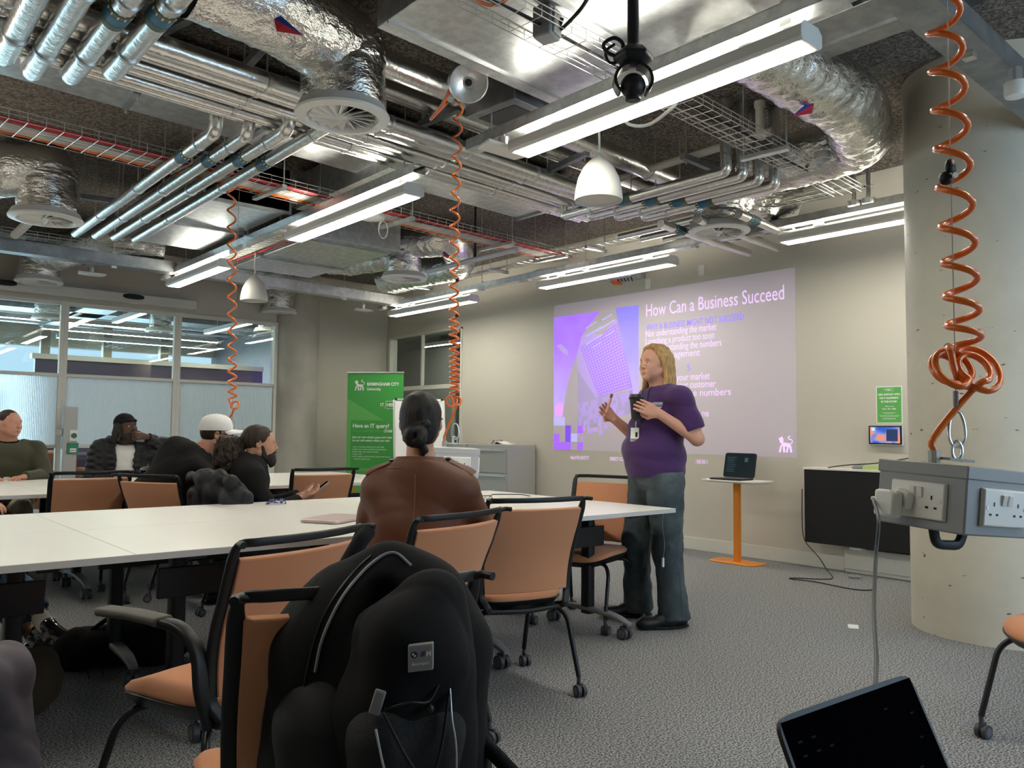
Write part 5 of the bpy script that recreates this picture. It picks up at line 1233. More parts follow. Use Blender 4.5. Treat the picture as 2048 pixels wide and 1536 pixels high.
def _below(S, T, z):
    ax = [S.lo[i]+S.res*np.arange(S.n[i]) for i in range(3)]; I = np.array(T.inverted())
    Z = I[2, 0]*ax[0][:, None, None]+I[2, 1]*ax[1][None, :, None]+I[2, 2]*ax[2][None, None, :]+I[2, 3]
    return (z-Z).astype(np.float32)
def person(label, loc, rz, J, skin, lips='lips', res=.0045, face=True):
    t = thing('person', label, 'person', loc, rz)
    A = J['arms']; pts = [Vector(p) for a in A for p in a[:3]]+[Vector(J['head'])]+[Vector(c) for c, r, q in J['girth']]
    lo = [min(p[i] for p in pts)-.24 for i in range(3)]; hi = [max(p[i] for p in pts)+.24 for i in range(3)]; lo[2] = max(lo[2], J.get('floor', .42))
    S = SDF(lo, hi, res); torso(S, J, -.012)
    H = head(S, J['head'], J.get('yaw', 0), J.get('pitch', 0), J.get('roll', 0), s=J.get('hs', 1), **J.get('face', {}))
    n = Vector(J['neck']); hc = Vector(J['head']); back = Euler((J.get('pitch', 0), 0, J.get('yaw', 0))).to_matrix() @ Vector((0, -.022, -.055))
    nr = J.get('nr', .056); S.c(n, hc+back, nr*1.12, nr, k=.03)
    for a in A:
        sh, el, wr, d, palm, side, kw = a; q = J.get('arm', 1)
        S.chain([sh, el], [.050*q, .038*q], k=.03); S.c(el, wr, .037*q, .0255*q, k=.02); hand(S, wr, d, palm, side, **kw)
    S.mesh('body', [skin, lips], t)
    o = [x for x in t.children if x.name.startswith('body')]
    if face: eyes(t, H, lips=lips)
    return t, H, S
def top(t, J, m, g=.012, name='shirt', sleeve=1.0, res=.007, wr=.004, wf=(22, 22, 30), neck=.02, extra=None, ar=.056, cuff=.038, seed=3, lo_z=None, low=None, k=.05, hem=None, sw=0):
    A = J['arms']; pts = [Vector(p) for a in A for p in a[:3]]+[Vector(c) for c, r, q in J['girth']]+[Vector(J['neck'])]
    lo = [min(p[i] for p in pts)-.26 for i in range(3)]; hi = [max(p[i] for p in pts)+.26 for i in range(3)]
    S = SDF(lo, hi, res); torso(S, J, g, k)
    n = Vector(J['neck'])
    for a in A:
        sh, el, w = Vector(a[0]), Vector(a[1]), Vector(a[2]); S.c(n+Vector((0, -.01, -.03)), sh, .055+g, ar+g*.6, k=.05)
        if sleeve <= 1: S.c(sh, sh.lerp(el, sleeve), ar+g*.5, ar*.92+g*.4 if sleeve < 1 else ar*.85+g*.4, k=.04)
        else:
            S.c(sh, el, ar+g*.5, ar*.86+g*.5, k=.04); S.c(el, el.lerp(w, sleeve-1), ar*.86+g*.5, cuff+g*.3, k=.03)
    S.c(n+Vector((0, -.012, -.05)), n+Vector((0, -.008, neck)), .060+g*.5, .060+g*.4, k=.03)
    if extra: extra(S)
    if wr: S.wrinkle(wr, wf, seed, lo=low)
    for a in A:
        if sleeve < 1:
            sh, el = Vector(a[0]), Vector(a[1]); d = unit(el-sh)
            p = sh.lerp(el, sleeve); _cutlocal(S, p+d*.0, d, .11)
        elif sleeve > 1:
            el, w = Vector(a[1]), Vector(a[2]); d = unit(w-el); _cutlocal(S, el.lerp(w, sleeve-1)+d*.01, d, .085)
    hc = Vector(J['head']); S.V = np.where(_dist(S, n+Vector((0, .02, neck+.075))) < .0, .05, S.V)
    _cutlocal(S, n+Vector((0, 0, neck+.0)), Vector((0, .25, 1)), .105)
    if hem is not None: S.cut((0, 0, hem), (0, 0, -1))
    return S.mesh(name, m, t)
def _dist(S, c):
    ax = [S.lo[i]+S.res*np.arange(S.n[i]) for i in range(3)]
    return np.sqrt((ax[0][:, None, None]-c[0])**2+(ax[1][None, :, None]-c[1])**2+(ax[2][None, None, :]-c[2])**2)
def _cutlocal(S, p, n, R):
    """open the cloth beyond the plane (p, n) inside radius R"""
    n = unit(n); ax = [S.lo[i]+S.res*np.arange(S.n[i]) for i in range(3)]
    D = ((ax[0]-p[0])*n[0])[:, None, None]+((ax[1]-p[1])*n[1])[None, :, None]+((ax[2]-p[2])*n[2])[None, None, :]
    r = _dist(S, p)-R; S.V = np.where(r < 0, np.maximum(S.V, np.minimum(D, -r)), S.V).astype(np.float32)
def trousers(t, hips, legs, m, name='trousers', res=.008, r=(.105, .085, .066, .062), pel=(.17, .13, .11), wr=.005, seed=5, topz=None, hemlen=None, extra=None):
    pts = [Vector(hips)]+[Vector(p) for l in legs for p in l]; lo = [min(p[i] for p in pts)-.24 for i in range(3)]; hi = [max(p[i] for p in pts)+.24 for i in range(3)]
    S = SDF(lo, hi, res); S.e(hips, pel, k=.04)
    for l in legs:
        h, kn, an = [Vector(p) for p in l[:3]]; S.c(h, kn, r[0], r[1], k=.045); S.c(kn, an, r[1]*.98, r[2] if len(r) < 5 else r[4], k=.035); S.c(kn.lerp(an, .6), an, r[2], r[3], k=.03)
    if extra: extra(S)
    S.wrinkle(wr, (34, 34, 40), seed)
    for l in legs: kn, an = Vector(l[1]), Vector(l[2]); _cutlocal(S, an, an-kn, .12)
    if topz is not None: S.cut((0, 0, topz), (0, 0, 1))
    return S.mesh(name, m, t)
def hair_obj(t, lo, hi, build, m, res=.004, wr=.003, f=(90, 90, 12), name='hair', seed=2, relax=1):
    S = SDF(lo, hi, res); build(S)
    if wr: S.wrinkle(wr, f, seed)
    return S.mesh(name, m, t, relax=relax)
def hbox(H, a=.2, b=.2, dn=.25): c = H.translation; return (c.x-a, c.y-b, c.z-dn), (c.x+a, c.y+b, c.z+.16)

# ================================================================== standing woman with cup
denim = lambda n, a, b_: mat(n, a, .85, bump=(500, .4, .002), vary=(5, b_, .45, .75))
M['jeans_grey'] = denim('grey_denim', (.040, .058, .068), (.10, .125, .13))
M['jeans_blue'] = denim('blue_denim', (.030, .075, .145), (.06, .13, .22))
M['purple'] = mat('purple_jersey', (.048, .011, .092), .85, bump=(500, .3, .001), sheen=.15)
M['black_cloth'] = mat('black_cloth', (.006, .006, .0065), .9, bump=(300, .3, .002), spec=.25)
M['puffer'] = mat('black_puffer', (.009, .009, .011), .6, spec=.35)
M['tee'] = mat('white_tee', (.66, .65, .62), .9, bump=(400, .2, .001))
M['olive'] = mat('olive_knit', (.050, .052, .028), .95, bump=(300, .6, .003, (1, 1, .4)), sheen=.2)
M['brown_coat'] = mat('brown_coat', (.112, .033, .011), .62, bump=(120, .15, .001))
M['grey_trouser'] = mat('grey_trouser', (.115, .100, .115), .9, bump=(400, .3, .001))
M['khaki'] = mat('khaki_cotton', (.50, .44, .33), .9)
M['cap_white'] = mat('white_cap', (.80, .79, .75), .85, bump=(300, .2, .001))
wl = PZ(1347, 1257, 0); W0 = (wl.x+.085, wl.y+.165, 0)
JW = dict(head=(.0, .045, 1.620), yaw=math.radians(17), pitch=math.radians(2), neck=(0, .0, 1.455), nr=.060, arm=1.12, floor=.85, face=dict(fat=1.06, jaw=1.12),
          girth=[((0, .02, 1.36), (.165, .105, .13), .05), ((0, .015, 1.22), (.165, .135, .15), .1), ((0, .055, 1.07), (.175, .185, .14), 0), ((0, .035, .95), (.175, .170, .12), 0)],
          arms=[((-.185, -.035, 1.395), (-.255, -.115, 1.150), (-.205, .115, 1.300), (.10, .95, .40), (.97, -.12, .1), 1, dict(curl=.22, thumb=.7, s=1.02, curls=[.20, .26, .30, .34], spread=.05)),
                ((.185, -.01, 1.395), (.255, .04, 1.140), (.175, .245, 1.27), (-.05, .78, .66), (-.85, .1, -.1), -1, dict(curl=.45, thumb=1.1, s=.98, curls=[.55, .36, .33, .30]))])
tw, HW, _ = person('standing woman with long blond hair, purple polo shirt and jeans, holding a cup', W0, math.radians(66), JW, 'skin_fair', res=.0038)
def polo(S): S.e((0, .13, 1.20), (.13, .06, .10), k=.06)
polo_ = top(tw, JW, 'purple', .014, 'polo_shirt', .80, wr=.0055, wf=(9, 9, 26), hem=.905, ar=.068, neck=-.008, extra=polo, k=.06, low=.95)
b = MB()
for q in (-1, 1):
    def flap(u, v, q=q):
        a = math.pi*(-.5+.93*u) if q > 0 else math.pi*(-.5-.93*u); r = .082+.026*v; dz = -.012-.030*u-.034*v*(1+.5*u)
        return (r*math.cos(a)*1.04, r*math.sin(a)*1.02+.008, 1.500+dz)
    b.grid(flap, 18, 4, .004*q)
b.obj('collar', 'black_cloth', tw, smooth=60)
trousers(tw, (0, .03, .92), [((-.095, .02, .86), (-.115, .015, .47), (-.17, -.005, .045)), ((.095, .045, .86), (.115, .115, .49), (.17, .075, .045))], 'jeans_grey', 'jeans', r=(.118, .088, .078, .094), pel=(.178, .165, .12), wr=.004, topz=.945)
# pockets and side seams
for s in (-1,):
    b = MB(); b.tube(smooth_path([(s*.196, .02, .90), (s*.212, .01, .78), (s*.203, .005, .60), (s*.205, -.01, .42), (s*.243, -.01, .22), (s*.262, -.01, .06)]), .0018, 5); b.obj('side_seam', 'jeans_blue', tw)
shoe(tw, (-.17, -.01, .082), (-.175, .3, .082), 'black', .285); shoe(tw, (.17, .07, .082), (.19, .4, .082), 'black', .285)
def blond(S):
    S.at(HW); S.e((0, -.030, .042), (.088, .098, .094), k=.01); S.e((0, -.055, -.04), (.090, .072, .12), k=.05); S.at(None)
    c = Vector(JW['head'])
    R = Euler((0, 0, JW['yaw'])).to_matrix(); P = lambda x, y, z: c+R @ Vector((x, y, z))
    for s in (-1, 1):
        for j in range(6):
            u = j/5
            S.chain([P(s*(-.004+.0), .050-.04*u, .112+.012*u), P(s*.048, .034-.045*u, .104), P(s*(.080+.004*u), .020-.052*u, .045), P(s*.090, -.012-.04*u, -.02), P(s*(.094), -.014-.036*u, -.09), P(s*(.092+.004*u), .004-.065*u, -.150), P(s*(.084+.014*u), .040-.12*u, -.205+.03*u)], [.008, .010, .012, .0125, .013, .012, .005], k=.009)
    for j in range(11):
        a = math.radians(-175+17*j); S.chain([P(.07*math.cos(a), -.05+.06*math.sin(a)*.9, .03), P(.088*math.cos(a), -.050+.072*math.sin(a), -.09), P(.102*math.cos(a), -.055+.078*math.sin(a), -.185)], [.022, .020, .007], k=.014)
    S.at(HW); S.e((0, .088, -.008), (.066, .066, .100), k=.008, op=-1); S.e((-.0, .06, -.08), (.064, .060, .085), k=.02, op=-1); S.e((0, .02, -.15), (.062, .075, .085), k=.02, op=-1); S.at(None)
hair_obj(tw, *hbox(HW, .2, .2, .28), blond, 'blond', .0035, .0024, (120, 120, 5), seed=4)
# shirt print, lanyard and badge
b = MB(); T = frame((-.150, .062, 1.352), (-.75, .66, 0), (0, .28, 1)) if False else frame((-.112, .115, 1.365), (-.86, -.50, .0), (0, -.30, 1))
nrm_ = T.to_3x3() @ Vector((0, 0, 1)); T.translation = drape(polo_, [T @ Vector((.036, 0, 0))], -nrm_, .004)[0]-T.to_3x3() @ Vector((.036, 0, 0))
for i in range(7): b.box((.006+.0105*i, .0, 0), (.0085, .016, .003), mtx=T @ Matrix.Translation((0, 0, .002)))
b.box((.036, -.014, 0), (.078, .003, .0015), mtx=T @ Matrix.Translation((0, 0, .004))); b.obj('shirt_print', mat('print_grey', (.45, .43, .50), .6), tw, smooth=0)
text('shirt_lettering', 'BIRMINGHAM CITY', T @ Matrix.Translation((.004, -.030, .003)), .012, 'ink_white', tw, .0004, .0003, .068)
strapP = [(-.062, .0, 1.470), (-.060, .075, 1.43), (-.075, .155, 1.33), (-.09, .205, 1.25)]
for s in (1, -1): b = MB(); b.sweep(drape(polo_, smooth_path([(p[0] if s > 0 else .062-(.062+.088)*i/3, p[1], p[2]) for i, p in enumerate(strapP)], 5), (0, -1, -.25), .004), rrect(.012, .0022, .0008, 1), ref=(0, 1, .3)); b.obj('lanyard', mat('navy_strap', (.012, .014, .045), .7), tw)
q0 = drape(polo_, [(-.092, .25, 1.215)], (0.45, -.9, 0), .010)[0]
b = MB(); b.tube([tuple(q0+Vector((0, 0, .035))), tuple(q0+Vector((-.003, .004, .018))), tuple(q0)], .004, 6); b.obj('badge_clip', 'silver', tw)
Bq = Matrix.Translation(q0+Vector((-.006, .012, -.045))) @ Matrix.Rotation(.62, 4, 'Z') @ Matrix.Rotation(.06, 4, 'X')
b = MB(); b.box((0, 0, 0), (.058, .004, .086), mtx=Bq); bd = b.obj('id_badge', 'ink_white', tw, bevel=.003)
b = MB(); b.box((-.014, .0025, .0), (.016, .001, .03), mtx=Bq); b.obj('badge_photo', 'brown_hair', bd); b = MB(); b.box((0, .0025, -.032), (.05, .001, .014), mtx=Bq); b.obj('badge_strip', 'grey_pl', bd)
# cup and pen as things of their own
Wm = Matrix.Translation(W0) @ Matrix.Rotation(math.radians(66), 4, 'Z')
cpos = Wm @ Vector((-.120, .228, 1.262))
t = thing('coffee_cup', 'black takeaway cup held by the standing woman', 'cup', tuple(cpos)); k = Matrix.Rotation(.06, 4, 'Y')
b = MB(); b.lathe([(.029, 0), (.030, .002), (.041, .128), (.042, .130)], n=32); b.obj('cup_body', mat('black_card', (.016, .016, .017), .5), t)
b = MB(); b.lathe([(.044, .126), (.0455, .130), (.0455, .138), (.042, .142), (.040, .155), (.037, .158), (.034, .152), (.001, .152)], n=32, cap=False); b.obj('cup_lid', 'black', t)
a, c_ = Wm @ Vector((.130, .318, 1.312)), Wm @ Vector((.105, .292, 1.430))
t = thing('pink_vape', 'pink pen-shaped stick in the raised hand of the standing woman', 'pen'); b = MB(); b.cyl(a, a.lerp(c_, .8), .0085, 16); b.obj('barrel', mat('pink_plastic', (.70, .36, .28), .4), t)
b = MB(); b.cyl(a.lerp(c_, .8), c_, .0088, 16); b.obj('tip', mat('bronze', (.16, .09, .04), .4), t)
# ================================================================== seated people
def girth(lean=0, w=1.0, d=1.0, z0=.50, bend=0):
    """trunk of a seated person; lean moves the chest forward"""
    return [((0, 0, z0+.05), (.17*w, .14*d, .11), 0), ((0, .30*lean, z0+.20), (.15*w, .12*d, .13), 0), ((0, .62*lean, z0+.36), (.165*w, .115*d, .14), -lean), ((0, .85*lean, z0+.46), (.16*w, .10*d, .10), -lean)]
LEGS = lambda s=1, y=.40, z=.50: [((-.09, .02, .52), (-.12, y, z), (-.12, y+.03, .09)), ((.09, .02, .52), (.12, y, z), (.12, y+.03, .09))]
def seated_legs(t, m, legs=None, r=(.088, .066, .050, .052), shoes=True, sm='black', **k):
    legs = legs or LEGS(); trousers(t, (0, 0, .53), legs, m, r=r, pel=(.17, .14, .10), **k)
    if shoes:
        for l in legs: a = l[2]; shoe(t, (a[0], a[1], .082), (a[0], a[1]+.3, .082), sm, .28)
def fuzz(S, amp, f, seed=1):
    rnd = random.Random(seed); S.wrinkle(amp, (f, f, f), seed); return S
# ---- woman in the brown coat, seen from behind
P0 = Vector((1.78, 2.60, 0)); rz = math.radians(-43)
J = dict(head=(-.01, .055, 1.215), yaw=math.radians(5), pitch=0, neck=(0, .0, 1.05), nr=.050, girth=girth(.03, .92, .88, .46), arm=1.0,
         arms=[((-.150, .01, .945), (-.22, .14, .76), (-.13, .36, .775), (.5, .85, -.1), (.1, .1, -1), -1, dict(curl=.35)), ((.150, .01, .945), (.22, .15, .76), (.14, .37, .775), (-.5, .85, -.1), (-.1, .1, -1), 1, dict(curl=.35))])
t, H, _ = person('seated woman in a brown coat seen from behind, black hair in a low bun', P0, rz, J, 'skin_tan')
def coat(S):
    S.e((0, -.02, .90), (.175, .11, .12), k=.05); S.e((0, -.04, .73), (.175, .105, .22), k=.06); S.c((-.13, .0, .955), (.13, .0, .955), .062, .062, k=.05)
    S.c((-.06, -.005, .99), (.06, -.005, .99), .060, .060, k=.05); S.e((0, -.0, .56), (.19, .15, .13), k=.05)
coat_ = top(t, J, 'brown_coat', .020, 'coat', 1.92, wr=.009, wf=(10, 10, 15), ar=.054, neck=.0, extra=coat, cuff=.045, seed=8, k=.06)
b = MB()
def collar(u, v): a = math.pi*(-.5+(u-.5)*1.75); r = .078+.040*v; return (r*math.cos(a)*1.15, r*math.sin(a)+.01, 1.062+.02*math.sin(math.pi*u)-.055*v+.01*v*v)
b.grid(collar, 28, 5, .006); b.obj('collar', 'brown_coat', t, smooth=60)
for s in (-1, 1):
    b = MB(); P = smooth_path([(s*.085, -.005, 1.050), (s*.12, -.004, 1.034), (s*.165, -.0, 1.018), (s*.205, .0, .975)], 6)
    b.sweep(drape(coat_, P, (0, .35, -1), .005), rrect(.044, .007, .002, 2), ref=(0, -.3, 1)); ep = b.obj('epaulette', 'brown_coat', t, smooth=50)
    q_ = drape(coat_, [(s*.108, -.01, 1.04)], (0, .35, -1), .008)[0]; b = MB(); b.cyl(q_, q_+Vector((0, -.002, .007)), .010, 16); b.obj('button', 'black', ep)
b = MB(); b.tube(drape(coat_, [(0, -.2, 1.02-.02*k) for k in range(22)], (0, 1, 0), .0005), .0022, 6); b.obj('back_seam', mat('coat_stitch', (.17, .06, .03), .6), t)
def bunhair(S):
    S.at(H); S.e((0, -.020, .034), (.081, .092, .088), k=.01); S.e((0, -.045, -.03), (.070, .065, .075), k=.03); S.e((0, .09, -.02), (.075, .062, .10), k=.01, op=-1); S.e((0, .0, -.10), (.06, .05, .04), k=.02, op=-1)
    S.at(H)
    for x in (-1, 1): S.e((x*.086, .0, -.01), (.018, .028, .034), k=.006, op=-1)
    S.at(None)
hair_obj(t, *hbox(H), bunhair, 'black_hair', .004, .0012, (60, 60, 60))
def bun(S):
    S.at(H @ Matrix.Translation((-.012, -.115, -.052)))
    for k in range(4):
        pts = [(.034*math.cos(a)*(1-.12*k), -.010*k-.008*math.sin(2*a+k), .032*math.sin(a)*(1-.10*k)) for a in [i*2*math.pi/14+k for i in range(15)]]
        S.chain(pts, [.014-.001*k]*15, k=.004)
    S.e((0, 0, 0), (.03, .03, .028), k=.008); S.e((.03, .008, .045), (.028, .022, .018), k=.006); S.chain([(.02, .02, -.03), (.035, .015, -.055), (.030, .01, -.075)], [.016, .012, .005], k=.01); S.at(None)
hair_obj(t, *hbox(H, .25, .25, .22), bun, 'black_hair', .003, .0010, (120, 120, 120), 'hair_bun')
b = MB()
for s in (-1, 1): b.tube([tuple(H @ Vector(p)) for p in ((s*.082, -.01, .012), (s*.083, .06, .014), (s*.080, .105, .016))], .003, 6)
for s in (-1, 1): b.tube([tuple(H @ Vector((s*.036+.030*math.cos(a), .104, .006+.022*math.sin(a)))) for a in [i*math.pi/8 for i in range(16)]], .0025, 6, closed=True)
b.obj('glasses', 'black', t)
seated_legs(t, 'black_cloth')
# ---- ponytail man with phone
P0 = Vector((2.16, 5.06, 0)); rz = math.radians(-111)
J = dict(head=(0, .045, 1.085), yaw=math.radians(0), pitch=-.05, hs=1.0, neck=(0, -.02, .955), girth=girth(-.04, 1.05, 1.05, .47), arm=1.05, face=dict(nose=1.15, brow=1.15),
         arms=[((-.19, -.01, .89), (-.22, .10, .66), (-.07, .315, .74), (.35, .9, .2), (.55, -.2, .75), -1, dict(curl=.45, thumb=.7)), ((.19, -.01, .89), (.24, .10, .66), (.09, .30, .735), (-.25, .93, .25), (-.5, -.1, .85), 1, dict(curl=.40, thumb=.8))])
t, H, _ = person('seated man with curly dark ponytail and beard looking to the right, phone in hand', P0, rz, J, 'skin_tan'); TP, HP = t, H
top(t, J, 'black_cloth', .014, 'sweater', 1.90, wr=.006, wf=(14, 14, 20), ar=.060, neck=.012)
def topknot(S):
    S.at(H); S.e((0, -.020, .036), (.081, .100, .089), k=.01); S.e((0, .100, -.005), (.080, .060, .088), k=.012, op=-1)
    for x in (-1, 1): S.e((x*.090, .035, -.035), (.025, .075, .062), k=.008, op=-1); S.e((x*.09, -.01, -.04), (.02, .05, .045), k=.008, op=-1)
    S.e((0, -.105, .012), (.03, .03, .03), k=.02); S.at(None)
hair_obj(t, *hbox(H), topknot, 'brown_hair', .004, .0016, (70, 70, 70))
def puff(S):
    S.at(H); rnd = random.Random(4)
    S.e((0, -.165, -.125), (.095, .088, .14), k=.03)
    for i in range(170):
        a, z = rnd.uniform(0, 6.28), rnd.uniform(-1, 1); r = (1-z*z*.8)**.5
        S.e((.088*r*math.cos(a), -.165-.02*z+.088*r*math.sin(a), -.137+.160*z), (.022, .022, .022), k=.004)
    S.e((0, -.11, .012), (.026, .026, .026), k=.01); S.at(None)
hair_obj(t, *hbox(H, .32, .32, .27), puff, 'brown_hair', .004, .004, (150, 150, 150), 'curly_ponytail', relax=0)
def beard(S):
    S.at(H); S.e((0, .045, -.078), (.056, .058, .050), k=.02); S.e((0, .075, -.110), (.036, .034, .036), k=.02)
    for x in (-1, 1): S.c((x*.062, .015, -.015), (x*.056, .030, -.075), .010, .018, k=.012)
    S.c((-.022, .098, -.046), (.022, .098, -.046), .006, .006, k=.008); S.e((0, .105, -.058), (.024, .012, .008), k=.004, op=-1)
    S.e((0, .100, -.015), (.046, .05, .032), k=.008, op=-1); S.e((0, .0, -.135), (.06, .07, .03), k=.01, op=-1); S.at(None)
hair_obj(t, *hbox(H), beard, 'beard', .0035, .0015, (200, 200, 200), 'beard')
b = MB(); 
for x in (-1, 1): b.tube([tuple(H @ Vector(p)) for p in ((x*.017, .0895, .024), (x*.032, .087, .029), (x*.046, .078, .023))], .0035, 6)
b.each('eyebrow', 'beard', t)
seated_legs(t, 'black_cloth')
Wm = Matrix.Translation(P0) @ Matrix.Rotation(rz, 4, 'Z'); pc = Wm @ Vector((.0, .425, .792))
th = thing('mobile_phone', 'black mobile phone held by the ponytail man', 'phone', tuple(pc), rz)
b = MB(); b.box((0, 0, 0), (.074, .152, .009), rot=(.65, 0, 0)); b.obj('phone_case', mat('pale_case', (.35, .33, .30), .4), th, bevel=.003)
b = MB(); b.box((0, -.003, .0045), (.070, .147, .002), rot=(.65, 0, 0)); b.obj('phone_screen', 'screen_black', th)
# jacket hung on his chair
Jm = Matrix.Translation((2.20, 4.98, -.085)) @ Matrix.Rotation(math.radians(-84), 4, 'Z')
S = SDF((1.5, 4.4, .25), (2.6, 5.6, 1.0), .008); S.at(Jm)
S.bx((0, -.30, .76), (.24, .075, .16), rd=.06, k=.03); S.chain([(-.22, -.28, .86), (0, -.33, .91), (.22, -.28, .86)], [.07, .085, .07], k=.04); S.c((.24, -.30, .80), (.27, -.30, .50), .07, .05, k=.04); S.c((-.24, -.30, .80), (-.27, -.30, .50), .07, .05, k=.04)
S.bx((0, -.34, .62), (.22, .05, .16), rd=.04, k=.04); S.chain([(-.27, -.345, .965), (0, -.36, .97), (.27, -.345, .965)], [.028, .034, .028], k=.04); S.at(None); S.wrinkle(.014, (16, 16, 22), 5); o = S.mesh('jacket', 'puffer'); tag(o, 'black padded jacket draped over the chair of the ponytail man', 'jacket')
# ---- man in the white cap, leaning forward
P0 = Vector((1.77, 5.76, 0)); rz = math.radians(-106)
J = dict(head=(0, .40, 1.135), yaw=0, pitch=-.10, neck=(0, .285, 1.02), girth=[((0, 0, .54), (.20, .18, .13), 0), ((0, .04, .70), (.20, .17, .17), -.3), ((0, .15, .84), (.21, .16, .17), -.5), ((0, .21, .92), (.20, .14, .12), -.5)], arm=1.1,
         arms=[((-.20, .24, .90), (-.24, .44, .70), (-.05, .50, .86), (.15, .1, .95), (.3, .9, 0), 1, dict(curl=.9, thumb=.7)), ((.20, .24, .90), (.22, .46, .72), (.045, .565, .90), (-.25, -.05, .95), (-.25, -.85, .1), -1, dict(curl=1.0, thumb=.9))])
t, H, _ = person('seated man in white cap, glasses and black hooded jacket leaning forward', P0, rz, J, 'skin_fair2')
def hood(S): S.chain([(-.12, .20, 1.01), (0, .13, 1.03), (.12, .20, 1.01)], [.07, .085, .07], k=.05); S.e((0, .10, .96), (.12, .08, .09), k=.05)
top(t, J, 'black_cloth', .026, 'hooded_jacket', 1.88, wr=.008, wf=(12, 12, 18), ar=.070, neck=.01, extra=hood, seed=12, k=.06)
b = MB(); k = len(b.v); b.lathe([(.093, .0), (.094, .02), (.090, .05), (.076, .082), (.05, .10), (.02, .108), (.001, .109)], n=36, cap=False)
b.lathe([(.091, .0), (.090, .02), (.086, .05), (.07, .08), (.001, .105)], n=36, cap=False); Cm = H @ Matrix.Translation((0, -.014, .034)) @ Matrix.Rotation(.10, 4, 'X') @ Matrix.Diagonal((1.02, 1.20, 1.06, 1))
b.move(k, Cm); cp_ = b.obj('cap', 'cap_white', t, smooth=60)
def brim(u, v):
    a = math.radians(-62+124*u); return Cm @ Vector((.091*math.sin(a)*(1-.10*v), .091*math.cos(a)+.088*v*max(0, math.cos(a*1.35))**.7, .010-.020*math.sin(a)**2-.012*v-.016*v*math.sin(a)**2))
b = MB(); b.grid(brim, 22, 8, .003); b.obj('cap_brim', 'cap_white', cp_, smooth=60)
b = MB(); b.lathe([(.006, .108), (.004, .112), (.001, .113)], n=12); b.move(0, Cm); b.obj('cap_button', 'cap_white', cp_)
b = MB()
for s in (-1, 1):
    b.tube([tuple(H @ Vector(p)) for p in ((s*.079, -.02, .010), (s*.078, .04, .014), (s*.062, .100, .012))], .0028, 6)
    b.tube([tuple(H @ Vector((s*.033+.027*math.cos(a), .100, .004+.020*math.sin(a)))) for a in [i*math.pi/8 for i in range(16)]], .0025, 6, closed=True)
b.obj('glasses', 'black', t)
hair_obj(t, *hbox(H), lambda S: (S.at(H), S.e((0, -.022, .024), (.0785, .096, .086), k=.01), S.e((0, .08, -.0), (.09, .075, .12), k=.01, op=-1), S.e((0, 0, -.10), (.1, .12, .055), k=.01, op=-1), S.at(None)), 'brown_hair', .004, .001, (100, 100, 100))
hair_obj(t, *hbox(H), beard, 'beard', .0035, .0012, (200, 200, 200), 'beard')
seated_legs(t, 'black_cloth')
# ---- man with the black durag, hand on his mouth
P0 = Vector((2.20, 8.02, 0)); rz = math.radians(168)
J = dict(head=(.0, .07, 1.190), yaw=math.radians(36), pitch=.05, roll=0, hs=1.03, neck=(0, .0, 1.045), girth=girth(.02, 1.05, 1.0, .49),
         arms=[((-.19, .0, .97), (-.40, .06, 1.00), (-.16, .17, 1.105), (.85, .35, .05), (.1, -.9, -.5), -1, dict(curl=.8, thumb=.3)), ((.19, .0, .97), (.26, .06, .74), (.10, .27, .72), (-.5, .8, 0), (0, 0, -1), -1, dict(curl=.5))])
t, H, _ = person('seated man in black durag and puffer jacket over white tee, hand at his mouth', P0, rz, J, 'skin_dark', 'lips_dark')
top(t, J, 'tee', .008, 'tee_shirt', .6, wr=.004, wf=(14, 14, 22), ar=.056, neck=.0)
def jk(S):
    S.e((0, -.03, .95), (.20, .10, .12), k=.05); S.chain([(-.11, .05, 1.00), (-.10, -.07, 1.04), (.10, -.07, 1.04), (.11, .05, 1.00)], [.045, .05, .05, .045], k=.04)
    S.bx((0, .22, .75), (.082, .22, .32), rd=.03, k=.02, op=-1)
top(t, J, 'puffer', .030, 'puffer_jacket', 1.86, wr=.010, wf=(8, 8, 60), ar=.072, neck=-.02, extra=jk, seed=21, k=.05)
def durag(S): S.at(H); S.e((0, -.016, .040), (.084, .103, .086), k=.01); S.e((0, .07, -.045), (.12, .12, .080), k=.012, op=-1); S.c((-.078, .02, .045), (-.03, .085, .052), .013, .013, k=.01); S.c((.078, .02, .045), (.03, .085, .052), .013, .013, k=.01); S.c((-.03, .085, .052), (.03, .085, .052), .013, .013, k=.01); S.c((0, -.10, .0), (.01, -.11, -.12), .03, .012, k=.02); S.at(None)
hair_obj(t, *hbox(H, .2, .2, .27), durag, 'black_cloth', .004, .001, (50, 50, 50), 'durag')
def dreads(S):
    S.at(H); rnd = random.Random(9)
    for i in range(26):
        a = math.radians(-200+220*i/25); x, y = .082*math.cos(a), -.005+.085*math.sin(a)
        if y > .05 and abs(x) < .055: continue
        L = rnd.uniform(.12, .19); S.chain([(x, y, .02), (x*1.12+rnd.uniform(-.01, .01), y*1.1, -.04), (x*1.2+rnd.uniform(-.014, .014), y*1.15+rnd.uniform(-.01, .01), -.02-L*.6), (x*1.18+rnd.uniform(-.02, .02), y*1.15+.01, -L)], [.010, .011, .010, .008], k=.003)
    S.at(None)
hair_obj(t, *hbox(H, .24, .24, .27), dreads, 'black_hair', .004, .002, (160, 160, 160))
hair_obj(t, *hbox(H), beard, 'beard', .004, .0012, (200, 200, 200), 'beard')
seated_legs(t, 'black_cloth')
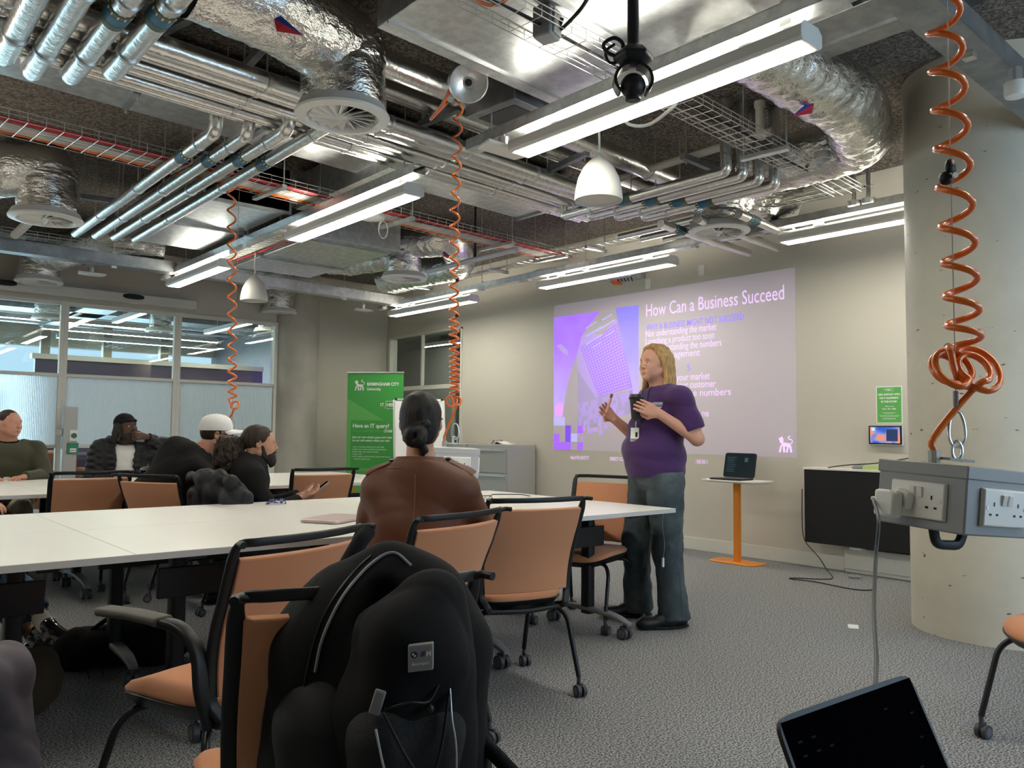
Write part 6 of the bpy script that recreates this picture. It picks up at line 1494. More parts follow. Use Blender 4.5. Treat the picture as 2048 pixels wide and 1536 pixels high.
# ---- man in the olive sweater
P0 = Vector((1.29, 8.08, 0)); rz = math.radians(170)
J = dict(head=(.0, .05, 1.205), yaw=math.radians(44), pitch=.0, neck=(0, .0, 1.055), nr=.060, girth=girth(.02, 1.10, 1.05, .50), face=dict(fat=1.03, jaw=1.15),
         arms=[((-.20, .0, .975), (-.28, .10, .76), (-.12, .32, .765), (.5, .8, 0), (0, 0, -1), -1, dict(curl=.35)), ((.20, .0, .975), (.28, .10, .76), (.12, .34, .765), (-.5, .8, 0), (0, 0, -1), 1, dict(curl=.35))])
t, H, _ = person('seated man with cropped dark hair in olive sweater with lanyard', P0, rz, J, 'skin_fair2')
top(t, J, 'olive', .016, 'sweater', 1.92, wr=.006, wf=(12, 12, 20), ar=.064, neck=.0, seed=31)
b = MB(); b.tube([(.066*math.cos(a), .01+.064*math.sin(a), 1.058-.012*math.sin(a)) for a in [i*math.pi/12 for i in range(24)]], .008, 8, closed=True); b.obj('neckband', 'black_cloth', t)
def crop(S): S.at(H); S.e((0, -.020, .036), (.0785, .096, .086), k=.01); S.e((0, .098, -.02), (.085, .058, .100), k=.01, op=-1); S.e((0, .03, -.07), (.12, .11, .075), k=.01, op=-1); S.at(None)
hair_obj(t, *hbox(H), crop, 'brown_hair', .004, .0008, (100, 100, 100))
for s in (-1, 1): b = MB(); b.sweep(smooth_path([(s*.075, .0, 1.07), (s*.085, .085, .98), (s*.055, .135, .87), (0, .150, .76)], 6), rrect(.014, .003, .001, 1), ref=(0, 1, .3)); b.obj('lanyard', mat('lanyard_mono', (.02, .02, .03), .6, vary=(60, (.7, .7, .7), .52, .54)), t)
b = MB(); b.box((0, .155, .735), (.05, .004, .05)); b.obj('badge', 'ink_white', t, bevel=.002)
seated_legs(t, 'khaki')
# ---- person in jeans whose crossed legs show under the left table
def plainface(label, P0, rz, J, skinm, topm, legs, legm, shoes, hair, **k):
    t, H, _ = person(label, P0, rz, J, skinm, res=.006); top(t, J, topm, .018, 'sweatshirt', 1.9, res=.010, wr=.006, neck=.01, ar=.062)
    hair_obj(t, *hbox(H), crop2(H), hair, .006, .001, (80, 80, 80)); trousers(t, (0, 0, .53), legs, legm, pel=(.17, .14, .10), **k); return t, H
def crop2(H): return lambda S: (S.at(H), S.e((0, -.020, .036), (.080, .097, .088), k=.01), S.e((0, .098, -.02), (.085, .058, .100), k=.01, op=-1), S.e((0, .03, -.07), (.12, .11, .075), k=.01, op=-1), S.at(None))
Jn = dict(head=(.0, .05, 1.22), neck=(0, .0, 1.06), girth=girth(.02, 1.05, 1.0, .50),
          arms=[((-.19, .0, .98), (-.27, .10, .76), (-.12, .32, .765), (.5, .8, 0), (0, 0, -1), -1, dict(curl=.35)), ((.19, .0, .98), (.27, .10, .76), (.12, .34, .765), (-.5, .8, 0), (0, 0, -1), 1, dict(curl=.35))])
P0 = Vector((.40, 5.22, 0)); rz = math.radians(-128)
lg = [((-.09, .02, .53), (-.03, .44, .53), (.06, .70, .245)), ((.09, .02, .52), (.12, .42, .50), (.02, .62, .13))]
t, H = plainface('seated person in blue jeans with crossed legs and glossy black trainers under the table', P0, rz, Jn, 'skin_fair2', 'black_cloth', lg, 'jeans_blue', None, 'brown_hair', r=(.085, .062, .048, .052))
S = SDF((-.3, .45, .0), (.35, .95, .4), .005); S.c((.04, .66, .30), (.085, .76, .17), .036, .034, k=.01); S.mesh('ankle', 'skin_fair2', t); S = SDF((-.3, .45, .0), (.35, .95, .4), .005); S.c((.03, .60, .2), (.0, .68, .07), .034, .032, k=.01); S.mesh('ankle', 'skin_fair2', t)
S = SDF((-.3, .45, .0), (.35, .95, .4), .005); S.c((.068, .725, .215), (.09, .77, .16), .042, .042, k=.01); S.mesh('sock', 'tee', t); S = SDF((-.3, .45, .0), (.35, .95, .4), .005); S.c((.005, .665, .10), (.0, .69, .07), .039, .039, k=.01); S.mesh('sock', 'tee', t)
M['patent'] = mat('patent_black', (.008, .008, .009), .12, coat=1)
shoe(t, (.09, .77, .175), (.16, 1.05, .12), 'patent', .29, True, chunky=1); shoe(t, (.0, .69, .08), (-.02, .99, .08), 'patent', .29, True, chunky=1)
# ---- person in grey trousers at the lower left corner
P0 = Vector((-.05, 2.42, 0)); rz = math.radians(-52)
lg = [((-.09, .02, .54), (-.12, .46, .50), (-.13, .46, .09)), ((.09, .02, .54), (.13, .50, .51), (.15, .54, .09))]
Jn = dict(Jn, arms=[((-.19, .0, .98), (-.25, -.02, .76), (-.10, .18, .66), (.5, .8, 0), (0, 0, -1), -1, dict(curl=.35)), ((.19, .0, .98), (.25, -.02, .76), (.10, .18, .66), (-.5, .8, 0), (0, 0, -1), 1, dict(curl=.35))])
t, H = plainface('seated person in grey trousers at the lower left corner, only knee and shin visible', P0, rz, Jn, 'skin_fair', 'black_cloth', lg, 'grey_trouser', None, 'brown_hair', r=(.092, .070, .066, .070))
for l in lg: a = l[2]; shoe(t, (a[0], a[1], .082), (a[0], a[1]+.3, .082), 'black', .28)
# ------------------------------------------------------------------ projected slide as thin wall panels, projector light put into their tint and glow
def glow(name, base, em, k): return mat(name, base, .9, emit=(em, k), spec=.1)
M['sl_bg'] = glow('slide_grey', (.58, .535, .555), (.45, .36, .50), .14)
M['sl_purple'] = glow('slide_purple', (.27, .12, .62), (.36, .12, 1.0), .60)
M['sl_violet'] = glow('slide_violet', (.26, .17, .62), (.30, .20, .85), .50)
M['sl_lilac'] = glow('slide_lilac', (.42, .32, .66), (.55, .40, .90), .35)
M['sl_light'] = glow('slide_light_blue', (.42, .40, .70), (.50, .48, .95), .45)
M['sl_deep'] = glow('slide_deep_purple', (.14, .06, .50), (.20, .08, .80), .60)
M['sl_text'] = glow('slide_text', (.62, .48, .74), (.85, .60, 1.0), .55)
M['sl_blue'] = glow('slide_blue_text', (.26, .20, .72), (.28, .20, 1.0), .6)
t = thing('projected_slide', 'large lilac projected slide with purple tower picture on the wall', 'projected slide')
def wp(px, py): p = PX(px, py, XW); return (p.y, p.z)
def wpoly(name, pts, m, d, par=t):
    b = MB(); n = len(pts); vs = [(XW-d, y, z) for y, z in pts]+[(XW-d+.0006, y, z) for y, z in pts]
    b.add(vs, [tuple(range(n))[::-1], tuple(range(n, 2*n))]+[(i, (i+1) % n, n+(i+1) % n, n+i) for i in range(n)]); return b.obj(name, m, par, smooth=0)
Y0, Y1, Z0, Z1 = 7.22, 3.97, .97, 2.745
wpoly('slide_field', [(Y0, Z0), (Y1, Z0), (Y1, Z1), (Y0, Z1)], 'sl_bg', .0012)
c7 = lambda x, y: wp(1090+x/3.658, 520+y/3.658)
pic = thing('picture', None, None); del_ = pic; bpy.data.objects.remove(pic)
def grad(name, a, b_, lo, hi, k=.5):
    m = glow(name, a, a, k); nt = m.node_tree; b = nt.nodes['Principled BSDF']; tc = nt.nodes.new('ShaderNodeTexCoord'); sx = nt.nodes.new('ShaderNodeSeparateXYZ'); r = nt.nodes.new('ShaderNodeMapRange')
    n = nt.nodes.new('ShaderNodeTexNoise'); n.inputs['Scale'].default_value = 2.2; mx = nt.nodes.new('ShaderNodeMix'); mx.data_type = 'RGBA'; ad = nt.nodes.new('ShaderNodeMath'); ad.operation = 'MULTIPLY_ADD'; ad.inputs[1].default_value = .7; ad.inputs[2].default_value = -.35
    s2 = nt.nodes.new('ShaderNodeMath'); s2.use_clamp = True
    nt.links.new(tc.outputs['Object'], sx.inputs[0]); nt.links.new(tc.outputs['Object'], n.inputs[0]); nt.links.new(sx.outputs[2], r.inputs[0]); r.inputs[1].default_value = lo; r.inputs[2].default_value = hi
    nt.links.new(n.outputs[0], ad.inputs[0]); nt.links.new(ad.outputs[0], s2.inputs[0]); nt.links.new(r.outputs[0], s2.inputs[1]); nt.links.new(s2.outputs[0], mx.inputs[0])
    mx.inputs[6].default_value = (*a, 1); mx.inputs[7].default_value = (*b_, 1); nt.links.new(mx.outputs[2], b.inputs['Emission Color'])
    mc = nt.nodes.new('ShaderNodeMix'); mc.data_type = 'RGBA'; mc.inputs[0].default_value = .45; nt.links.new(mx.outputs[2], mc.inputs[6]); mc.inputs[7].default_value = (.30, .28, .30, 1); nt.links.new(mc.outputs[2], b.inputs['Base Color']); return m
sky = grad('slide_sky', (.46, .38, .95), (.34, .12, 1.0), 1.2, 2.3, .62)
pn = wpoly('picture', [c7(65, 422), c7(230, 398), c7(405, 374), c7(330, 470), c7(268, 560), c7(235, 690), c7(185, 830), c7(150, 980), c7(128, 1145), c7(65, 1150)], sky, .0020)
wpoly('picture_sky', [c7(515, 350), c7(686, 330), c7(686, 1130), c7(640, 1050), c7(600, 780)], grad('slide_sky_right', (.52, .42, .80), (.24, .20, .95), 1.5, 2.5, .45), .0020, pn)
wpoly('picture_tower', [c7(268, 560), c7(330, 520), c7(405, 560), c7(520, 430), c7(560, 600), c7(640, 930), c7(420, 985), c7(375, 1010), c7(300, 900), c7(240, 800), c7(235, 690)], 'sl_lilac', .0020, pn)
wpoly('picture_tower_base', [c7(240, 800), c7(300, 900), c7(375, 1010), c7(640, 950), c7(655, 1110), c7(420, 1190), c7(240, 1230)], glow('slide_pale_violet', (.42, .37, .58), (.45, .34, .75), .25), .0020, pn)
b = MB()
def seg(p, q, w, d=.0027):
    (y0, z0), (y1, z1) = p, q; v = Vector((y1-y0, z1-z0)).normalized()*w/2; n = Vector((-v.y, v.x))
    b.hexa([(XW-e, y, z) for e in (d, d-.0004) for y, z in ((y0+n.x, z0+n.y), (y1+n.x, z1+n.y), (y1-n.x, z1-n.y), (y0-n.x, z0-n.y))])
def lerp2(a, c_, u): return (a[0]+(c_[0]-a[0])*u, a[1]+(c_[1]-a[1])*u)
TL, TR, BL_, BR_ = c7(262, 640), c7(528, 470), c7(395, 1000), c7(636, 930)
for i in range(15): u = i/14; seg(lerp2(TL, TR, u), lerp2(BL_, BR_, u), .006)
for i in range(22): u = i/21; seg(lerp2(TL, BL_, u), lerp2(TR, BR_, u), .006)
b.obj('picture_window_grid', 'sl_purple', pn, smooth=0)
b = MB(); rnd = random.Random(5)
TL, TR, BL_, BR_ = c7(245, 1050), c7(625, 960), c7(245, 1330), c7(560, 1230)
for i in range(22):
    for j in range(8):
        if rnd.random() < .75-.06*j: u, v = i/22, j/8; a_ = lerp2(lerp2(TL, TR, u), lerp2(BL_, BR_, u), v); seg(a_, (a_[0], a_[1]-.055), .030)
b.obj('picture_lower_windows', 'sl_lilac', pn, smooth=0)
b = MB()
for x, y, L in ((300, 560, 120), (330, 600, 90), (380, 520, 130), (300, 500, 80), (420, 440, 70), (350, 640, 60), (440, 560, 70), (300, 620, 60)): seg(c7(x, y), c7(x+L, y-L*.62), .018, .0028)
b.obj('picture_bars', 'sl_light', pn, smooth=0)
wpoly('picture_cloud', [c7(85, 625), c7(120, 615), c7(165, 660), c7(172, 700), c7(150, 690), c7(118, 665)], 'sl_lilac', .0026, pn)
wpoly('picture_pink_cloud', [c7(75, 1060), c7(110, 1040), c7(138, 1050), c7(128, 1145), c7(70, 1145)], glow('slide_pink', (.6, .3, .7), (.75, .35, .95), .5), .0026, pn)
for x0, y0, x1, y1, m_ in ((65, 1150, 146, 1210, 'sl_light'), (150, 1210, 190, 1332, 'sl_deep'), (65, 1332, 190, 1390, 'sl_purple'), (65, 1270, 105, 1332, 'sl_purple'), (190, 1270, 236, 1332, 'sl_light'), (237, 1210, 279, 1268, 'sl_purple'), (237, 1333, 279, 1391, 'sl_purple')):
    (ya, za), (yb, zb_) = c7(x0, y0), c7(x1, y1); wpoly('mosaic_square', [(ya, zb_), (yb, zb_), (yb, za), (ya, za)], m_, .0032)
def st(s, x0, y0, x1, size, m_='sl_text', bold=0., name='slide_lettering'):
    (ya, za), (yb, _) = wp(x0, y0), wp(x1, y0); return text(name, s, frame((XW-.003, ya, za), (0, -1, 0), (0, 0, 1)), size, m_, t, .0003, bold, ya-yb)
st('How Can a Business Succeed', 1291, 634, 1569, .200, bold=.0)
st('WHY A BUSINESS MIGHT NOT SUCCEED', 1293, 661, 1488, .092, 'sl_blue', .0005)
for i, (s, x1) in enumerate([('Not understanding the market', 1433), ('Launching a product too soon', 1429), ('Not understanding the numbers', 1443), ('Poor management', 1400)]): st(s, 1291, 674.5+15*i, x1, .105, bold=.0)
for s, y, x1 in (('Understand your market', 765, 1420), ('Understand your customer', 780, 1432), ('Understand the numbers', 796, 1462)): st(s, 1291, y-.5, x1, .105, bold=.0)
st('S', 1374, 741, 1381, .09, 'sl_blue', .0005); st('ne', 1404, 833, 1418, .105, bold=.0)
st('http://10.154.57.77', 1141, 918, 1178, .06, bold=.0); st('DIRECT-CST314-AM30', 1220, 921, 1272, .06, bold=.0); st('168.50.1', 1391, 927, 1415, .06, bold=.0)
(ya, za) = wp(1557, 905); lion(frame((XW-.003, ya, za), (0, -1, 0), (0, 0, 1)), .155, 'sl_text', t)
# ------------------------------------------------------------------ hanging socket cubes with coiled orange cables
def socket_plate(par, mtx, rockers=True, plugL=False):
    """white double socket plate lying in local xy, facing local z"""
    b = MB(); b.hexa([mtx @ Vector(p) for p in ((-.0735, -.043, 0), (.0735, -.043, 0), (.0735, .043, 0), (-.0735, .043, 0), (-.070, -.040, .010), (.070, -.040, .010), (.070, .040, .010), (-.070, .040, .010))])
    pl = b.obj('socket_plate', 'white_pl', par, bevel=.002)
    b = MB()
    for s in (-1, 1): b.box((s*.0095, .018, .0115), (.014, .024, .006), rot=(.16, 0, 0), mtx=mtx)
    b.each('rocker_switch', 'white', pl, bevel=.001)
    b = MB()
    for s in ((1,) if plugL else (-1, 1)):
        cx = s*.040; b.box((cx, .008, .0101), (.004, .009, .001), mtx=mtx)
        for q in (-1, 1): b.box((cx+q*.011, -.015, .0101), (.0075, .0048, .001), mtx=mtx)
    b.obj('pin_hole', 'black', pl)
    b = MB(); 
    for s in (-1, 1): b.cyl(mtx @ Vector((s*.062, .0, .0095)), mtx @ Vector((s*.062, .0, .0112)), .0035, 12)
    b.each('plate_screw', 'silver', pl); return pl
def socket_cube(label, c, rz, tilt=0, near=True, m='grey_cube', S_=.235, h=.150):
    t = thing('socket_cube', label, 'socket cube', tuple(c)); t.rotation_euler = (0, 0, 0)
    R = Matrix.Rotation(tilt, 4, Vector(FW)) @ Matrix.Rotation(rz, 4, 'Z'); s = S_/2
    b = MB(); b.box((0, 0, 0), (S_, S_, h), mtx=R); b.obj('cube_body', m, t, bevel=.004)
    b = MB()
    for z in (h/2-.014, ): b.box((0, 0, z+.001), (S_+.006, S_+.006, .030), mtx=R)
    b.obj('lid', m, t, bevel=.003)
    for i, a in enumerate((0, 90, 180, 270)):
        Q = R @ Matrix.Rotation(math.radians(a), 4, 'Z') @ frame((s+.0005, 0, -.010), (0, 1, 0), (0, 0, 1)); socket_plate(t, Q, plugL=(near and i == 0))
    b = MB(); b.sweep([R @ Vector(p) for p in fillet([(-.052, -.01, -h/2), (-.040, -.01, -h/2-.038), (.040, -.01, -h/2-.038), (.052, -.01, -h/2)], .02, 4)], rrect(.022, .015, .004, 2), ref=R.to_3x3() @ Vector((0, 1, 0))); b.obj('handle', 'black', t)
    b = MB(); b.box((0, 0, h/2+.016), (.085, .03, .006), mtx=R); b.obj('top_bracket', 'grey_pl', t)
    b = MB(); P0_ = R @ Vector((0, 0, h/2+.02)); b.tube([P0_+Vector((.012*math.cos(a)*RT[0], .012*math.cos(a)*RT[1], .018+.022*math.sin(a))) for a in [i*math.pi/8 for i in range(16)]], .004, 8, closed=True); b.obj('link', 'silver', t)
    b = MB(); k = [(-.010, .03), (-.018, .05), (-.016, .085), (-.006, .108), (.008, .108), (.018, .085), (.020, .05), (.010, .03), (0, .026)]
    b.tube([P0_+Vector((x*RT[0], x*RT[1], z)) for x, z in smooth_path([(p[0], p[1], 0) for p in k+[k[0]]], 4) and [(q.x, q.y) for q in smooth_path([(p[0], p[1], 0) for p in k+[k[0]]], 4)]], .0036, 8)
    b.obj('carabiner', 'silver', t)
    g = R @ Vector((-.0, -.0, h/2)); b = MB(); gp = P0_+Vector((-RT[0]*.055, -RT[1]*.055, -.012)); b.cyl(gp, gp+Vector((0, 0, .030)), .014, 8); b.obj('cable_gland', 'lt_grey', t)
    return t, R, gp+Vector((0, 0, .03)), P0_+Vector((0, 0, .11))
M['grey_cube'] = mat('grey_cube_plastic', (.29, .295, .30), .45); M['pale_cube'] = mat('pale_cube_plastic', (.55, .55, .56), .45)
def coil(label, start, knot, axis, r, periods, cr, top, loops, group='orange coiled cables', seed=1):
    """start: gland; knot centre; axis(z)->(x,y); helix from knot up through the given list of periods"""
    rnd = random.Random(seed); pts = [Vector(start), Vector(start)+Vector((0, 0, .03))]; k = Vector(knot)
    pts.append(k+Vector((0, 0, -.07))-Vector((RT[0], RT[1], 0))*.005)
    for i in range(loops):
        R_ = r*(.95+.25*(i % 3)); o = k+Vector((RT[0], RT[1], 0))*((-1)**i*.55*r*(1+.3*i))
        ax1 = Vector((RT[0], RT[1], 0)); ax2 = Vector((FW[0]*.55, FW[1]*.55, .85)).normalized()
        for j in range(10): a = -math.pi/2+2*math.pi*j/10; pts.append(o+ax1*(R_*math.cos(a)*(-1)**i)+ax2*(R_*1.25*math.sin(a))+Vector((FW[0], FW[1], 0))*(.006*i+.001*j))
    pts = smooth_path(pts, 4); z = k.z+.045; 
    for per in periods:
        for j in range(16):
            a = 2*math.pi*j/16; x, y = axis(z); pts.append(Vector((x, y, z))+Vector((RT[0], RT[1], 0))*(-r*math.cos(a))+Vector((FW[0], FW[1], 0))*(r*math.sin(a))); z += per/16
        if z > top: break
    n = len(pts); x, y = axis(top); pts += [Vector((x, y, top))] if z < top else []
    return cable(label, pts, cr, 'orange', group, 'coiled_cable', 12), pts
cc = PD(1909, 996, 1.93); ct, cR, g, hk = socket_cube('grey cube with white double sockets hanging close to the camera at right', cc, math.radians(163), math.radians(5))
wx, wy = hk.x, hk.y
_, _pts = coil('thick orange coiled cable above the near grey socket cube', g-ct.location*0+ct.location if False else Vector(ct.location)+g, Vector(ct.location)+hk+Vector((RT[0], RT[1], 0))*.028+Vector((0, 0, .105)),
     lambda z: tuple((Vector((ct.location.x+wx, ct.location.y+wy, 0))+Vector((RT[0], RT[1], 0))*(.026-.040*(z-1.35)))[:2]), .036, [.055, .07, .082, .088]+[.097]*20, .0082, HC-.02, 4)
b = MB(); q = Vector(ct.location)+hk; b.cyl(q, (q.x, q.y, HC+.01), .0013, 6); b.cyl(q+Vector((0, 0, .005)), q+Vector((0, 0, .05)), .006, 10)
tag(b.obj('suspension_wire', 'grey_pl'), 'thin steel wire holding the near grey socket cube', 'wire')
p = Vector((q.x, q.y, PX(1892, 345, q.x).z if False else 1.93)); p.z = CAM_H+(870-340)/F_PX*1.97
t = thing('wire_gripper', 'black wire gripper with white dot in front of the round column', 'gripper', tuple(p)); b = MB(); b.ball((0, 0, .012), .020, 16, (1, .6, 1)); b.ball((-.012*RT[0], -.012*RT[1], -.016), .017, 16); b.obj('grip', 'black', t)
b = MB(); b.cyl((-.014*FW[0], -.014*FW[1], -.014), (-.021*FW[0], -.021*FW[1], -.014), .007, 14); b.obj('dot', 'ink_white', t)
# charger and its lead
Q = cR @ frame((.118+.0105, 0, -.010), (0, 1, 0), (0, 0, 1)); Q = Matrix.Translation(ct.location) @ Q @ Matrix.Translation((.012, 0, 0))
t = thing('phone_charger', 'white plug charger in the left socket of the near grey cube', 'charger')
b = MB(); b.prism([(-.066, -.026), (-.020, -.026), (-.016, -.005), (-.016, .012), (-.043, .022), (-.066, .010)], Q, .022); b.obj('plug_body', 'white_pl', t, bevel=.004)
b = MB(); b.box((-.055, -.016, .038), (.056, .062, .034), mtx=Q); b.obj('charger_block', 'white_pl', t, bevel=.007)
e0 = Q @ Vector((-.084, -.010, .040)); b = MB(); b.cyl(Q @ Vector((-.082, -.010, .040)), Q @ Vector((-.100, -.010, .040)), .005, 12); b.obj('cable_plug', 'white_pl', t)
L0, R0 = PD(1562, 1450, .91), PD(1835, 1350, 1.10); L0.z = R0.z = .857
D_ = (R0-L0).normalized(); nrm = Vector((-D_.y, D_.x, 0)); rzl = math.atan2(D_.y, D_.x); base = (L0+R0)/2-nrm*(.105+.075); base.z = .6505
ld = PD(1751, 1385, 1.12)
cable('dark grey charging lead hanging from the near cube to the laptop', smooth_path([Q @ Vector((-.098, -.010, .040)), PD(1757, 1040, 1.80), PD(1752, 1110, 1.76), PD(1748, 1220, 1.62), PD(1753, 1320, 1.42), PD(1750, 1400, 1.24), Vector((ld.x, ld.y, .70)), base+D_*.02+nrm*.115+Vector((0, 0, .01))], 10), .0040, mat('slate_lead', (.045, .05, .058), .5))
tl, T, l = laptop('black laptop with dark screen in the bottom right corner', tuple(base), .305, .212, 115, rzl, 'black', 'screen_black')
b = MB(); rnd = random.Random(8)
for r in range(11):
    for c_ in range(10):
        if rnd.random() < .16: x, y = -.13+.027*c_, .03+.015*r; b.hexa([T @ Vector((x+dx, y+dy, z)) for z in (.0011, .0014) for dx, dy in ((0, 0), (.008, 0), (.008, .0025), (0, .0025))])
b.obj('screen_marks', mat('faint_marks', (.010, .013, .016), .5, emit=((.10, .16, .20), .02), spec=0), l, smooth=0)
t = thing('low_stool', 'round grey stool carrying the laptop just below the picture', 'stool', (base.x, base.y, 0)); b = MB(); b.lathe([(.16, .60), (.175, .62), (.175, .64), (.165, .65), (.001, .65)], n=40); b.obj('seat', 'grey_pl', t); b = MB(); b.cyl((0, 0, .02), (0, 0, .61), .025, 20); b.obj('column_tube', 'black_metal', t); b = MB(); b.lathe([(.20, 0), (.20, .012), (.03, .03)], n=40); b.obj('foot_disc', 'black_metal', t)
# middle cube over the table
r2 = PZ(917, 200, 3.0); zc = 1.025; c2_ = PD(908, 924, r2.x*FW[0]+r2.y*FW[1]+(1.03-CAM_H)*FW[2])
ct2, R2, g2, hk2 = socket_cube('pale socket cube hanging over the near table behind the brown coat', c2_, math.radians(150), math.radians(2), near=False, m='pale_cube')
ax2a, ax2b = Vector((c2_.x, c2_.y)), Vector((r2.x, r2.y))
sx2 = Vector(ct2.location)+hk2
coil('orange coiled cable from the middle ceiling reel down to the table', Vector(ct2.location)+g2, sx2+Vector((0, 0, .12))-Vector((RT[0], RT[1], 0))*.005, lambda z: tuple((ax2a.lerp(ax2b, max(0, (z-1.2)/1.8))-Vector((RT[0], RT[1]))*(.012*math.sin(max(0, z-1.3)*1.9)))[:2]), .0235, [.028]*7+[.040]*5+[.055, .062, .07, .075, .08, .085, .088, .09, .095, .10, .10, .105, .105, .11, .11, .11, .11, .11], .0062, 3.0, 2)
b = MB(); b.cyl(sx2, (sx2.x, sx2.y, 3.12), .0013, 6); tag(b.obj('suspension_wire', 'grey_pl'), 'thin steel wire beside the middle orange cable', 'wire')
for i, py in enumerate((632, 560)):
    b = MB(); zz_ = CAM_H+(866-py)/F_PX*4.35; b.ball((sx2.x, sx2.y, zz_), .011, 12); tag(b.obj('wire_gripper', 'black'), 'small black gripper on the wire beside the middle orange cable, %s of two' % ('lower', 'upper')[i], 'gripper')
b = MB(); pr_ = [PZ(905, 150, 3.1), PZ(897, 185, 3.02), PZ(880, 215, 2.98), PZ(862, 238, 2.96), PZ(872, 228, 2.99), PZ(893, 205, 3.0), PZ(885, 212, 3.02), PZ(866, 232, 3.0)]
cable('orange cable bundle folded beside the middle ceiling reel', smooth_path(pr_, 6), .009, 'orange')
# left cube
r3 = PZ(463, 372, 3.0); zf = r3.x*FW[0]+r3.y*FW[1]; c3_ = PD(463, 888, zf)
ct3, R3, g3, hk3 = socket_cube('socket cube hanging behind the man in the white cap', c3_, math.radians(140), 0, near=False, m='pale_cube', S_=.16, h=.11)
sx3 = Vector(ct3.location)+hk3
coil('slim orange coiled cable hanging in front of the glass partition', Vector(ct3.location)+g3, sx3+Vector((0, 0, .10)), lambda z: (c3_.x+(r3.x-c3_.x)*max(0, (z-1.3)/1.7), c3_.y+(r3.y-c3_.y)*max(0, (z-1.3)/1.7)), .029, [.06, .07, .08, .09, .10, .11]+[.13]*14, .0075, 2.98, 1)
b = MB(); b.cyl(sx3, (sx3.x, sx3.y, 3.1), .0013, 6); tag(b.obj('suspension_wire', 'grey_pl'), 'thin steel wire beside the left orange cable', 'wire')
# ------------------------------------------------------------------ backpack on the nearest chair
B0 = PD(748, 1330, 1.42); Bm = Matrix([[RT[i], FW[i], UP[i], B0[i]] for i in range(3)]+[[0, 0, 0, 1]]); px = 1.42/F_PX
def Bp(x, y, d=0): return Vector(((x-748)*px, d, -(y-1330)*px))
t = thing('backpack', 'large black backpack hung over the back of the nearest peach chair', 'backpack', tuple(B0))
Bl = Bm.copy(); Bl.translation = (0, 0, 0)
M['pack'] = mat('pack_fabric', (.006, .006, .007), .85, bump=(700, .5, .001), spec=.25); M['pack_grey'] = mat('pack_side_fabric', (.012, .0125, .014), .8, bump=(700, .5, .001)); M['mesh_net'] = mat('pack_net', (.004, .004, .005), .7, bump=(350, 1, .003))
S = SDF((-.42, -.42, -.36), (.42, .42, .32), .006); S.at(Bl)
S.chain([Bp(625, 1560, .07), Bp(650, 1330, .09), Bp(690, 1235, .10), Bp(755, 1188, .10)], [.105, .10, .075, .050], k=.05); S.chain([Bp(860, 1560, .06), Bp(855, 1330, .07), Bp(820, 1240, .09), Bp(765, 1188, .10)], [.10, .095, .07, .050], k=.05)
S.e(Bp(745, 1420, .05), (.16, .10, .20), k=.05)
S.e(Bp(772, 1205, -.045), (.055, .085, .055), k=.02, op=-1)
S.xf = None; S.wrinkle(.008, (13, 13, 13), 3); mb_ = S.mesh('main_compartment', 'pack', t)
S = SDF((-.42, -.42, -.36), (.42, .42, .32), .005); S.at(Bl)
S.chain([Bp(800, 1560, -.04), Bp(795, 1400, -.05), Bp(812, 1260, -.035), Bp(845, 1195, -.01)], [.085, .085, .072, .040], k=.04); S.chain([Bp(870, 1560, -.03), Bp(872, 1300, -.03), Bp(868, 1200, -.01)], [.060, .058, .045], k=.04)
S.xf = None; S.wrinkle(.009, (15, 15, 15), 6); fp_ = S.mesh('front_pocket', 'pack', t)
S = SDF((-.42, -.42, -.36), (.42, .42, .32), .005); S.at(Bl); S.chain([Bp(648, 1580, .0), Bp(652, 1440, .0), Bp(668, 1375, .01)], [.082, .082, .052], k=.03); S.xf = None; S.wrinkle(.003, (16, 16, 16), 9); S.mesh('side_pocket', 'pack_grey', t)
S = SDF((-.42, -.42, -.36), (.42, .42, .32), .005); S.at(Bl); S.chain([Bp(760, 1580, -.095), Bp(785, 1420, -.108), Bp(812, 1345, -.098)], [.045, .052, .03], k=.03); S.chain([Bp(880, 1580, -.06), Bp(872, 1420, -.07), Bp(858, 1345, -.06)], [.045, .045, .03], k=.05); S.xf = None; np_ = S.mesh('net_pocket', 'mesh_net', t)
def bt(name, pts, r, m, par=t, n=8): b = MB(); b.tube([Bl @ p for p in smooth_path(pts, 8)], r, n); return b.obj(name, m, par, smooth=60)
def btd(name, pts, r, m, n=40):
    b = MB(); b.tube(drape(mb_, [Bl @ q for q in smooth_path(pts, 8)], FW, r*.6), r, 6); return b.obj(name, m, t)
btd('zip', [Bp(640, 1330), Bp(655, 1260), Bp(688, 1190), Bp(735, 1140), Bp(775, 1122), Bp(815, 1145)], .0028, 'grey_pl')
btd('seam', [Bp(612, 1400), Bp(625, 1320), Bp(650, 1230), Bp(690, 1165), Bp(730, 1128)], .002, 'black')
bt('zip_pull', [Bp(637, 1305, -.02), Bp(635, 1330, -.025), Bp(632, 1352, -.02)], .003, 'black')
bt('silver_piping', [Bp(783, 1378, -.165), Bp(797, 1440, -.168), Bp(812, 1500, -.16), Bp(818, 1560, -.155)], .0022, 'silver'); bt('silver_piping', [Bp(900, 1295, -.095), Bp(908, 1330, -.10), Bp(914, 1380, -.12), Bp(922, 1440, -.12), Bp(920, 1560, -.11)], .0018, 'silver')
bt('elastic_cord', [Bp(795, 1355, -.155), Bp(840, 1430, -.168), Bp(880, 1500, -.15), Bp(900, 1560, -.14)], .0026, 'black'); bt('elastic_cord', [Bp(908, 1340, -.11), Bp(895, 1430, -.14), Bp(870, 1500, -.155), Bp(850, 1560, -.16)], .0026, 'black')
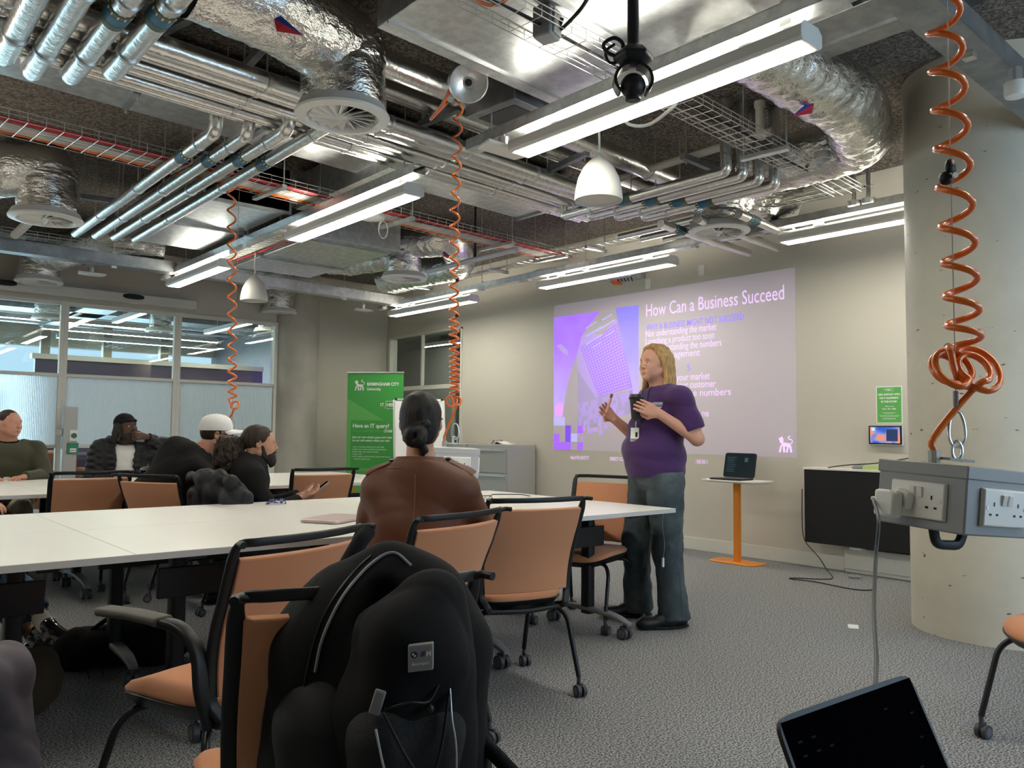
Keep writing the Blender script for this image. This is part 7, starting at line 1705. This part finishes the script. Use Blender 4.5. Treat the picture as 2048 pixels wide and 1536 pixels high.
bt('elastic_cord', [Bp(795, 1350, -.152), Bp(840, 1338, -.15), Bp(872, 1345, -.13), Bp(890, 1322, -.11), Bp(905, 1320, -.10)], .0022, 'black')
b = MB(); b.box((0, 0, 0), (.018, .008, .040), mtx=Bl @ Matrix.Translation(Bp(783, 1338, -.148)) @ Matrix.Rotation(.3, 4, 'Y')); b.obj('buckle', 'grey_pl', t, bevel=.003)
b = MB(); b.ball(Bl @ Bp(874, 1358, -.13), .008, 14); b.obj('cord_toggle', 'black', t)
bt('shoulder_strap', [Bp(600, 1560, .09), Bp(560, 1500, .10), Bp(580, 1350, .13), Bp(625, 1230, .16), Bp(670, 1140, .20), Bp(688, 1112, .24)], .016, 'pack', n=10)
bt('shoulder_strap', [Bp(905, 1200, .08), Bp(930, 1300, .10), Bp(940, 1420, .08), Bp(960, 1500, .05), Bp(1000, 1530, .02), Bp(1060, 1590, .0), Bp(1090, 1680, .0)], .014, 'pack', n=10)
Lm = Bl @ Matrix.Translation(Bp(859, 1262, -.116)) @ Matrix([[1, 0, 0, 0], [0, 0, -1, 0], [.12, 1, 0, 0], [0, 0, 0, 1]])
Lm.translation = max((drape(fp_, [Bl @ Bp(x_, y_, -.1)], FW, .005)[0] for x_, y_ in ((845, 1245), (872, 1245), (859, 1280), (859, 1262))), key=lambda v: -v.dot(Vector(FW)))*1.0
Lm.translation = (Bl @ Bp(859, 1262, 0))+Vector(FW)*(Lm.translation.dot(Vector(FW))-(Bl @ Bp(859, 1262, 0)).dot(Vector(FW)))
b = MB(); b.box((0, 0, 0), (.040, .043, .010), mtx=Lm); lb = b.obj('badge', mat('badge_grey', (.30, .31, .31), .5), t, bevel=.002)
b = MB(); b.cyl(Lm @ Vector((-.010, .006, .005)), Lm @ Vector((-.010, .006, .0058)), .0052, 24); b.obj('roundel', 'black', lb)
for i, (a, m_) in enumerate(((0, 'flag_blue'), (90, 'ink_white'), (180, 'flag_blue'), (270, 'ink_white'))):
    b = MB(); b.prism([(0, 0)]+[(.0036*math.cos(math.radians(a+90*k/5)), .0036*math.sin(math.radians(a+90*k/5))) for k in range(6)], Lm @ Matrix.Translation((-.010, .006, .0058)), .0005); b.obj('roundel_quarter', m_, lb, smooth=0)
for i, m_ in enumerate(('blue_band', 'flag_blue', 'flag_red')):
    b = MB(); b.prism([(0, 0), (.0025, 0), (.0045, .008), (.002, .008)], Lm @ Matrix.Translation((-.001+.003*i, .002, .005)), .0006); b.obj('stripe', m_, lb, smooth=0)
text('emblem_letter', 'M', Lm @ Matrix.Translation((.0085, .002, .0052)), .011, 'ink_white', lb, .0003, .0004); text('badge_lettering', 'Motorsport', Lm @ Matrix.Translation((-.014, -.011, .0052)), .007, 'ink_white', lb, .0003, .0001, .028)
# ------------------------------------------------------------------ bags on the floor, hanging tag
def soft(name, label, cat, c, rz, parts, m, wr=.010, seed=1, res=.008, ext=.42):
    S = SDF(Vector(c)-Vector((ext, ext, .05)), Vector(c)+Vector((ext, ext, .45)), res); S.at(Matrix.Translation(c) @ Matrix.Rotation(rz, 4, 'Z'))
    for p, r in parts: S.e(p, r, k=.05)
    S.xf = None; S.wrinkle(wr, (18, 18, 18), seed); S.cut((0, 0, .002), (0, 0, -1)); t = thing(name, label, cat); S.mesh('bag_body', m, t); return t
c = (1.25, 4.40, 0); t = soft('rucksack', 'black rucksack slumped on the carpet under the near tables', 'bag', c, math.radians(-30), [((0, 0, .10), (.30, .16, .10)), ((.12, .0, .12), (.18, .15, .11)), ((-.2, -.05, .08), (.12, .12, .08))], 'black_cloth', seed=3)
b = MB(); b.tube(smooth_path([(c[0]-.22, c[1]+.05, .12), (c[0]-.05, c[1]+.02, .24), (c[0]+.12, c[1]-.1, .22), (c[0]+.2, c[1]-.15, .10)]), .012, 8); b.obj('strap', 'black_cloth', t)
for k in (0, 1): b = MB(); b.tube([(c[0]-.22+.06*k, c[1]-.16, .05), (c[0]-.21+.06*k, c[1]-.19, .012)], .004, 6); b.obj('zip_pull', 'black', t)
soft('brown_bag', 'dull brown fabric bag on the carpet beside the grey trousers', 'bag', (.73, 3.93, 0), .4, [((0, 0, .10), (.13, .11, .12)), ((.02, 0, .18), (.08, .07, .07))], mat('brown_canvas', (.060, .042, .022), .9, bump=(300, .5, .002)), seed=7, ext=.3)
b = MB(); P = [(3.874, 3.10, .714), (3.88, 3.11, .62), (3.885, 3.10, .52), (3.875, 3.105, .44)]; b.tube(smooth_path(P), .0015, 6)
t = thing('hanging_tag', 'thin cord with white tag hanging from the right table end', 'tag'); b.obj('cord', 'grey_pl', t); b = MB(); b.box((3.875, 3.105, .415), (.012, .012, .055)); b.obj('tag_body', 'ink_white', t, bevel=.002)
